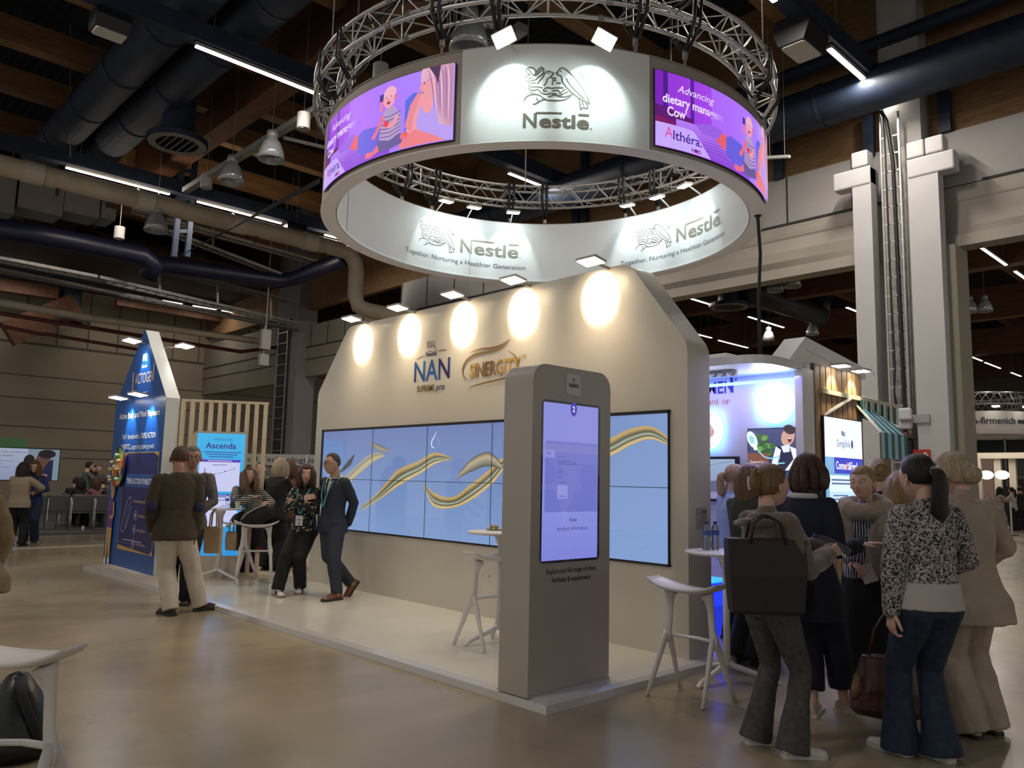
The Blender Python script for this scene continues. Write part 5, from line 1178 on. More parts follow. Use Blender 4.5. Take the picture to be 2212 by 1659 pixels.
# lamps: arms clipped on the rim
def ring_lamp(a, inner, label, power=34, tilt=.12, dz=.08, roll=0.0, ln=.30):
    r0 = RI-.02 if inner else RO+.02; s = -1 if inner else 1
    p = rw(a, r0+s*ln, RZ1+dz); c = rw(a, r0, RZ1)
    e = empty('floodlight', p, math.radians(a)+(-PI/2 if inner else PI/2), label=label, cat='lamp')
    # local +Y points back to the ring rim
    R_ = Matrix.Rotation(roll, 3, 'Y') @ Matrix.Rotation(tilt, 3, 'X')
    MB().obox(R_ @ Vector((0, 0, .015)), .22, .15, .03, R_).build('head', mat('lamp_housing_light', (.55, .55, .55), .4), e)
    MB().obox(R_ @ Vector((0, 0, -.004)), .20, .13, .01, R_).build('glass', E_COOL, e)
    loc_c = Matrix.Rotation(-(math.radians(a)+(-PI/2 if inner else PI/2)), 3, 'Z') @ (c-p)
    MB().beam(R_ @ Vector((0, .07, .015)), loc_c, .018, .018).build('arm', mat('lamp_housing_light', (.55, .55, .55), .4), e)
    tgt = rw(a, r0, RZ1-(.33 if inner else .40)); spot('ring_lamp_spot', tuple(p+Vector((0, 0, -.03))), tuple(tgt-p), power, COOL, 74, .30, .04)
    area('ring_lamp_area', tuple(p+Vector((0, 0, -.03))), tuple(rw(a, r0, RZ0+.2)-p), .15, .1, power*.07, COOL, 170)
for k, a in enumerate((174, 161.7, 145.5)): ring_lamp(a, True, 'cool white floodlight inside the ring above its left logo, %s' % ['left', 'middle', 'right'][k])
for k, a in enumerate((99, 85.5, 71)): ring_lamp(a, True, 'cool white floodlight inside the ring above its right logo, %s' % ['left', 'middle', 'right'][k])
ring_lamp(-52.5, False, 'bright floodlight tilted at the front logo, left one of two', 60, -.75, -.13, -.45, ln=.34)
ring_lamp(-35.5, False, 'bright floodlight tilted at the front logo, right one of two', 60, -.75, -.13, .45, ln=.34)
ring_lamp(-158, False, 'glaring floodlight at the far left edge of the ring', 50, -.3, -.9, .3, ln=.12)
area('ring_inner_fill', (RC.x, RC.y, RZ1+.1), (0, 0, -1), .3, .3, 0.01, COOL)
# truss
T_Z = 6.345; T_R = 2.80; T_W = .29
tr = empty('truss_ring', (RC.x, RC.y, T_Z), label='aluminium box truss circle hanging above the white ring', cat='truss')
def tp(a, i, j): r = T_R+i*T_W; return Vector((r*math.cos(a), r*math.sin(a), j*T_W))
for i in (0, 1):
    for j in (0, 1): MB().tube([tp(2*PI*k/96, i, j) for k in range(96)], .025, 8, closed=True).build('chord', M_ALU, tr, smooth=True)
NB_ = 72
for side in range(4):
    mb = MB()
    for k in range(NB_):
        a, b = 2*PI*k/NB_, 2*PI*(k+1)/NB_; f = k % 2
        c1, c2 = [((0, 0), (1, 0)), ((0, 1), (1, 1)), ((0, 0), (0, 1)), ((1, 0), (1, 1))][side]
        if f: c1, c2 = c2, c1
        mb.tube([tp(a, *c1), tp(b, *c2)], .009, 6)
        if k % 9 == 0: mb.tube([tp(a, *c1), tp(a, *c2)], .011, 6)
    o = mb.build('lacing', M_ALU, tr)
for k in range(8):
    a = 2*PI*k/8+.2
    for i in (0, 1):
        for j in (0, 1): MB().tube([tp(a-.011, i, j), tp(a+.011, i, j)], .032, 10).build('coupler', M_STEEL, tr)
# slings, chains from truss to ring
for k in range(18):
    a = math.radians(-132+20*k+(5 if k % 2 else -3)); r = T_R+T_W/2
    p = Vector((RC.x+r*math.cos(a), RC.y+r*math.sin(a), T_Z))
    s = empty('rigging_sling', p, a, label='black webbing sling wrapped round the truss, with chain down to the ring', cat='sling', group='slings holding the ring to the truss')
    h = T_W
    for dy in (-.035, .045):
        MB().tube([(-.02, dy*.4, -.26), (-h/2-.04, dy, -.02), (-h/2-.04, dy, h+.03), (h/2+.04, dy+.03, h+.03), (h/2+.04, dy, -.02), (.02, dy*.4, -.26)], .022, 6, flat=(1, .6)).build('webbing', M_BLACK, s, smooth=True)
    MB().tube([(0, 0, -.24), (0, 0, -.33)], .03, 8).build('shackle', M_STEEL, s)
    zc = RZ1-T_Z
    mb = MB(); z = -.33; i_ = 0
    while z > zc+.02:
        mb.tube([(0, 0, z), (0, 0, z-.03)], .006, 5); z -= .03
    mb.build('chain', M_STEEL, s)
    L_ = MB().tube([(0, .012, zc+.10), (0, -.012, zc+.08), (0, -.014, zc+.02), (0, .012, zc)], .006, 5, closed=True).build('hook_link', M_STEEL, s)
# hoists above the truss
for k, a in enumerate([math.radians(x) for x in (-150, -30, 88)]):
    r = T_R+T_W/2; p = Vector((RC.x+r*math.cos(a), RC.y+r*math.sin(a), T_Z+T_W))
    hz = [.75, .75, .62][k]
    h_ = empty('chain_hoist', p, a, label='black motor hoist above the truss, %s' % ['at the upper left of the ring', 'at the right of the ring', 'at the far side, marked 170'][k], cat='hoist')
    o = MB().box(-.1, -.13, hz-.35, .1, .13, hz).build('motor_body', M_BLACK, h_); bevel(o, .03, 3)
    MB().prism([(-.1, 0), (.1, 0), (.07, -.35), (-.07, -.35)], lambda u, v, t: Vector((u, (t-.5)*.18, hz-.35+v))).build('chain_bag', M_BLACK, h_)
    MB().cyl((0, 0, hz), (0, 0, 12-p.z), .012, seg=6).build('chain', M_STEEL, h_)
    MB().cyl((0, .02, 0), (0, .02, hz-.3), .012, seg=6).build('lift_chain', M_STEEL, h_)
    if k == 2:
        MB().box(-.12, -.33, hz-.02, -.08, .3, hz+.16).build('number_plate', M_BLACK, h_)
        A = Art(); A.text('170', 0, .0, .07, hexc('c8ccd0'), width=.13, bold=.02); A.build('number', lambda u, v, t: Vector((-.121-t, .24-u-.42, hz+.03+v)), PRINT, h_)
        # extra beam above
mb = MB(); a1 = Vector((RC.x+2.95, RC.y-1.8, 12)); 
for k, (aa, rr) in enumerate(((-40, 2.95), (25, 2.95), (-75, 2.95), (-110, 2.95), (140, 2.95))):
    a = math.radians(aa); p = Vector((RC.x+rr*math.cos(a), RC.y+rr*math.sin(a), T_Z+T_W-.02))
    tag(MB().cyl(p, Vector((p.x, p.y, 12)), .01, seg=6).build('suspension_wire', M_STEEL), 'thin steel wire from truss to roof', 'wire', 'steel wires carrying the truss')
# bundle of black cables along the truss left
mb = MB(); pts = []
for k in range(30):
    a = math.radians(-165+k*3.2); r = T_R+T_W/2+.05*math.sin(k*1.7); pts.append((RC.x+r*math.cos(a), RC.y+r*math.sin(a), T_Z+T_W+.03+.03*math.sin(k*2.3)))
tag(mb.tube(pts, .03, 6).build('cable_bundle', M_BLACK, smooth=True), 'black cable bundle lying on top of the left truss', 'cable')
# ================================================================== FURNITURE
def stool(loc, rz, label, name='bar_stool'):
    e = empty(name, loc, rz, label=label, cat='bar stool')
    nu, nv = 20, 8; top = []; 
    for j in range(nv+1):
        for i in range(nu+1):
            u = -1+2*i/nu; v = -1+2*j/nv
            hw = .175*(1-.52*abs(u)**2.2); x = u*.295; y = v*hw - .05*abs(u)**2
            z = .745+.085*abs(u)**2.4+.012*(1-u*u)*(v*v)+.02*max(0, -v)*(1-u*u)
            top.append((x, y, z))
    n = len(top); vs = top+[(x*.97, y*.95, z-.022) for x, y, z in top]; W = nu+1; fs = []
    for j in range(nv):
        for i in range(nu):
            a = j*W+i; fs.append((a, a+1, a+W+1, a+W)); fs.append((n+a, n+a+W, n+a+W+1, n+a+1))
    rim = [i for i in range(W)]+[j*W+nu for j in range(1, nv+1)]+[nv*W+i for i in range(nu-1, -1, -1)]+[j*W for j in range(nv-1, 0, -1)]
    for k in range(len(rim)): a, b = rim[k], rim[(k+1) % len(rim)]; fs.append((b, a, a+n, b+n))
    MB().add(vs, fs).build('seat', M_CHAIRW, e, smooth=True)
    for s in (-1, 1):
        mb = MB(); mb.tube([(s*.15, -.02, .74), (s*.165, -.01, .70), (s*.172, 0, .62), (s*.18, 0, .50), (s*.195, 0, .42), (s*.20, 0, .36)], [.045, .030, .021, .021, .027, .022], 8, flat=(1, 1.25))
        mb.build('stem', M_CHAIRW, e, smooth=True)
        for q in (-1, 1):
            MB().tube([(s*.195, q*.005, .43), (s*.20, q*.04, .38), (s*.215, q*.12, .19), (s*.23, q*.205, .006)], [.026, .024, .019, .015], 8, flat=(.8, 1.3)).build('leg', M_CHAIRW, e, smooth=True)
    MB().tube([(-.195, .0, .41), (-.16, .06, .405), (0, .105, .40), (.16, .06, .405), (.195, .0, .41)], .019, 8, flat=(1.3, .7)).build('footrest', M_CHAIRW, e, smooth=True)
    return e
def high_table(loc, rz, label, h=1.0, r=.31, nleg=3, name='high_table'):
    e = empty(name, loc, rz, label=label, cat='table')
    MB().lathe([(0, h-.022), (r-.02, h-.022), (r, h-.008), (r, h-.004), (r-.004, h), (0, h)], seg=40).build('table_top', M_CHAIRW, e, smooth=False)
    MB().tube([(0, 0, .10), (0, 0, h-.10)], .027, 14).build('pole', M_CHAIRW, e, smooth=True)
    MB().tube([(0, 0, h-.12), (0, 0, h-.04)], [.03, .06], 12).build('top_bracket', M_CHAIRW, e)
    for k in range(nleg):
        a = 2*PI*k/nleg; c, s = math.cos(a), math.sin(a)
        MB().tube([(0, 0, .14), (.05*c, .05*s, .115), (.36*c, .36*s, .03), (.40*c, .40*s, .004)], [.02, .022, .018, .014], 6, flat=(1.3, 1)).build('leg', M_CHAIRW, e)
    return e
stool((-3.32, 5.02, 0), 0.0, 'white moulded bar stool standing on the bare floor right of the kiosk')
stool((-5.30, 4.86, .065), PI/2, 'white bar stool on the platform, half hidden behind the kiosk')
p = onz(12, 1622, .40)
stool((p.x, p.y, 0), math.radians(40), 'white bar stool cut off at the bottom left corner, nearest of all')
sn_ = onz(556, 1134, .80)
_s = onz(548, 1256, .065)
stool((_s.x, _s.y, .065), math.radians(60), 'white bar stool at the left with a black bag on its seat')
_k = onz(505, 1248, .065)
stool((_k.x, _k.y, .065), math.radians(20), 'white bar stool under the seated woman in stripes')
def hd_(px, py, dist):
    d = ray(px, py); k = dist/math.hypot(d.x, d.y); return Vector((d.x*k, d.y*k, .065))
TR_ = Vector((-3.42, 5.68, 0)); high_table(TR_, .5, 'white round high table with two water bottles, right of the lit wall end', .99, .32)
TL_ = hd_(474, 1180, 11.9); high_table(TL_, .3, 'white round high table between the tweed blazer man and the woman in stripes', .98, .31)
pm = onz(1082, 1147, 1.05); TM_ = Vector((pm.x, pm.y, .065)); high_table(TM_, 2.6, 'white round high table half hidden behind the kiosk', .98, .31)
# clear bottles, cup, plate
M_CLEAR = mat('clear_plastic_bottle', (.85, .90, .95), .05)
_b = M_CLEAR.node_tree.nodes['Principled BSDF']; _b.inputs['Transmission Weight'].default_value = .92; _b.inputs['IOR'].default_value = 1.25
def bottle(p, label, cap=(.02, .03, .12), band=(.05, .12, .45), s=1.0):
    e = empty('water_bottle', p, label=label, cat='bottle')
    MB().lathe([(0, 0), (.030*s, .001), (.033*s, .012*s), (.033*s, .05*s), (.027*s, .085*s), (.033*s, .115*s), (.033*s, .15*s), (.024*s, .185*s), (.012*s, .205*s), (.012*s, .215*s), (0, .215*s)], seg=18).build('bottle_body', M_CLEAR, e, smooth=True)
    MB().cyl((0, 0, .207*s), (0, 0, .228*s), .0155*s, seg=14).build('cap', mat('cap_navy', cap, .4), e)
    MB().lathe([(.0337*s, .118*s), (.0340*s, .15*s)], seg=18).build('band', mat('band_blue', band, .4), e, smooth=True)
def at_top(T, px, py, h=.99):
    q = onz(px, py, T.z+h); return Vector((q.x, q.y, T.z+h))
bottle(at_top(TR_, 1526, 1188), 'clear water bottle with blue label on the right high table, left of two')
bottle(at_top(TR_, 1545, 1187), 'clear water bottle with blue label on the right high table, right of two')
bottle(TL_+Vector((.02, .06, .98)), 'small clear bottle on the left high table, left of two', s=.85); bottle(TL_+Vector((.07, .11, .98)), 'small clear bottle on the left high table, right of two', s=.85)
def cup(p, label, col=(.55, .62, .45)):
    tag_ = MB().lathe([(0, .002), (.028, .002), (.037, .095), (.034, .095), (.026, .006)], seg=18).build('paper_cup', mat('cup_green', col, .6), smooth=False); tag_.location = p; tag(tag_, label, 'cup')
cup(TL_+Vector((.12, .17, .98)), 'pale green paper cup on the left high table')
cup(at_top(TR_, 1575, 1188), 'green paper cup on the right high table beside the dark bag', (.25, .30, .2))
q = at_top(TM_, 1068, 1145, .98)
e = empty('pastry_plate', q, label='small plate with golden pastries on the table behind the kiosk', cat='plate')
MB().lathe([(0, 0), (.07, .002), (.09, .012), (.086, .014), (0, .006)], seg=20).build('plate', mat('green_plate', (.3, .4, .2), .4), e)
for k in range(3): MB().sphere((.03*math.cos(k*2), .03*math.sin(k*2), .03), .022, .016, .022, 10, 8).build('pastry', mat('golden_pastry', (.45, .30, .08), .5), e, smooth=True)
# bags
M_DBAG = mat('dark_brown_leather', (.015, .009, .009), .6, noise_amt=.2, nscale=12, bump=.15)
M_KRAFT = mat('kraft_paper', (.38, .27, .15), .7, noise_amt=.08, nscale=6)
M_BLKF = mat('black_fabric', (.012, .012, .013), .8, bump=.2)
# black bag on the stool
e = empty('black_bag', (_s.x, _s.y, .86), math.radians(50), label='soft black bag with a cream zip edge lying on the left bar stool', cat='bag')
MB().sphere((0, 0, .10), .24, .11, .12, 20, 14, Matrix.Rotation(-.35, 3, 'Y')).build('bag_body', M_BLKF, e, smooth=True)
MB().tube([(-.20, -.06, .04), (-.13, -.09, .12), (0, -.08, .20), (.12, -.06, .25)], .014, 8, flat=(1.6, .5)).build('cream_strap', mat('cream_web', (.6, .55, .42), .6), e, smooth=True)
# foreground black bag behind the corner stool
q = onz(60, 1660, .12)
q = onz(2, 1640, .12)
e = empty('black_backpack', (q.x-.42, q.y+.14, 0), .7, label='slouching black bag on the floor behind the corner stool', cat='bag')
MB().lathe([(0, 0), (.19, .01), (.21, .08), (.18, .2), (.11, .33), (.05, .42), (0, .44)], seg=26).build('bag_body', mat('black_nylon', (.006, .010, .010), .35, bump=.8, bscale=9), e, smooth=True)
MB().tube([(.04, -.05, .42), (.12, -.11, .32), (.19, -.09, .17), (.2, -.04, .05)], .016, 8, flat=(1.5, .5)).build('strap', M_BLKF, e, smooth=True)
def folded_bag(name, loc, rz, w, d, h, m, label, top=1.0, cat='bag', handles=None, hl=.3, parent=None):
    e = empty(name, loc, rz, label=label, cat=cat)
    vs = []
    for z, k, kd in ((0, .86, .8), (.02, .9, .9), (h*.5, .97, 1.0), (h, 1.0*top, .75)):
        for a, b in ((-1, -1), (1, -1), (1, 1), (-1, 1)): vs.append((a*w/2*k, b*d/2*kd, z))
    fs = [(3, 2, 1, 0)]+[(i*4+j, i*4+(j+1) % 4, (i+1)*4+(j+1) % 4, (i+1)*4+j) for i in range(3) for j in range(4)]+[(12, 13, 14, 15)]
    bevel(MB().add(vs, fs).build('bag_body', m, e), .012, 2)
    for s in (-1, 1):
        MB().tube([(-w*.22, s*d*.36, h-.03), (-w*.17, s*d*.3, h+hl*.7), (0, s*d*.2, h+hl), (w*.17, s*d*.3, h+hl*.7), (w*.22, s*d*.36, h-.03)], .009, 6).build('handle', handles or m, e, smooth=True)
    return e
# seats for the stage audience
M_SEATB = mat('grey_seat_fabric', (.10, .10, .105), .8)
def chair(p, rz, label, group='row of grey chairs before the stage'):
    e = empty('conference_chair', p, rz, label=label, cat='chair', group=None)
    bevel(MB().box(-.24, -.24, .42, .24, .22, .47).build('seat', M_SEATB, e), .02)
    bevel(MB().obox((0, -.25, .68), .48, .04, .42, Matrix.Rotation(.12, 3, 'X')).build('backrest', M_SEATB, e), .02)
    for s in (-1, 1):
        MB().tube([(s*.25, -.27, .80), (s*.25, -.24, .5), (s*.25, -.26, .3), (s*.25, -.30, 0)], .013, 6).build('leg', M_ALU, e, smooth=True); MB().tube([(s*.25, -.2, .44), (s*.25, .22, .44), (s*.25, .26, 0)], .013, 6).build('leg', M_ALU, e, smooth=True)
for k, px in enumerate([98, 121, 172, 222]):
    q = onz(px, 1144, .012); chair((q.x, q.y, .012), math.radians(82), 'grey conference chair with chrome legs, %s from the left in the stage row' % ['first', 'second', 'third', 'fourth'][k])
q = onz(171, 1144, .012); tag_ = MB().lathe([(0, 0), (.03, 0), (.04, .11), (0, .11)], seg=12).build('paper_cup', mat('cup_white', (.6, .6, .58), .6)); tag_.location = (q.x+.3, q.y, .012); tag(tag_, 'white paper cup on the carpet under the stage chairs', 'cup')
# far hall furniture at the right edge
e = empty('exhibitor_booth', (-12.0, 40.5, 0), label='distant white framed booth with a pink wall and round lamps at the right edge', cat='booth')
MB().box(-1.6, .3, 0, 1.2, .4, 3.0).build('pink_wall', mat('pink_wall', (.50, .36, .34), .7), e)
MB().box(-2.0, -1.6, 2.9, 6.5, -1.4, 3.15).build('top_beam', mat('booth_white', (.55, .50, .42), .6), e)
def fl(px, py, dist):
    d = ray(px, py); k = dist/math.hypot(d.x, d.y); return Vector((d.x*k+12.0, d.y*k-40.5, CAM.z+d.z*k))
for px in (2112, 2155, 2187):
    q = fl(px, 1000, 40.5); MB().box(q.x-.13, q.y-.1, 0, q.x+.13, q.y+.1, 2.9).build('post', mat('booth_white', (.55, .50, .42), .6), e)
for px in (2131, 2165): MB().sphere(fl(px, 1026, 39.5), .27, .27, .19, 16, 10).build('globe_lamp', emat('globe_glow', (1, .85, .65), 2.5), e, smooth=True)
area('far_booth_light', (-9.5, 38.0, 3.4), (0, 0, -1), 5, 2, 70, (1, .9, .78))
e = empty('exhibitor_booth', (-4.4, 37.5, 0), label='blue topped low booth at the extreme right edge of the far hall', cat='booth')
MB().box(-2.0, 0, 2.55, 6, .2, 3.0).build('blue_fascia', mat('blue_fascia', (.16, .20, .30), .6), e); MB().box(-2, .2, 0, 6, .3, 2.5).build('back_panel', mat('dim_panel', (.12, .11, .10), .7), e)
for k, (px, py) in enumerate([(2149, 1163), (2186, 1157)]):
    q = onz(px, py, 0); e = empty('barrier_post', q, label='slim metal barrier post at far right, %s one' % ['nearer', 'farther'][k], cat='post')
    MB().cyl((0, 0, 0), (0, 0, 1.15), .035, seg=10).build('pole', M_ALU, e); MB().cyl((0, 0, 0), (0, 0, .03), .22, seg=16).build('base', M_BLACK, e)
q = onz(2140, 1118, 0)
e = empty('potted_fern', q, label='green potted fern behind the barrier post at far right', cat='plant')
mb = MB()
for k in range(34):
    a = random.random()*2*PI; l = .35+random.random()*.35; t = .3+random.random()*.6
    c = Vector((math.cos(a), math.sin(a), 0)); b = Vector((0, 0, .9)); m_ = b+c*l*.5+Vector((0, 0, t*.5)); en = b+c*l+Vector((0, 0, t*.4)); s_ = c.cross(Vector((0, 0, 1)))*.05
    mb.add([b-s_*.3, b+s_*.3, m_+s_, m_-s_, en], [(0, 1, 2, 3), (3, 2, 4)])
mb.build('fronds', mat('fern_green', (.05, .13, .03), .6), e); MB().cyl((0, 0, 0), (0, 0, .92), .18, .22, seg=14).build('pot', mat('dark_pot', (.05, .05, .05), .6), e)
q = onz(2130, 1112, 0)
for k in range(2):
    e = empty('high_chair_stand', (q.x+.9*k, q.y-1.0, 0), label='small dark round table frame at far right, %s' % ['left', 'right'][k], cat='table')
    MB().cyl((0, 0, .96), (0, 0, 1.0), .4, seg=16).build('table_top', M_BLACK, e); 
    for a in range(4): MB().cyl((.3*math.cos(a*PI/2), .3*math.sin(a*PI/2), 0), (.3*math.cos(a*PI/2), .3*math.sin(a*PI/2), .96), .02, seg=6).build('leg', M_BLACK, e)
# ================================================================== PEOPLE
def remesh(mb_or_me, vox, smooth=6, fold=0.0, fscale=9.0, seed=0, fstretch=(1, 1, .45)):
    me = mb_or_me.mesh() if isinstance(mb_or_me, MB) else mb_or_me
    bm = bmesh.new(); bm.from_mesh(me); bmesh.ops.recalc_face_normals(bm, faces=bm.faces); bm.to_mesh(me); bm.free()
    o = bpy.data.objects.new('tmp', me); COL.objects.link(o)
    md = o.modifiers.new('r', 'REMESH'); md.mode = 'VOXEL'; md.voxel_size = vox; md.adaptivity = 0
    if smooth: m2 = o.modifiers.new('s', 'SMOOTH'); m2.factor = .5; m2.iterations = smooth
    dg = bpy.context.evaluated_depsgraph_get(); out = bpy.data.meshes.new_from_object(o.evaluated_get(dg))
    bpy.data.objects.remove(o); bpy.data.meshes.remove(me)
    if fold > 0:
        sx, sy, sz = fstretch
        ns = [v.normal.copy() for v in out.vertices]
        for v, n in zip(out.vertices, ns):
            c = v.co; a = noise.noise(Vector((c.x*fscale*sx+seed, c.y*fscale*sy, c.z*fscale*sz))); b = noise.noise(Vector((c.x*fscale*2.3+seed, c.y*fscale*2.3*sy, c.z*fscale*1.5)))
            r = (1-abs(a)*2.2)
            v.co = c + n*fold*(r*.6+b*.5)
    out.update(); return out
def ball(mb, c, r, seg=12): mb.sphere(c, r, seg=seg, rng=8)
def limb(mb, pts, rs, seg=14, flat=None, end=True):
    mb.tube(pts, rs, seg, flat=flat)
    for p, r in list(zip(pts, rs))[:None if end else -1]: mb.sphere(p, r*.99, seg=12, rng=8)
def rings(mb, rg, seg=28):
    """closed loft through (centre, rx, ry, xdir, ydir) rings"""
    vs = []; n = len(rg)
    for (c, rx, ry, X, Y) in rg:
        for k in range(seg):
            a = 2*PI*k/seg; ca, sa = math.cos(a), math.sin(a)
            ca = math.copysign(abs(ca)**.85, ca); sa = math.copysign(abs(sa)**.85, sa)
            vs.append(c+X*(rx*ca)+Y*(ry*sa))
    fs = [(i*seg+k, i*seg+(k+1) % seg, (i+1)*seg+(k+1) % seg, (i+1)*seg+k) for i in range(n-1) for k in range(seg)]
    fs += [tuple(reversed(range(seg))), tuple((n-1)*seg+k for k in range(seg))]
    mb.add(vs, fs)
def ik(a, c, l1, l2, pole):
    """middle joint between a and c, bending toward pole"""
    a = Vector(a); c = Vector(c); d = c-a; L = min(d.length, (l1+l2)*.995); dn = d.normalized(); c = a+dn*L
    x = (l1*l1-l2*l2+L*L)/(2*L); h = math.sqrt(max(l1*l1-x*x, 0)); p = Vector(pole); p = p-dn*p.dot(dn)
    if p.length < 1e-5: p = Vector((0, 1, 0))
    return a+dn*x+p.normalized()*h, c
SKINS = {}
def skin_mat(name, col):
    m = mat('skin_'+name, col, .48, noise_amt=.05, nscale=14, bump=.05, bscale=90)
    m.node_tree.nodes['Principled BSDF'].inputs['Subsurface Weight'].default_value = .08; m.node_tree.nodes['Principled BSDF'].inputs['Subsurface Radius'].default_value = (.02, .008, .004)
    return m
def hair_mat(name, c1, c2, rough=.45):
    if 'hair_'+name in MATS: return MATS['hair_'+name]
    m = mat('hair_'+name, c1, rough, col2=c2, nscale=26, stretch=(3.2, 3.2, .22), bump=.9, bscale=70, spec=.35)
    return m
M_EYEW = mat('eye_white', (.6, .58, .55), .25); M_EYED = mat('eye_iris', (.03, .025, .02), .15)
def gauss(d, s): return math.exp(-d*d/(2*s*s))
def head_mesh(mb, c, M, s, female, mi_skin, mi_lip, mi_brow):
    """sculpted head; local: x right, y forward, z up, s = head height scale (m)"""
    seg, rng = 56, 44; vs = []
    def pt(az, el):
        x = math.cos(el)*math.sin(az); y = math.cos(el)*math.cos(az); z = math.sin(el)
        w = .335; d = .415; h = .5
        # jaw narrowing & cranium shape
        lo = max(0, -z); up = max(0, z)
        X = x*w*(1-.30*lo**1.3*(1 if y > -.2 else .8))*(1+.03*up)
        Y = y*d*(1-.04*lo) + (-.045*up if y < 0 else .0)
        Z = z*h
        if y < 0 and z < 0: Y *= (1-.30*lo); Z *= (1-.18*lo*(-y)); 
        f = max(0, y)
        # face plane
        if f > .35: Y = Y*(1-.10*(f-.35))
        fx = X; fz = Z
        if f > .2:
            Y += .036*gauss(fz+.42, .085)*gauss(fx, .10)             # chin
            Y += .085*gauss(fz+.105, .050)*gauss(fx, .034)+.045*gauss(fz+.02, .085)*gauss(fx, .024)  # nose
            Y += .022*gauss(abs(fx)-.045, .022)*gauss(fz+.125, .028)  # nostrils
            Y += .028*gauss(fz-.105, .035)*gauss(abs(fx)-.11, .08)    # brow
            Y -= .050*gauss(fz-.025, .050)*gauss(abs(fx)-.135, .055)  # sockets
            Y += .022*gauss(fz+.225, .018)*gauss(fx, .065)+.024*gauss(fz+.268, .02)*gauss(fx, .058)  # lips
            Y -= .012*gauss(fz+.246, .007)*gauss(fx, .07)
            Y -= .012*gauss(fz+.315, .02)*gauss(fx, .08)
            Y += .016*gauss(abs(fx)-.19, .06)*gauss(fz+.10, .08)      # cheeks
        return Vector((X, Y, Z))
    grid = []
    for i in range(rng+1):
        el = -PI/2+PI*i/rng
        for k in range(seg):
            az = -PI+2*PI*k/seg; az = az-.32*math.sin(az)*.9 if True else az
            grid.append(pt(az, el))
    fs = []; mis = []
    for i in range(rng):
        for k in range(seg):
            a, b = i*seg+k, i*seg+(k+1) % seg; f = (a, b, b+seg, a+seg); q = (grid[a]+grid[b]+grid[a+seg]+grid[b+seg])/4
            mi = mi_skin
            if q.y > .2:
                lw = .075 if female else .07
                if abs(q.x) < lw and -.285 < q.z < -.205+(-.02*abs(q.x)/lw): mi = mi_lip
                if .075 < abs(q.x) < .205 and .085+.02*(1-abs(abs(q.x)-.12)/.09) < q.z < .118+.02*(1-abs(abs(q.x)-.13)/.09): mi = mi_brow
            fs.append(f); mis.append(mi)
    n0 = len(mb.v); mb.v += [tuple(c+M @ (p*s)) for p in grid]; mb.f += [tuple(j+n0 for j in f) for f in fs]; mb.mi += mis
    for sx in (-1, 1):   # ears
        R_ = M @ Matrix.Rotation(sx*.35, 3, 'Z'); ce = c+M @ (Vector((sx*.335, -.03, -.04))*s)
        n0 = len(mb.v); t = MB(); t.tube([ce+R_ @ (Vector((sx*.03, .01+.055*math.cos(a*PI/6), .10*math.sin(a*PI/6)-.01))*s) for a in range(12)], .022*s, 6, closed=True)
        t.sphere(ce+R_ @ (Vector((sx*.01, .01, -.01))*s), .028*s, .055*s, .085*s, 10, 8, R_); mb.add(t.v, t.f, mi_skin)
def hair_cap(c, M, s, hairline=.22, back=-.25, thick=.05, side=-.05, noise_amp=.012, part=None, seed=0, vol=1.0, recede=0):
    """shell over the skull; hairline = height over the forehead (head units), back = nape height"""
    seg, rng = 60, 36; mb = MB(); vs = []
    for i in range(rng+1):
        el = -PI/2+PI*i/rng
        for k in range(seg):
            az = -PI+2*PI*k/seg
            x = math.cos(el)*math.sin(az); y = math.cos(el)*math.cos(az); z = math.sin(el)
            p = Vector((x*.335*(1-.2*max(0, -z)), y*.415+(-.045*max(0, z) if y < 0 else 0), z*.5))
            if y < 0 and z < 0: p.y *= (1-.30*-z)
            a = abs(az)/PI        # 0 front .. 1 back
            if a < .28: line = hairline-.02*(1-a/.28)
            elif a < .45: line = hairline+(side-hairline)*((a-.28)/.17)**1.2
            elif a < .62: line = side+(back-side)*((a-.45)/.17)
            else: line = back
            d = p.z-line; t = max(0, min(1, d/.09)); t = t*t*(3-2*t)
            if recede and y > -.1 and z > .3: t *= .5
            n_ = noise.noise(Vector((math.sin(az)*9+seed, math.cos(az)*9, z*1.5+seed)))
            off = (thick*vol*(.55+.45*max(0, z)+(.15 if y < 0 else 0)))*t - .045*(1-t) + noise_amp*n_*t
            if part is not None and z > .5: off -= .018*gauss(p.x-part, .02)*t*(1 if y > -.3 else 0)
            dirv = Vector((x*1.1, y, z*.9)).normalized(); vs.append(c+M @ ((p+dirv*off)*s))
    fs = [(i*seg+k, i*seg+(k+1) % seg, (i+1)*seg+(k+1) % seg, (i+1)*seg+k) for i in range(rng) for k in range(seg)]
    return mb.add(vs, fs)
def lock(mb, pts, rs, flat=(1, .5), seed=0, seg=16, rough=.15):
    """a fall of hair with strand ridges"""
    P = [Vector(p) for p in pts]; Q = []; R_ = []
    for i in range(len(P)-1):
        p0 = P[max(i-1, 0)]; p1 = P[i]; p2 = P[i+1]; p3 = P[min(i+2, len(P)-1)]
        for k in range(4):
            t = k/4; Q.append(0.5*((2*p1)+(-p0+p2)*t+(2*p0-5*p1+4*p2-p3)*t*t+(-p0+3*p1-3*p2+p3)*t**3)); R_.append(rs[i]*(1-t)+rs[i+1]*t)
    Q.append(P[-1]); R_.append(rs[-1]); n0 = len(mb.v); mb.tube(Q, R_, seg, flat=flat)
    for i in range(n0, len(mb.v)):
        j = (i-n0)//seg; k = (i-n0) % seg; c = Q[min(j, len(Q)-1)]; v = Vector(mb.v[i]); f = 1+rough*noise.noise(Vector((k*1.9+seed, j*.22, seed)))
        mb.v[i] = tuple(c+(v-c)*f)
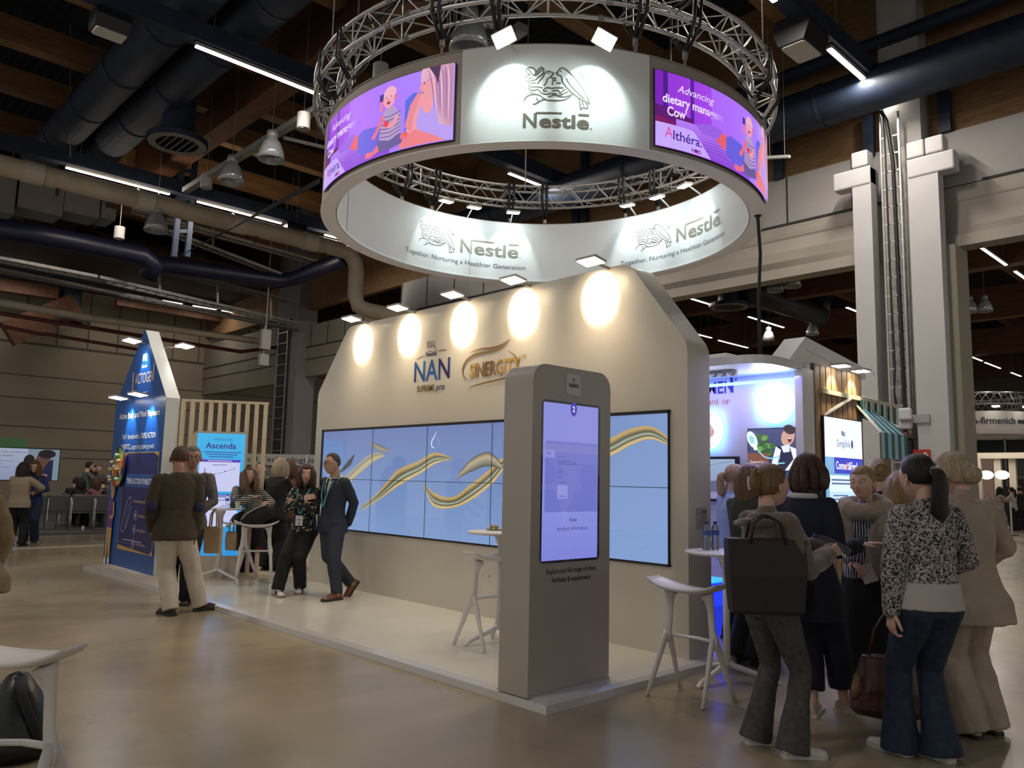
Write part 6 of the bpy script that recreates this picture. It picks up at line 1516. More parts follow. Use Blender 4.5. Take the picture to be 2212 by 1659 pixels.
def hand(mb, wrist, fwd, up, side, s=1.0, curl=.5, spread=.12, thumb=.5, vox=.0035, mi=0):
    """palm, four bent fingers of different length and a side thumb. up = back of hand, side=+1 thumb toward up x fwd"""
    f = Vector(fwd).normalized(); u = Vector(up); u = (u-f*u.dot(f)).normalized(); r = f.cross(u)*side   # r: toward the little finger is -r
    t = MB(); k = s*.092
    w = Vector(wrist)
    for a, b in ((-.30, -.25), (-.1, -.08), (.1, .08), (.30, .25)):
        limb(t, [w+r*(-b*k*.7)+f*(.02*k), w+r*(-a*k)*1.0+f*(k*.95)], [.16*k, .145*k], 8)
    limb(t, [w-f*k*.2, w+f*k*.25], [.27*k, .28*k], 10, flat=(1, .75))
    for i, (a, L, sp) in enumerate(((.32, .86, 1.2), (.11, .98, .4), (-.10, .92, -.4), (-.30, .74, -1.3))):
        p = w+r*(a*k)+f*(k*.95); d = (f+r*sp*spread*.5).normalized(); ang = curl*(1+.12*i); pts = [p]; q = p
        for j, l in enumerate((.44, .30, .24)):
            ang_ = ang*(.7+.5*j); ax = d.cross(u).normalized(); d = (Matrix.Rotation(-ang_, 3, ax) @ d).normalized(); uu = (Matrix.Rotation(-ang_, 3, ax) @ u).normalized() if False else u
            u_loc = ax.cross(d).normalized(); u = u_loc if False else u
            q = q+d*(l*L*k); pts.append(q)
        limb(t, pts, [.105*k, .098*k, .09*k, .078*k], 8)
    p = w+r*(.30*k)+f*(k*.18); d = (f*.7+r*.9-u*.25*thumb).normalized(); q1 = p+d*(.42*k); d2 = (f*1.0+r*.35-u*.5*thumb).normalized(); q2 = q1+d2*(.34*k); q3 = q2+(d2-u*.3*thumb).normalized()*(.26*k)
    limb(t, [p, q1, q2, q3], [.16*k, .125*k, .11*k, .085*k], 8)
    me = remesh(t, vox, 2); n0 = len(mb.v); mb.add([tuple(v.co) for v in me.vertices], [tuple(p.vertices) for p in me.polygons], mi); bpy.data.meshes.remove(me)
def shoe(loc, rz, L, m_up, m_sole, parent, kind='sneaker', pitch=0.0, stripe=None):
    """shoe with its sole; local y forward from the heel"""
    R_ = Matrix.Rotation(rz, 3, 'Z') @ Matrix.Rotation(pitch, 3, 'X'); mb = MB(); k = L/.28
    loc = Vector(loc)+Vector((0, 0, .075))+R_ @ Vector((0, .05*k, -.075))
    hgt = {'sneaker': .075, 'flat': .068, 'oxford': .07, 'boot': .10, 'heel': .05}[kind]*k
    st = [(-.115, .026, .7), (-.10, .034, .95), (-.05, .035, 1.0), (.0, .036, .98), (.05, .042, .78), (.10, .047, .60), (.135, .042, .50), (.158, .026, .36), (.165, .010, .25)]
    vs = []; seg = 14; z0 = .022*k
    for (y, wd, hh) in st:
        for a in range(seg):
            t = 2*PI*a/seg; x = math.cos(t)*wd*k; z = math.sin(t); z = z0+(max(0, z)**.8)*hgt*hh*.85 if z > 0 else z0-.006*k*(-z)
            vs.append(loc+R_ @ Vector((x*(1 if math.sin(t) < .3 else .8), y*k, z)))
    fs = [(i*seg+a, i*seg+(a+1) % seg, (i+1)*seg+(a+1) % seg, (i+1)*seg+a) for i in range(len(st)-1) for a in range(seg)]+[tuple(range(seg)), tuple((len(st)-1)*seg+a for a in range(seg))]
    o = mb.add(vs, fs).build('shoe', m_up, parent, smooth=True)
    md = o.modifiers.new('sub', 'SUBSURF'); md.levels = 1; md.render_levels = 1
    pts = []
    for (y, wd, hh) in st: pts.append((wd*1.06*k+.002, y*1.02*k))
    poly = [(x, y) for x, y in pts]+[(-x, y) for x, y in reversed(pts)]
    MB().prism(poly, lambda u, v, t: loc+R_ @ Vector((u, v, t*(z0+.004*k)))).build('sole', m_sole, o)
    if kind in ('sneaker', 'oxford'):
        lb = MB()
        for q in range(4): lb.cyl(loc+R_ @ Vector((-.018*k, (.03+.018*q)*k, z0+hgt*(.80-.085*q))), loc+R_ @ Vector((.018*k, (.03+.018*q)*k, z0+hgt*(.80-.085*q))), .003*k, seg=5)
        lb.build('laces', m_sole if kind == 'sneaker' else m_up, o)
    if stripe:
        for s in (-1, 1):
            for q in range(3): MB().obox(loc+R_ @ Vector((s*.036*k, (.0+.02*q)*k, z0+hgt*.33)), .008*k, .009*k, hgt*.6, R_ @ Matrix.Rotation(.4, 3, 'X')).build('side_stripe', stripe, o)
    return o
PN = [0]
def person(label, loc, face, H, female=True, build=1.0, hips=None, feet=((-.10, 0, 0), (.10, 0, 0)), toes=(12, -12), footpitch=(0, 0), kneepole=((0, 1, 0), (0, 1, 0)), lean=0.0, twist=0.0, sidelean=0.0,
           hands=None, elbows=((-1, -.6, 0), (1, -.6, 0)), handdir=(None, None), handup=(None, None), curl=(.45, .45), headyaw=0.0, headpitch=0.0, headroll=0.0,
           skin='fair', skincol=(.58, .36, .28), hair=None, haircol=('brown', (.06, .03, .015), (.12, .06, .03)), top=None, bottom=None, shoes=None, glasses=False, lanyard=None, badge=None, detail=1, seated=False, hands_on=(True, True), brow=None, group=None):
    """face: degrees of the facing direction (0 = +Y). Everything below is in the person's own frame: x right, y ahead, z up."""
    root = empty('person', loc, math.radians(face), label=label, cat='person', group=group); PN[0] += 1; sd_ = PN[0]*3.7
    V = Vector; fl = .52 if seated else 1
    sw = (.089 if female else .108)*H*build**.5; hw = .052*H
    hz = .515*H
    P = V((0, 0, .53*H)) if hips is None else V(hips)
    spine = Matrix.Rotation(-lean, 3, 'X') @ Matrix.Rotation(sidelean, 3, 'Y')
    up = spine @ V((0, 0, 1)); TX = Matrix.Rotation(twist, 3, up) @ (spine @ V((1, 0, 0))); TY = up.cross(TX)
    def S(x, y, z): return P+TX*x*H+TY*y*H+up*(z-.53)*H
    neckb = S(0, -.006, .822); HM = Matrix.Rotation(headyaw, 3, 'Z') @ Matrix.Rotation(-headpitch, 3, 'X') @ Matrix.Rotation(headroll, 3, 'Y')
    hs = .149*H if female else .146*H; hc = S(0, .010, .858)+(HM @ V((0, .018*H, .066*H)))
    shl = [S(-sw/H, -.004, .802), S(sw/H, -.004, .802)]; hipj = [P+V((-hw, 0, -.02*H)), P+V((hw, 0, -.02*H))]
    if hands is None: hands = ((-sw-.025*H, .01, P.z-.035*H), (sw+.025*H, .01, P.z-.035*H))
    UA, FA = .172*H, .148*H; TH, SH = .248*H, .240*H
    if hips is None:
        zz = P.z
        for i in (0, 1):
            f0 = V(feet[i]); dxy = math.hypot(f0.x-hipj[i].x, f0.y-hipj[i].y); zz = min(zz, f0.z+.045*H+math.sqrt(max(.01, (.484*H)**2-dxy*dxy))+.02*H)
        dz = zz-P.z; P = P+V((0, 0, dz)); neckb = neckb+V((0, 0, dz)); hc = hc+V((0, 0, dz)); shl = [q+V((0, 0, dz)) for q in shl]; hipj = [q+V((0, 0, dz)) for q in hipj]
    elb = []; wr = []; kn = []; an = []
    for i in (0, 1):
        e_, w_ = ik(shl[i], hands[i], UA, FA, elbows[i]); elb.append(e_); wr.append(w_)
        ank = V(feet[i])+V((0, 0, .045*H)); k_, a_ = ik(hipj[i], ank, TH, SH, kneepole[i]); kn.append(k_); an.append(a_)
    # --- body: one continuous skin surface (trunk, limbs, head, hands)
    vox = .012 if detail else .02
    t = MB(); b = build
    rings(t, [(S(0, 0, .475), .06*H, .05*H, TX, TY), (S(0, 0, .53), .085*H*b, .055*H*b, TX, TY), (S(0, 0, .61), .068*H*b, .046*H*b, TX, TY), (S(0, 0, .72), .082*H*b, .055*H*b, TX, TY), (S(0, -.004, .79), .085*H*b, .042*H, TX, TY), (S(0, -.006, .822), .035*H, .032*H, TX, TY)], 20)
    limb(t, [neckb-up*.02*H, hc-(HM @ V((0, .03*H, .045*H)))], [.031*H if female else .037*H, .029*H if female else .034*H])
    for i in (0, 1):
        limb(t, [shl[i], elb[i], wr[i]], [.030*H, .023*H, .0155*H]); limb(t, [hipj[i], kn[i], an[i]], [.048*H, .032*H, .020*H])
        limb(t, [an[i], an[i]+V((0, 0, -.02*H))], [.02*H, .018*H])
    me = remesh(t, vox, 5); bb = MB(); bb.add([tuple(v.co) for v in me.vertices], [tuple(p.vertices) for p in me.polygons], 0); bpy.data.meshes.remove(me)
    head_mesh(bb, hc, HM, hs/.5*.5, female, 0, 1, 2)
    for i in (0, 1):
        if not hands_on[i]: continue
        fd = V(handdir[i]) if handdir[i] else (wr[i]-elb[i]).normalized(); hu = V(handup[i]) if handup[i] else (V((1 if i else -1, 0, 0)) if abs(fd.z) > .5 else V((0, 0, 1)))
        hand(bb, wr[i]+fd*.01, fd, hu, -1 if i == 0 else 1, s=H/1.72*(.95 if female else 1.05), curl=curl[i], vox=.0036 if detail else .008)
    sk = skin_mat(skin, skincol); lipc = mat('lip_'+skin, tuple(c*f for c, f in zip(skincol, (.95, .62, .62))), .4); brc = hair_mat(brow[0], brow[1], brow[2]) if brow else hair_mat(*haircol)
    o = bb.build('body', [sk, lipc, brc], root, smooth=True, fixn=False)
    # eyes
    for sx in (-1, 1):
        ec = hc+HM @ (V((sx*.135, .315, .015))*hs); em = MB(); em.sphere(ec, .062*hs, seg=12, rng=8, M=HM, mi=0)
        em.sphere(ec+HM @ (V((0, .044, 0))*hs), .026*hs, .022*hs, .026*hs, 10, 6, HM, mi=1); eo = em.build('eye', [M_EYEW, M_EYED], root, smooth=True)
        lid = MB(); lid.sphere(ec+HM @ (V((0, -.004, .016))*hs), .069*hs, .069*hs, .058*hs, 12, 8, HM @ Matrix.Rotation(.25, 3, 'X')); lid.build('eyelid', sk, eo, smooth=True) if detail else None
    # hair
    if hair:
        hm = hair_mat(*haircol); hk = dict(hairline=.20, back=-.22, thick=.05, side=-.02, noise_amp=.012, seed=sd_)
        hk.update(hair.get('cap', {})); hb = hair_cap(hc, HM, hs, **hk)
        def HP(x, y, z): return hc+HM @ (V((x, y, z))*hs)
        st = hair.get('style')
        if st == 'short': pass
        if st == 'ponytail':
            L = hair.get('len', 1.9); b0 = HP(0, -.44, .12)
            drop = V((0, -.12, -1)).normalized()
            lock(hb, [HP(0, -.38, .15), HP(0, -.56, .10), b0+HM @ (V((0, -.16, -.28))*hs), b0+HM @ (V((0, -.12, -.75))*hs), b0+HM @ (V((.02, -.06, -.4*L-.5))*hs), b0+HM @ (V((.04, -.03, -.5*L-.62))*hs)], [.07*hs, .13*hs, .17*hs, .19*hs, .15*hs, .03*hs], (1.15, .8), sd_, 18)
            sc_ = MB().tube([b0+HM @ (V((.08*math.cos(a*PI/6), -.02, .08*math.sin(a*PI/6)+.01))*hs) for a in range(12)], .035*hs, 8, closed=True)
            sc_.build('hair_tie', hair.get('tie', mat('grey_scrunchie', (.35, .33, .36), .8)), root, smooth=True)
        if st == 'bun':
            bz = hair.get('z', .12); t2 = MB(); t2.sphere(HP(0, -.47, bz), .20*hs*hair.get('size', 1), .16*hs*hair.get('size', 1), .19*hs*hair.get('size', 1), 20, 14)
            for a in range(4): t2.tube([HP(.18*math.cos(q*PI/5+a), -.50-.06*math.sin(q+a), bz+.17*math.sin(q*PI/5+a)) for q in range(8)], .05*hs, 8)
            for i in range(len(t2.v)): v = V(t2.v[i]); t2.v[i] = tuple(v+V((0, 0, 1))*.014*hs*noise.noise(v*60))
            hb.add(t2.v, t2.f)
        if st in ('long', 'bob', 'wavy'):
            zl = {'bob': -.62, 'wavy': -.95, 'long': -1.3}[st] if 'zl' not in hair else hair['zl']; wv = {'bob': .3, 'wavy': .8, 'long': .25}[st]
            n = 9
            for q in range(n):
                a = -2.15+4.3*q/(n-1) if hair.get('all', True) else 0
                ax, ay = math.sin(a), -math.cos(a)
                if st == 'bob': rr = .36
                else: rr = .35
                x0, y0 = ax*rr, ay*.40
                fz = zl*(1-.06*abs(a)) + .05*noise.noise(V((q*3.1, sd_, 0)))
                pts = [HP(x0*.8, y0*.8, .30), HP(x0*1.06, y0*1.08, .05), HP(x0*1.12+.03*wv*math.sin(q*2), y0*1.14, fz*.4), HP(x0*1.08-.04*wv*math.sin(q*2.5), y0*1.12+(.03 if ay < 0 else 0), fz*.75), HP(x0*.98+.05*wv*math.sin(q*1.7), y0*1.04, fz)]
                lock(hb, pts, [.10*hs, .15*hs, .17*hs, .16*hs, .06*hs], (1, .75), sd_+q, 14, .22)
        if st == 'claw':
            t2 = MB(); t2.sphere(HP(.0, -.42, .12), .17*hs, .17*hs, .27*hs, 18, 12); hb.add(t2.v, t2.f)
            lock(hb, [HP(0, -.40, -.2), HP(0, -.54, .05), HP(.02, -.52, .3), HP(.05, -.44, .46)], [.08*hs, .12*hs, .10*hs, .03*hs], (1, .7), sd_, 14)
            cl = MB()
            for q in range(5): a = -1+q*.5; cl.sphere(HP(-.10+.0*a, -.56-.03*math.cos(a), .10+a*.12), .045*hs, seg=10, rng=6)
            cl.build('claw_clip', mat('pearl_clip', (.60, .52, .54), .3), root, smooth=True)
        hb.build('hair', hm, root, smooth=True)
    if glasses:
        g = MB()
        for sx in (-1, 1):
            g.tube([hc+HM @ (V((sx*.145+.10*math.cos(a*PI/8), .405, .01+.065*math.sin(a*PI/8)))*hs) for a in range(16)], .008*hs, 6, closed=True)
            g.cyl(hc+HM @ (V((sx*.245, .39, .03))*hs), hc+HM @ (V((sx*.35, -.02, .03))*hs), .008*hs, seg=6)
        g.cyl(hc+HM @ (V((-.045, .42, .02))*hs), hc+HM @ (V((.045, .42, .02))*hs), .008*hs, seg=6); g.build('glasses', M_BLACK, root, smooth=True)
    # --- top garment
    if top:
        th = top.get('t', .012); hem = top.get('hem', .50); fit = top.get('fit', 1.0)*b*(.93 if female else .97); chest = top.get('chest', 1.0); hemw = top.get('hemw', 1.0)
        g = MB(); bw = (1.0 if female else 1.08)
        prof = [(.47, .098, .072), (.52, .096, .070), (.57, .084, .060), (.62, .078 if female else .083, .056), (.68, .082*bw, .062), (.74, .086*bw, .062 if female else .060), (.785, .090*bw, .050), (.808, .070*bw, .042), (.826, .042, .038)]
        rg = []
        zs = [z for z in [hem, hem+.03] if z < .47] + [p_[0] for p_ in prof if p_[0] > hem+.01]
        zs = sorted(set([hem]+zs))
        for z in zs:
            if z <= .47: rx, ry = .098*hemw, .072*hemw
            else:
                for k in range(len(prof)-1):
                    if prof[k][0] <= z <= prof[k+1][0]:
                        f = (z-prof[k][0])/(prof[k+1][0]-prof[k][0]); rx = prof[k][1]*(1-f)+prof[k+1][1]*f; ry = prof[k][2]*(1-f)+prof[k+1][2]*f
            if z < .62: k2 = (.62-z)/(.62-hem+1e-6); rx *= 1+(hemw-1)*k2; ry *= 1+(hemw-1)*k2
            c_ = S(0, 0, z)
            if z < .53: c_ = P+V((0, 0, (z-.53)*H))+(S(0, 0, z)-P-V((0, 0, (z-.53)*H)))*.3
            rg.append((c_, rx*H*fit+th, ry*H*fit*chest+th, TX, TY))
        rings(g, rg)
        if top.get('collar', True): limb(g, [neckb-up*.02*H, neckb+up*top.get('neckh', .004)*H], [.042*H+th*.4, .034*H+th*.3])
        sl = top.get('sleeve', 1.0); sr = top.get('sleeve_r', 1.0)
        for i in (0, 1):
            inn = (shl[1-i]-shl[i]).normalized()
            w_ = elb[i].lerp(wr[i], min(1, sl*1.0)); s_in = shl[i]+inn*.03*H
            if sl > .3: limb(g, [s_in, shl[i]-V((0, 0, .006*H)), shl[i].lerp(elb[i], .5), elb[i], elb[i].lerp(w_, .55), w_], [.027*H+th*.6, .029*H*(.5+.5*sr)+th*.7, .029*H*sr+th*.8, .025*H*sr+th*.8, .023*H*sr+th*.8, .0185*H*sr+th*.8*top.get('cuff', 1)])
            else: limb(g, [s_in, shl[i], shl[i].lerp(elb[i], .6)], [.028*H*sr+th, .030*H*sr+th, .028*H*sr+th])
        me = remesh(g, .0085 if detail else .015, 5, fold=top.get('fold', .006) if detail else .004, fscale=top.get('fscale', 8), seed=sd_); tm = top['mat']
        o = link_mesh(top.get('name', 'jacket'), me, tm, root, smooth=True)
        if top.get('cuffmat') is not None:
            for i in (0, 1):
                d = (wr[i]-elb[i]).normalized(); MB().tube([wr[i]-d*.025, wr[i]+d*.008], .021*H*sr+th+.001, 14).build('cuff', top['cuffmat'], o, smooth=True)
        if top.get('under'):
            um, uh = top['under']; u = MB(); rings(u, [(P+V((0, 0, (uh-.53)*H)), .104*H*b+th*.5, .078*H*b+th*.5, TX, TY), (P+V((0, 0, (uh+.02-.53)*H)), .103*H*b+th*.4, .077*H*b+th*.4, TX, TY), (S(0, 0, hem+.05), .094*H*b+th*.5, .070*H*b+th*.4, TX, TY)]); link_mesh('shirt', remesh(u, .010, 3, .004, 10, sd_), um, root, smooth=True)
        for (x, z, w2, h2, m_) in top.get('patches', []): 
            i = 0 if x < 0 else 1; MB().sphere(elb[i].lerp(shl[i], .05)-TY*.018, .024*H*sr+th*.8, .024*H*sr+th*.8, .042*H, 14, 10, Matrix.Identity(3)).build('elbow_patch', m_, o, smooth=True)
        if top.get('collarmat') is not None: MB().tube([neckb+up*.002*H+TX*.05*H*math.cos(a*PI/8)+TY*.046*H*math.sin(a*PI/8)+up*(.012*H if math.sin(a*PI/8) < 0 else -.006*H) for a in range(16)], .012*H, 8, closed=True).build('collar', top['collarmat'], o, smooth=True)
        if top.get('lapel') is not None:
            def FP(x, z, e=.004):
                for k in range(len(prof)-1):
                    if prof[k][0] <= z <= prof[k+1][0]:
                        f = (z-prof[k][0])/(prof[k+1][0]-prof[k][0]); rx = prof[k][1]*(1-f)+prof[k+1][1]*f; ry = prof[k][2]*(1-f)+prof[k+1][2]*f
                rx = rx*H*fit+th; ry = ry*H*fit*chest+th; return S(x, 0, z)+TY*(ry*(max(0, 1-(x*H/rx)**2))**.5+e)
            zz_ = [.822, .80, .775, .745, .715, .685, .66]
            def strip_(fl, fr, e, nm, m_):
                vs = []; fs = []
                for z in zz_:
                    for q in range(4): vs.append(FP(fl(z)+(fr(z)-fl(z))*q/3, z, e))
                for a in range(len(zz_)-1):
                    for q in range(3): fs.append((a*4+q, a*4+q+1, a*4+q+5, a*4+q+4))
                MB().add(vs, fs).build(nm, m_, o)
            op = lambda z: .036*max(0, (z-.655)/.167)+.001
            strip_(lambda z: -op(z), lambda z: op(z), .004, 'shirt_front', top.get('shirtmat', M_WHITE))
            for sx in (-1, 1): strip_(lambda z: sx*op(z), lambda z: sx*(op(z)+.030*math.sin(PI*min(1, max(0, (z-.65)/.15))**.7 if z < .8 else PI*.8)), .008, 'lapel', top['lapel'])
            if top.get('tie') is not None: strip_(lambda z: -.009, lambda z: .009, .009, 'tie', top['tie'])
    # --- trousers or skirt
    if bottom:
        g = MB(); th = bottom.get('t', .010); r0, r1, r2 = bottom.get('r', (.056, .038, .032)); ln = bottom.get('len', 1.0)
        rings(g, [(P+V((0, 0, -.065*H)), .070*H*b+th, .055*H*b+th, V((1, 0, 0)), V((0, 1, 0))), (P+V((0, 0, -.02*H)), .090*H*b+th, .064*H*b+th, V((1, 0, 0)), V((0, 1, 0))), (P+V((0, 0, .02*H)), .084*H*b+th*.6, .056*H*b+th*.6, TX, TY), (S(0, 0, .58), .070*H*b, .046*H*b, TX, TY)], 24)
        for i in (0, 1):
            side = V((1 if i else -1, 0, 0)); h0 = hipj[i]-side*.006*H-V((0, 0, .015*H))
            e_ = kn[i].lerp(an[i]+V((0, 0, -.02*H)), ln)
            m1 = kn[i].lerp(e_, .35); m2 = kn[i].lerp(e_, .7); fl_ = bottom.get('flare', r2)
            limb(g, [h0, h0.lerp(kn[i], .45), kn[i], m1, m2, e_], [r0*H+th, (r0*.55+r1*.45)*H+th, r1*H+th, (r1*.6+r2*.4)*H+th, (r2*.5+fl_*.5)*H+th, fl_*H+th*.6], 16, end=False)
            if bottom.get('seat', True) and hips is None: g.sphere(hipj[i]+V((0, -.014*H*b, -.02*H)), .049*H*b+th, seg=14, rng=10)
        if bottom.get('skirt'):
            z1 = bottom['skirt']; rings(g, [(V((0, 0, z1*H)), .115*H, .10*H, V((1, 0, 0)), V((0, 1, 0))), (V((P.x, P.y, .40*H)), .112*H, .085*H, V((1, 0, 0)), V((0, 1, 0))), (P, .097*H, .072*H, TX, TY)])
        me = remesh(g, .0085 if detail else .016, 5, fold=bottom.get('fold', .006) if detail else .003, fscale=bottom.get('fscale', 9), seed=sd_+5); link_mesh(bottom.get('name', 'trousers'), me, bottom['mat'], root, smooth=True)
    # --- shoes
    if shoes:
        for i in (0, 1):
            f_ = an[i]-V((0, 0, .045*H)) if (an[i]-V(feet[i])-V((0, 0, .045*H))).length > .02 else V(feet[i]); a = math.radians(toes[i]); kk = shoes.get('L', .155 if female else .163)*H
            shoe(f_, a, kk, shoes['mat'], shoes['sole'], root, shoes.get('kind', 'sneaker'), footpitch[i], shoes.get('stripe'))
    if lanyard is not None:
        g = MB(); z_ = badge or .60
        for sx in (-1, 1): g.tube([S(sx*.03, -.035, .845), S(sx*.046, .01, .838), S(sx*.045, .055, .80), S(sx*.030, .085, .72), S(sx*.006, .095, z_+.03)], .0065, 4, flat=(1.9, .35))
        ly = g.build('lanyard', lanyard, root)
        if badge:
            c_ = S(.0, .104, z_-.02); MB().obox(c_, .095, .004, .125, Matrix((TX, TY, up)).transposed()).build('badge_card', mat('badge_white', (.66, .64, .66), .4), ly)
            A = Art(); A.rect(-.03, .01, .03, .018, (.2, .2, .25)); A.rect(-.03, -.005, .02, .0, (.25, .25, .3), True); A.rect(-.012, -.045, .012, -.03, (.1, .1, .12), True); A.build('badge_print', lambda u, v, t: c_+TX*u+up*v+TY*(.004+t), PRINT, ly)
    root['_j'] = 1
    del root['_j']
    return root, dict(S=S, hc=hc, HM=HM, hs=hs, wr=wr, elb=elb, shl=shl, P=P, TX=TX, TY=TY, up=up, kn=kn, an=an, H=H)
def hd(px, py, dist):
    d = ray(px, py); k = dist/math.hypot(d.x, d.y); return Vector((d.x*k, d.y*k, 0))
def w2(root, v): return pmat(root) @ Vector(v)
def away(px, a=0):
    """facing angle: a=0 looks away from the camera along the sight line through column px; +90 looks to image left, 180 to the camera"""
    d = ray(px, 1000); return math.degrees(math.atan2(-d.x, d.y))+a
# cloth materials
def striped(name, c1, c2, scale, axis='Z', rough=.8, ratio=.5):
    if name in MATS: return MATS[name]
    m = mat(name, c1, rough, bump=.2, bscale=150); nt = m.node_tree; b_ = nt.nodes['Principled BSDF']; tc = nt.nodes.new('ShaderNodeTexCoord')
    wv = nt.nodes.new('ShaderNodeTexWave'); wv.bands_direction = axis; wv.inputs['Scale'].default_value = scale; wv.inputs['Distortion'].default_value = .8; wv.inputs['Detail Scale'].default_value = .6
    nt.links.new(tc.outputs['Object'], wv.inputs[0]); r = nt.nodes.new('ShaderNodeValToRGB'); r.color_ramp.interpolation = 'CONSTANT'
    r.color_ramp.elements[0].color = (*c1, 1); r.color_ramp.elements[1].color = (*c2, 1); r.color_ramp.elements[1].position = ratio
    nt.links.new(wv.outputs['Fac'], r.inputs[0]); nt.links.new(r.outputs[0], b_.inputs['Base Color']); return m
def speckled(name, base, cols, scale=22, rough=.8, thr=.56):
    m = mat(name, base, rough, bump=.2, bscale=150); nt = m.node_tree; b_ = nt.nodes['Principled BSDF']; tc = nt.nodes.new('ShaderNodeTexCoord')
    vo = nt.nodes.new('ShaderNodeTexVoronoi'); vo.inputs['Scale'].default_value = scale; nt.links.new(tc.outputs['Object'], vo.inputs[0])
    r = nt.nodes.new('ShaderNodeValToRGB'); r.color_ramp.interpolation = 'CONSTANT'; r.color_ramp.elements[0].color = (1, 1, 1, 1); r.color_ramp.elements[1].color = (0, 0, 0, 1); r.color_ramp.elements[1].position = thr
    nt.links.new(vo.outputs['Distance'], r.inputs[0]); mx = nt.nodes.new('ShaderNodeMixRGB'); nt.links.new(r.outputs[0], mx.inputs[0]); mx.inputs[1].default_value = (*base, 1)
    r2 = nt.nodes.new('ShaderNodeValToRGB'); r2.color_ramp.interpolation = 'CONSTANT'; sp_ = nt.nodes.new('ShaderNodeSeparateColor'); nt.links.new(vo.outputs['Color'], sp_.inputs[0]); nt.links.new(sp_.outputs[0], r2.inputs[0])
    r2.color_ramp.elements[0].color = (*cols[0], 1); r2.color_ramp.elements[1].color = (*cols[1], 1); r2.color_ramp.elements[1].position = .5
    if len(cols) > 2: e_ = r2.color_ramp.elements.new(.75); e_.color = (*cols[2], 1)
    nt.links.new(r2.outputs[0], mx.inputs[2]); nt.links.new(mx.outputs[0], b_.inputs['Base Color']); return m
def squiggle(name, c1, c2, scale=38):
    m = mat(name, c1, .85, bump=.3, bscale=160); nt = m.node_tree; b_ = nt.nodes['Principled BSDF']; tc = nt.nodes.new('ShaderNodeTexCoord')
    n = nt.nodes.new('ShaderNodeTexNoise'); n.inputs['Scale'].default_value = scale; n.inputs['Detail'].default_value = 1.5; n.inputs['Distortion'].default_value = 1.2; nt.links.new(tc.outputs['Object'], n.inputs['Vector'])
    r = nt.nodes.new('ShaderNodeValToRGB'); r.color_ramp.elements[0].color = (*c1, 1); r.color_ramp.elements[0].position = .475; r.color_ramp.elements[1].color = (*c2, 1); r.color_ramp.elements[1].position = .51
    nt.links.new(n.outputs['Fac'], r.inputs[0]); nt.links.new(r.outputs[0], b_.inputs['Base Color']); return m
TEAL = mat('teal_lanyard', (.08, .33, .36), .6)
SOLE_W = mat('sole_white', (.55, .53, .50), .6); SOLE_D = mat('sole_dark', (.02, .018, .015), .6)
BLOND = ('blond', (.40, .27, .13), (.22, .13, .055)); DBLOND = ('dark_blond', (.22, .13, .065), (.12, .065, .03)); BROWN = ('brown', (.085, .04, .02), (.035, .016, .009)); BLACKH = ('black', (.018, .013, .011), (.007, .005, .005)); GREYW = ('white_blond', (.50, .42, .30), (.33, .25, .16)); GREYH = ('grey', (.22, .21, .20), (.09, .085, .08)); CHEST = ('chestnut', (.16, .075, .03), (.08, .035, .015))
FAIR = (.56, .35, .27); TAN = (.36, .19, .12); DARK = (.10, .05, .03)
def cam_local(face, v):
    """world vector to the frame of someone facing 'face' degrees"""
    return Matrix.Rotation(-math.radians(face), 3, 'Z') @ Vector(v)
# ------------------------------------------------------------------ the right-hand group
def feet_from(loc, face, pts):
    """foot positions given on the floor in the picture -> person's frame"""
    return tuple(tuple(cam_local(face, onz(px, py, z)-Vector(loc))) for px, py, z in pts)
denim_g = mat('grey_denim', (.060, .056, .056), .8, noise_amt=.25, nscale=30, bump=.25, bscale=120)
# A: brown fuzzy jumper, big dark bag
loc = hd(1658, 1060, 4.985); f = away(1690, -42)
ft = feet_from(loc, f, [(1632, 1606, 0), (1712, 1636, 0)])
mohair = mat('brown_mohair', (.12, .085, .066), .95, noise_amt=.18, nscale=25, bump=.8, bscale=130, sheen=.6)
rA, jA = person('woman in a fuzzy brown jumper and grey flared jeans with a big dark shoulder bag', loc, f, 1.64, feet=ft, toes=(-30, -28), hips=(.0, .0, .53*1.64),
    hands=((.06, .34, 1.16), (.17, .30, 1.12)), elbows=((-1, -.2, -.6), (.35, -.5, -1)), handdir=((.5, .6, .1), (.1, .9, .35)), handup=((-.3, 0, 1), (.9, .1, .3)), curl=(.7, .75), headyaw=math.radians(-12), headpitch=-.08, haircol=DBLOND, hair=dict(style='claw', cap=dict(hairline=.22, back=-.24, thick=.045)),
    top=dict(mat=mohair, name='jumper', t=.022, hem=.51, fit=1.05, sleeve_r=1.15, fold=.008), bottom=dict(mat=denim_g, r=(.057, .034, .036), flare=.056, len=1.03, t=.006, name='jeans'), shoes=dict(mat=mat('white_leather', (.62, .60, .58), .45), sole=SOLE_W, kind='flat'))
S = jA['S']
MB().tube([S(-.055, -.02, .81), S(-.06, -.085, .79), S(.0, -.10, .80), S(.06, -.08, .80), S(.07, .03, .79), S(.05, .09, .74)], [.02, .034, .03, .034, .03, .02], 12, flat=(1, .6)).build('scarf', mohair, rA, smooth=True)
e_ = MB().sphere(jA['hc']+jA['HM'] @ (Vector((.35, .0, -.17))*jA['hs']), .006, seg=8, rng=6).build('earring', mat('pearl', (.7, .68, .62), .2), rA, smooth=True)
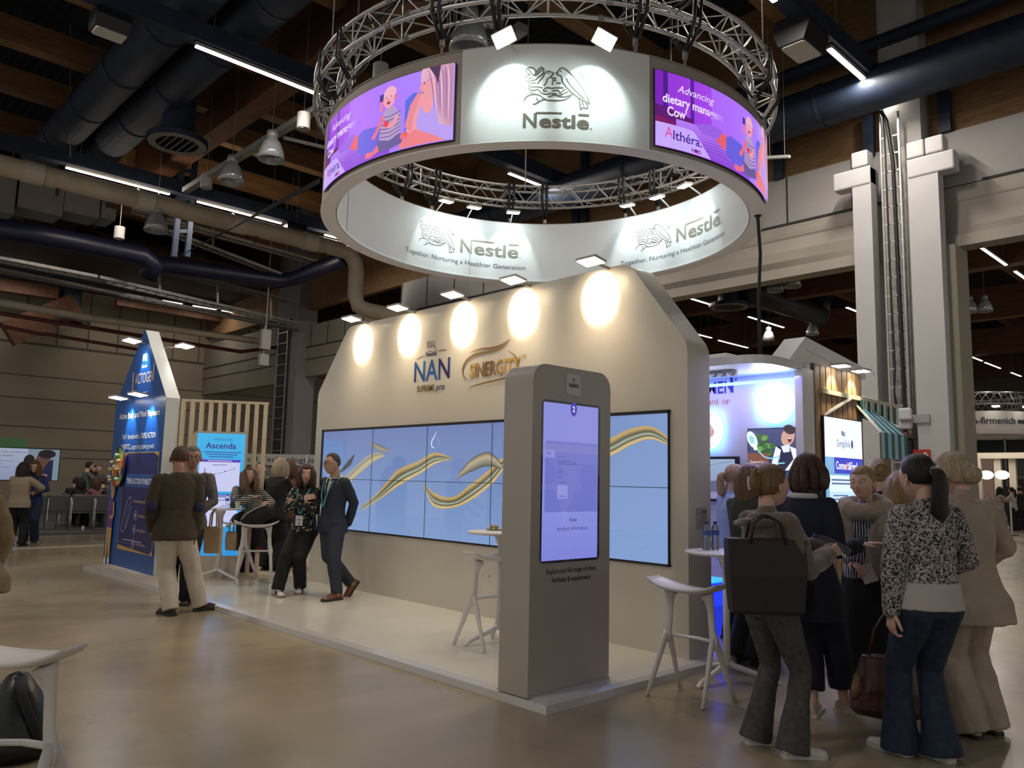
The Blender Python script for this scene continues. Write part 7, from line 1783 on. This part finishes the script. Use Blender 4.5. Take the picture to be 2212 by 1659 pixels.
# big dark bag hanging at her back-left
def tote_world(loc, rz, w, d, h, label, m, hl=.25, name='tote_bag', top=1.0): return folded_bag(name, loc, rz, w, d, h, m, label, top=top, hl=hl)
q = onz(1668, 1308, .80)
bp = Vector(loc)+(_r*(-.035))+Vector((.10, -.10, 0)); dpt = (CAM-Vector((bp.x, bp.y, CAM.z))).normalized()
bagp = Vector((loc.x, loc.y, .80))+dpt*.16-_r*.02
tote_world(bagp, math.radians(46), .45, .14, .42, 'huge dark brown leather tote bag on the back of the woman in the fuzzy jumper', M_DBAG, hl=.13)
e_ = empty('water_bottle', (0, 0, 0), label='clear water bottle held by the woman in the fuzzy jumper', cat='bottle')
hp = w2(rA, jA['wr'][1].lerp(jA['wr'][0], .5)+Vector((0, .10, .03))); e_.location = hp; e_.rotation_euler = (.6, -1.0, 0)
MB().lathe([(0, -.10), (.030, -.10), (.033, -.09), (.033, .05), (.022, .09), (.012, .11), (0, .11)], seg=16).build('bottle_body', M_CLEAR, e_, smooth=True); MB().cyl((0, 0, .10), (0, 0, .125), .016, seg=12).build('cap', mat('cap_navy', (.02, .03, .12), .4), e_)
# kraft bag in front
p = onz(1748, 1312, .70); tote_world(Vector((-2.60, 5.02, .70)), math.radians(46), .20, .12, .30, 'kraft paper bag between the big dark bag and the woman in navy', M_KRAFT, hl=.2, name='paper_bag')
# B: navy tunic
loc = hd(1738, 1030, 5.92); f = away(1770, -18); ft = feet_from(loc, f, [(1757, 1546, 0), (1824, 1538, 0)])
navy = mat('navy_wool', (.006, .010, .026), .85, bump=.3, bscale=140)
rB, jB = person('woman with brown bobbed hair in a dark navy tunic gesturing with her right hand', loc, f, 1.74, feet=ft, toes=(10, -48), hands=((-.21, .12, .88), (.28, .22, 1.12)), elbows=((-1, -.5, 0), (.1, -.5, -1)), handdir=(None, (.85, .35, .2)), handup=(None, (0, 0, 1)), curl=(.5, .12),
    headyaw=math.radians(-22), haircol=BROWN, hair=dict(style='bob', zl=-.50, cap=dict(hairline=.2, back=-.3, thick=.08)), build=1.04,
    top=dict(mat=navy, name='tunic', t=.016, hem=.36, hemw=1.12, fit=1.1, sleeve_r=1.12, collarmat=mat('white_collar', (.5, .5, .5), .7)), bottom=dict(mat=navy, r=(.062, .046, .042), flare=.044, len=.74), shoes=dict(mat=mat('beige_mesh', (.50, .42, .34), .7), sole=mat('sole_beige', (.58, .53, .46), .6), L=.162))
# C: facing us, scarf
loc = hd(1868, 1050, 6.66); f = away(1880, 172); ft = feet_from(loc, f, [(1905, 1492, 0), (1868, 1492, 0)])
shirtC = striped('navy_white_stripe_shirt', (.015, .018, .05), (.42, .42, .46), 16, 'X', ratio=.62)
rC, jC = person('blond woman facing the camera in a beige scarf and striped shirt with a teal lanyard', loc, f, 1.68, feet=ft, toes=(18, -8), hands=((-.20, .10, .84), (.06, .26, .98)), elbows=((-1, -.6, 0), (1, -.5, -.3)), headyaw=math.radians(-14), haircol=BLOND, hair=dict(style='bun', size=.5, z=-.1, cap=dict(hairline=.24, back=-.25, thick=.05, part=.0)),
    top=dict(mat=shirtC, name='shirt', hem=.50, t=.014, fit=1.05, sleeve_r=1.12), bottom=dict(mat=mat('black_cloth', (.006, .006, .007), .85), r=(.060, .055, .05), flare=.07, len=.93, skirt=.16, name='skirt'), shoes=dict(mat=mat('white_leather', (.62, .60, .58), .45), sole=SOLE_W))
S = jC['S']; wool = mat('beige_wool', (.34, .28, .22), .9, noise_amt=.12, nscale=18, bump=.6, bscale=90)
g = MB(); g.tube([S(.085*math.cos(a*PI/8)*1.0, .07*math.sin(a*PI/8)-.005, .80+.035*(1-math.sin(a*PI/8))*.5+.008*math.sin(a*1.3)) for a in range(16)], .040*1.68, 12, closed=True)
g.tube([S(-.085, .04, .80), S(-.07, .075, .73), S(-.055, .088, .64), S(-.05, .088, .52)], [.06, .065, .075, .085], 12, flat=(1.25, .4)); g.tube([S(.09, .03, .80), S(.08, .07, .72), S(.06, .08, .66)], [.06, .06, .03], 12, flat=(1.2, .4))
link_mesh('scarf', remesh(g, .009, 4, .009, 9, 4.4), wool, rC, smooth=True)
MB().tube([S(-.032, .118, .79), S(-.02, .125, .70), S(.01, .13, .62)], .0085, 4, flat=(1.9, .35)).build('lanyard', TEAL, rC); MB().tube([S(.045, .112, .79), S(.035, .122, .70), S(.01, .13, .62)], .0085, 4, flat=(1.9, .35)).build('lanyard', TEAL, rC)
MB().obox(S(-.02, .135, .535), .10, .004, .135, Matrix((jC['TX'], jC['TY'], jC['up'])).transposed() @ Matrix.Rotation(.4, 3, 'Y')).build('badge_card', mat('badge_white', (.66, .64, .66), .4), rC)
# D: patterned cardigan
loc = hd(1995, 1035, 5.18); f = away(1990, 34); ft = feet_from(loc, f, [(1945, 1628, 0), (2036, 1642, 0)])
knit = squiggle('black_white_knit', (.012, .011, .014), (.42, .39, .37), 75); denim_b = mat('blue_denim', (.010, .022, .050), .8, noise_amt=.3, nscale=24, bump=.25, bscale=120)
rD, jD = person('dark ponytail woman in a black and white knitted cardigan and flared blue jeans', loc, f, 1.72, feet=ft, toes=(24, 22), hands=((-.215, .02, .82), (.12, .20, 1.0)), elbows=((-1, -.5, 0), (1, -.6, -.2)), headyaw=math.radians(14), haircol=BLACKH, hair=dict(style='ponytail', len=1.5, cap=dict(hairline=.2, back=-.22, thick=.035)),
    top=dict(mat=knit, name='cardigan', hem=.53, t=.018, fit=1.06, sleeve_r=1.12, fold=.006, under=(mat('white_cotton', (.46, .42, .40), .75), .493)), bottom=dict(mat=denim_b, r=(.060, .038, .040), flare=.060, len=1.04, t=.006, name='jeans'), shoes=dict(mat=mat('cream_leather', (.62, .58, .50), .45), sole=SOLE_W, kind='flat'))
MB().sphere(jD['hc']+jD['HM'] @ (Vector((-.36, .0, -.17))*jD['hs']), .006, seg=8, rng=6).build('earring', mat('pearl', (.7, .68, .62), .2), rD, smooth=True)
# E: linen suit
loc = hd(2072, 1030, 5.89); f = away(2100, 42); ft = feet_from(loc, f, [(2098, 1592, 0), (2142, 1584, 0)])
linen = mat('beige_linen', (.36, .30, .235), .85, noise_amt=.08, nscale=9, bump=.5, bscale=60)
rE, jE = person('white haired woman in a loose beige linen suit at the right', loc, f, 1.75, feet=ft, toes=(10, 8), build=1.1, hands=((-.16, .22, 1.02), (.22, .20, 1.0)), elbows=((-1, -.5, -.2), (1, -.6, -.2)), headyaw=math.radians(24), haircol=GREYW, glasses=True, hair=dict(style='bun', size=1.25, z=.0, cap=dict(hairline=.18, back=-.26, thick=.075, noise_amp=.03)),
    top=dict(mat=linen, name='jacket', hem=.40, hemw=1.16, t=.022, fit=1.12, sleeve_r=1.25, fold=.012, fscale=6, neckh=.02), bottom=dict(mat=linen, r=(.064, .054, .054), flare=.056, len=1.03, t=.012, fold=.009), shoes=dict(mat=mat('beige_leather', (.35, .27, .18), .5), sole=SOLE_D, kind='flat'))
MB().tube([jE['hc']+jE['HM'] @ (Vector((-.30, .05, .22))*jE['hs']), jE['hc']+jE['HM'] @ (Vector((-.43, -.02, -.05))*jE['hs']), jE['hc']+jE['HM'] @ (Vector((-.43, -.04, -.45))*jE['hs'])], .008, 6).build('loose_lock', hair_mat(*GREYW), rE, smooth=True)
# brown leather bag held low
q = onz(1925, 1487, .30)
e_ = empty('leather_handbag', hd(1922, 1430, 5.72)+Vector((0, 0, .10)), math.radians(40), label='worn brown leather handbag hanging between the skirt and the flared blue jeans', cat='bag')
M_BRL = mat('brown_leather', (.075, .028, .014), .38, noise_amt=.3, nscale=8, bump=.2)
g = MB(); rings(g, [(Vector((0, 0, .0)), .21, .09, Vector((1, 0, 0)), Vector((0, 1, 0))), (Vector((0, 0, .04)), .25, .12, Vector((1, 0, 0)), Vector((0, 1, 0))), (Vector((0, 0, .16)), .24, .12, Vector((1, 0, 0)), Vector((0, 1, 0))), (Vector((0, 0, .36)), .17, .06, Vector((1, 0, 0)), Vector((0, 1, 0)))])
link_mesh('bag_body', remesh(g, .009, 3, .008, 9, 1.1), M_BRL, e_, smooth=True)
MB().tube([(-.13, 0, .35), (-.09, 0, .52), (0, 0, .66), (.09, 0, .52), (.13, 0, .35)], .008, 6).build('strap', M_BRL, e_, smooth=True)
MB().tube([(-.24, -.05, .10), (-.25, -.10, .17), (-.22, -.06, .25)], .012, 8, flat=(1.6, .5)).build('side_strap', mat('tan_leather', (.30, .18, .09), .4), e_, smooth=True)
# F and others behind
def behind(px, py, H, d=None):
    p = onz(px, py, H); return p
pF = Vector((-4.05, 6.83, .065)); k_ = 1.66
blk = mat('black_cloth', (.006, .006, .007), .85)
f = away(1578, -60)
person('blond ponytail woman in a pale blue shirt behind the high table', pF, f, 1.65, detail=1, hands=((-.10, .28, 1.05), (.15, .30, 1.05)), headyaw=math.radians(-10), haircol=BLOND, hair=dict(style='ponytail', len=.5, tie=mat('pale_tie', (.5, .5, .55), .7), cap=dict(hairline=.2, thick=.04)),
    top=dict(mat=mat('pale_blue_shirt', (.30, .38, .50), .75, bump=.2, bscale=60), name='shirt', hem=.46, fit=1.12, sleeve_r=1.2, fold=.010), bottom=dict(mat=blk), shoes=dict(mat=blk, sole=SOLE_D))
pG = Vector((-3.60, 6.33, 0)); f = away(1612, -40)
person('long haired woman in an olive waistcoat and wide black trousers beside the high table', pG, f, 1.70, hands=((-.08, .30, 1.0), (.18, .28, 1.02)), headyaw=math.radians(-6), haircol=DBLOND, hair=dict(style='long', zl=-1.0, cap=dict(hairline=.2, thick=.06)),
    top=dict(mat=mat('olive_cloth', (.045, .050, .036), .85), name='waistcoat', hem=.44, fit=1.08, fold=.007), bottom=dict(mat=blk, r=(.062, .055, .058), flare=.066, len=.98), shoes=dict(mat=blk, sole=SOLE_D, kind='flat'))
person('woman whose light brown hair shows just above the claw clip head', Vector((-4.02, 7.42, .065)), away(1652, -20), 1.68, detail=0, haircol=DBLOND, hair=dict(style='bob', cap=dict(hairline=.2, thick=.06)), top=dict(mat=mat('grey_knit', (.2, .2, .2), .9), hem=.47), bottom=dict(mat=blk), shoes=dict(mat=blk, sole=SOLE_D))
person('dark haired woman in white sleeves half hidden behind the brown bob', Vector((-3.62, 7.62, 0)), away(1775, 150), 1.67, detail=0, haircol=BLACKH, hair=dict(style='long', cap=dict(hairline=.2, thick=.06)), top=dict(mat=mat('white_blouse', (.5, .5, .54), .8), hem=.47, name='blouse'), bottom=dict(mat=blk), shoes=dict(mat=blk, sole=SOLE_D))
person('blond woman with a high bun behind the facing woman', Vector((-2.72, 7.0, 0)), away(1900, 10), 1.76, detail=0, haircol=BLOND, hair=dict(style='bun', z=.2, size=.9, cap=dict(hairline=.2, thick=.06)), top=dict(mat=mat('black_knit', (.015, .015, .018), .9), hem=.47), bottom=dict(mat=blk), shoes=dict(mat=blk, sole=SOLE_D))
person('long straight blond haired woman in a cream top seen from behind', Vector((-2.40, 6.60, 0)), away(1945, 15), 1.65, detail=0, haircol=BLOND, hair=dict(style='long', zl=-1.2, cap=dict(hairline=.2, thick=.06)), top=dict(mat=mat('cream_knit', (.5, .42, .30), .9), hem=.47), bottom=dict(mat=blk), shoes=dict(mat=blk, sole=SOLE_D))
# ------------------------------------------------------------------ the left-hand group on the platform
tweed = mat('brown_tweed', (.055, .040, .022), .9, col2=(.035, .028, .018), nscale=60, bump=.3, bscale=160)
loc = hd(388, 1000, 9.43); f = away(392, 8); ft = feet_from(loc, f, [(368, 1330, 0), (432, 1320, 0)])
cream = mat('cream_chino', (.52, .47, .40), .8, noise_amt=.04, nscale=8, bump=.2, bscale=70)
person('balding man in a brown tweed blazer with blue elbow patches and cream trousers', loc, f, 1.83, False, 1.0, feet=ft, toes=(22, -72), hands=((-.22, .10, .92), (.22, .02, .86)), elbows=((-.5, -1, 0), (.4, -1, 0)), skin='tan', skincol=TAN, haircol=BROWN, headyaw=math.radians(-10), hair=dict(style='short', cap=dict(hairline=.33, back=-.17, thick=.026, side=.08)),
    top=dict(mat=tweed, name='blazer', hem=.445, hemw=1.06, t=.018, fit=1.1, sleeve_r=1.15, fold=.006, patches=[(-1, 0, 0, 0, mat('blue_suede', (.012, .014, .06), .8)), (1, 0, 0, 0, mat('blue_suede', (.012, .014, .06), .8))]),
    bottom=dict(mat=cream, r=(.062, .046, .042), flare=.041, len=.97, fold=.007), shoes=dict(mat=mat('dark_suede', (.025, .016, .010), .8), sole=SOLE_D, kind='oxford', L=.17))
loc = hd(417, 985, 10.1); f = away(424, 165); ft = feet_from(loc, f, [(402, 1303, 0), (362, 1303, 0)])
person('grey haired man in a grey jacket facing the balding man', loc, f, 1.84, False, 1.05, feet=ft, toes=(10, 35), hands=((-.16, .30, 1.05), (.20, .30, 1.15)), elbows=((-1, -.4, -.3), (1, -.4, -.3)), skin='tan', skincol=TAN, haircol=GREYH, glasses=True, headyaw=math.radians(20), hair=dict(style='short', cap=dict(hairline=.26, back=-.18, thick=.036, side=.08)),
    top=dict(mat=mat('grey_cotton', (.095, .085, .085), .85, noise_amt=.1), name='jacket', hem=.47, fit=1.06), bottom=dict(mat=mat('dark_navy_trouser', (.01, .012, .02), .8), r=(.06, .045, .04), flare=.042), shoes=dict(mat=mat('black_patent', (.02, .008, .008), .12, coat=1), sole=SOLE_D, kind='oxford'))
p_ = hd(462, 1140, 9.75)+Vector((0, 0, .62)); folded_bag('paper_bag', p_, .9, .19, .12, .30, M_KRAFT, 'kraft paper bag hanging beside the hand of the balding man', hl=.2)
# R floral blouse
loc = hd(662, 1040, 10.53)+Vector((0, 0, .065)); f = away(650, 158); ft = feet_from(loc, f, [(648, 1280, .065), (598, 1287, .065)])
floral = speckled('floral_blouse', (.010, .010, .012), [(.42, .42, .32), (.38, .36, .08), (.45, .44, .38)], 24, thr=.30)
person('woman in a black floral blouse with folded arms and teal lanyard', loc, f, 1.68, feet=ft, toes=(14, 42), hands=((.03, .21, 1.12), (-.05, .235, 1.16)), elbows=((-1, -.1, -.8), (1, -.1, -.8)), handdir=((.9, -.15, .1), (-.9, -.1, .3)), handup=((0, 1, 0), (0, 1, .2)), curl=(.3, .15), headyaw=math.radians(22), haircol=BROWN, hair=dict(style='long', zl=-.78, cap=dict(hairline=.24, back=-.3, thick=.06, part=.0)),
    top=dict(mat=floral, name='blouse', hem=.49, fit=1.05, t=.012, sleeve_r=1.12), bottom=dict(mat=blk, r=(.056, .044, .040), flare=.042, len=.93), shoes=dict(mat=mat('white_leather', (.62, .60, .58), .45), sole=mat('gum_sole', (.22, .18, .14), .6), stripe=blk, L=.165), lanyard=TEAL, badge=.60)
# S navy suit, walking
loc = hd(724, 1010, 10.25)+Vector((0, 0, .065)); f = away(735, 130); 
suit = mat('navy_suit', (.020, .024, .038), .8, bump=.25, bscale=170)
ft = (tuple(cam_local(f, onz(728, 1296, .065)-loc)), tuple(cam_local(f, onz(752, 1288, .065)-loc)+Vector((0, -.05, .09))))
person('man in a navy suit and brown shoes strolling with hands behind his back', loc, f, 1.80, False, 1.0, feet=ft, toes=(0, 0), footpitch=(0, -.8), hands=((-.10, -.17, .875), (.06, -.18, .865)), elbows=((-.5, -1, .1), (.5, -1, .1)), handdir=((.8, -.1, -.5), (-.8, -.1, -.5)), handup=((0, -1, 0), (0, -1, 0)), headyaw=math.radians(-8), haircol=('cropped', (.06, .045, .035), (.03, .022, .018)), glasses=True, skin='olive', skincol=(.46, .28, .19),
    hair=dict(style='short', cap=dict(hairline=.30, back=-.16, thick=.020, side=.10)), top=dict(mat=suit, name='suit_jacket', hem=.45, hemw=1.03, t=.015, fit=1.04, sleeve_r=1.1, lapel=suit, shirtmat=mat('white_shirt', (.6, .6, .6), .7), tie=blk, collarmat=mat('white_shirt', (.6, .6, .6), .7)), bottom=dict(mat=suit, r=(.058, .042, .034), flare=.033, len=.95), shoes=dict(mat=mat('brown_leather_shoe', (.16, .055, .022), .3, coat=.3), sole=SOLE_D, kind='oxford'), lanyard=TEAL)
# N seated striped woman
loc = hd(522, 1060, 12.35)+Vector((0, 0, .065)); f = away(515, 200)
stripeN = striped('black_cream_stripes', (.012, .012, .014), (.52, .47, .40), 11, 'Z', ratio=.5)
person('seated woman in a striped jumper leaning over the left high table', loc, f, 1.68, seated=True, hips=(0, 0, .82), lean=.42, feet=((-.12, .34, .36), (.10, .36, .38)), toes=(8, -8), kneepole=((-.1, 1, .6), (.1, 1, .6)), hands=((-.20, .46, 1.05), (.02, .44, 1.12)), elbows=((-1, -.2, -.6), (1, -.2, -.6)), headpitch=-.35, haircol=DBLOND, hair=dict(style='long', zl=-1.1, cap=dict(hairline=.22, thick=.055, part=.02)),
    top=dict(mat=stripeN, name='jumper', hem=.50, fit=1.05, sleeve_r=1.15), bottom=dict(mat=blk, r=(.058, .04, .036)), shoes=dict(mat=mat('red_trainer', (.30, .03, .02), .5), sole=SOLE_D), lanyard=TEAL)
e_ = folded_bag('paper_bag', hd(505, 1140, 12.0)+Vector((0, 0, .45)), .4, .20, .12, .26, M_KRAFT, 'kraft bag hanging under the left high table', hl=.22)
# behind
loc = onz(600, 993, 1.72); P0 = hd(596, 1030, 12.9)+Vector((0, 0, .065))
person('grey blond woman in black leaning over the stool with the black bag', P0, away(602, -35), 1.72, build=1.06, feet=((-.11, 0, 0), (.11, -.04, 0)), lean=.12, hands=((-.20, .15, .98), (.10, .45, .98)), haircol=GREYW, hair=dict(style='wavy', zl=-.8, cap=dict(hairline=.2, thick=.08)), top=dict(mat=blk, name='top', hem=.44, fit=1.1, hemw=1.1), bottom=dict(mat=blk, r=(.065, .06, .06), flare=.062), shoes=dict(mat=blk, sole=SOLE_D, kind='flat'))
person('brown haired woman in a rust suede jacket seen from behind', hd(624, 1035, 13.3)+Vector((0, 0, .065)), away(622, -10), 1.68, build=1.05, haircol=CHEST, hair=dict(style='wavy', zl=-.62, cap=dict(hairline=.2, thick=.09)), hands=((-.16, .22, 1.0), (.18, .22, 1.0)), top=dict(mat=mat('rust_suede', (.20, .085, .028), .85, noise_amt=.12), name='jacket', hem=.46, fit=1.12, sleeve_r=1.2), bottom=dict(mat=denim_g, r=(.058, .046, .04)), shoes=dict(mat=blk, sole=SOLE_D))
person('grey haired man facing us behind the slat screen end', hd(566, 1010, 15.2), away(565, 165), 1.76, False, detail=0, haircol=GREYH, hair=dict(style='short', cap=dict(hairline=.28, thick=.045)), top=dict(mat=mat('grey_cotton', (.095, .085, .085), .85), hem=.46), bottom=dict(mat=blk), shoes=dict(mat=blk, sole=SOLE_D))
person('dark haired person half hidden by the slats', hd(540, 1030, 15.5), away(540, 100), 1.66, detail=0, haircol=BLACKH, hair=dict(style='bob', cap=dict(hairline=.2, thick=.07)), top=dict(mat=blk, hem=.46), bottom=dict(mat=blk), shoes=dict(mat=blk, sole=SOLE_D))
# ------------------------------------------------------------------ stage side
loc = onz(32, 1180, 0); 
person('woman with long black hair in a beige jumper before the stage screen', loc, away(40, -25), 1.66, build=1.1, haircol=BLACKH, hair=dict(style='long', zl=-1.35, cap=dict(hairline=.2, thick=.07)), hands=((.0, .25, 1.05), (.2, .28, 1.1)), top=dict(mat=mat('beige_jumper', (.30, .24, .17), .9), name='jumper', hem=.46, fit=1.2, sleeve_r=1.3), bottom=dict(mat=blk), shoes=dict(mat=blk, sole=SOLE_D))
loc = onz(62, 1172, 0)
person('woman with glasses and curly blond hair in a blue cardigan before the stage', loc, away(68, 165), 1.70, build=1.05, glasses=True, haircol=CHEST, hair=dict(style='wavy', zl=-1.1, cap=dict(hairline=.22, thick=.09)), hands=((-.08, .22, 1.05), (.10, .25, 1.0)), top=dict(mat=mat('blue_cardigan', (.012, .020, .10), .85), name='cardigan', hem=.47, fit=1.1), bottom=dict(mat=denim_b, r=(.06, .046, .042), flare=.046), shoes=dict(mat=blk, sole=SOLE_D))
cols_ = [(.02, .02, .03), (.10, .03, .05), (.05, .055, .05), (.015, .02, .035), (.12, .12, .12), (.03, .03, .03)]
for k, (px, X_, H_, fa, st, hcol, lab, fem) in enumerate([(190, -25.5, 1.78, -70, 'short', BLACKH, 'man in a green grey pullover standing behind the audience', False), (205, -26.3, 1.68, 180, 'bob', BLACKH, 'dark haired person at the back of the audience', True), (215, -25.9, 1.70, 170, 'bun', DBLOND, 'woman with glasses and a scarf standing at the back of the audience', True)]):
    p = onx(px, 1000, X_); person(lab, Vector((p.x, p.y, .012)), away(px, fa), H_, fem, detail=0, haircol=hcol, hair=dict(style=st, cap=dict(hairline=.24, thick=.04)), hands=((-.1, .26, 1.15), (.1, .28, 1.2)), top=dict(mat=mat('crowd_cloth_%d' % k, [(.10, .12, .09), (.02, .02, .02), (.07, .065, .07)][k], .85), hem=.46), bottom=dict(mat=blk), shoes=dict(mat=blk, sole=SOLE_D), glasses=(k == 2))
for k, (px, X_, fa, hcol, fem) in enumerate([(162, -24.3, -20, BLACKH, False), (174, -23.6, 10, BLACKH, True), (220, -23.9, 60, BROWN, False), (207, -23.3, 30, BROWN, True)]):
    p = onx(px, 1060, X_); person('seated listener %s' % ['in dark clothes at the left of the audience', 'with long black hair in the audience middle', 'balding in dark clothes at the right of the audience', 'in a red patterned top between two dark listeners'][k], Vector((p.x, p.y, .012)), away(px, fa), 1.72, fem, detail=0, seated=True, hips=(0, 0, .52), feet=((-.12, .42, 0), (.12, .42, 0)), kneepole=((0, 1, 1), (0, 1, 1)), hands=((-.1, .30, .66), (.1, .30, .66)), haircol=hcol, skincol=FAIR,
        hair=dict(style='long' if fem else 'short', cap=dict(hairline=.26 if not fem else .2, thick=.05)), top=dict(mat=mat('listener_cloth_%d' % k, [(.02, .02, .03), (.012, .012, .012), (.02, .02, .035), (.20, .08, .09)][k], .85), hem=.46), bottom=dict(mat=blk), shoes=dict(mat=blk, sole=SOLE_D))
    chair((p.x, p.y, .012), math.radians(away(px, fa)), 'grey conference chair under a seated listener, %s' % ['left', 'middle', 'right', 'red top'][k])
# coat at the left edge
q = onx(-48, 1480, -3.0); 
d_ = ray(-108, 1485); p = CAM+d_*(-CAM.z/d_.z)
coat = mat('olive_tan_coat', (.20, .14, .07), .8, noise_amt=.1, nscale=7, bump=.4, bscale=40)
person('person in an olive tan coat cut off by the left edge', Vector((p.x, p.y, 0)), away(-40, 10), 1.60, True, 1.15, haircol=BROWN, hair=dict(style='bob'), top=dict(mat=coat, name='coat', hem=.40, hemw=1.2, fit=1.2, sleeve_r=1.4, fold=.015, fscale=6), bottom=dict(mat=blk), shoes=dict(mat=blk, sole=SOLE_D))
# far right strangers
for k, (px, py, fa, H_, hcol, st, tc_, bc, lab) in enumerate([(2127, 1128, 60, 1.80, BROWN, 'short', (.02, .022, .035), (.012, .012, .014), 'man in a dark jacket by the pink booth at far right'), (2162, 1146, -60, 1.66, BLACKH, 'long', (.36, .30, .27), (.36, .30, .26), 'woman in beige with long black hair at far right'), (2192, 1146, 60, 1.66, BLACKH, 'ponytail', (.50, .47, .44), (.012, .012, .014), 'woman in a white blouse and black skirt at far right'), (2209, 1146, 30, 1.70, BLACKH, 'short', (.02, .02, .02), (.012, .012, .014), 'dark dressed person cut by the right edge')]):
    p = onz(px, py, 0); person(lab, p, away(px, fa), H_, st != 'short', detail=0, haircol=hcol, hair=dict(style=st, cap=dict(hairline=.2, thick=.06)), hands=((-.08, .30, 1.1), (.1, .32, 1.1)), top=dict(mat=mat('far_cloth_%d' % k, tc_, .85), hem=.46), bottom=dict(mat=mat('far_trouser_%d' % k, bc, .85), r=(.06, .05, .048), flare=.05), shoes=dict(mat=blk, sole=SOLE_D))
p = onz(2158, 1146, 0); folded_bag('paper_bag', Vector((p.x-.2, p.y-.5, .8)), .7, .5, .16, .38, M_KRAFT, 'kraft bag on the arm of the beige woman at far right', hl=.2)

# ------------------------------------------------------------------ group names for repeats
GROUPS = {'bar_stool': 'white moulded bar stools', 'high_table': 'white round high tables', 'conference_chair': 'grey conference chairs before the stage', 'light_strip': 'linear light strips under the roof', 'high_bay_lamp': 'unlit high bay lamps', 'cylinder_spot': 'white cylinder spots', 'water_bottle': 'small clear water bottles', 'air_handling_box': 'grey air boxes in a row', 'cable_tray': 'navy cable trays', 'chain_hoist': 'motor hoists above the truss', 'wall_bracket': 'navy brackets on the panel row', 'ceiling_speaker': 'black hanging speakers', 'curved_screen': 'curved purple screens of the ring', 'striped_awning': 'striped awnings', 'barrier_post': 'metal barrier posts', 'glowing_disc': 'glowing discs on the lilac wall', 'high_chair_stand': 'dark round tables at far right', 'antenna_unit': 'grey antenna units', 'ladder_hanger': 'grey hangers among the cable ladders', 'ventilation_diffuser': 'round ceiling vents', 'paper_cup': 'paper cups', 'unlit_fixture': 'thin unlit fixtures beside the ring'}
for o in list(bpy.data.objects):
    if o.parent is None and 'category' in o and 'group' not in o:
        b = o.name.split('.')[0]
        if b in GROUPS: o['group'] = GROUPS[b]
        if b == 'floodlight': o['group'] = 'cool floodlights on the ring' if 'ring' in o['label'] or 'front logo' in o['label'] else ('warm lamps over the wide lit wall' if 'wall washer' in o['label'] else 'lamps on the side stands')
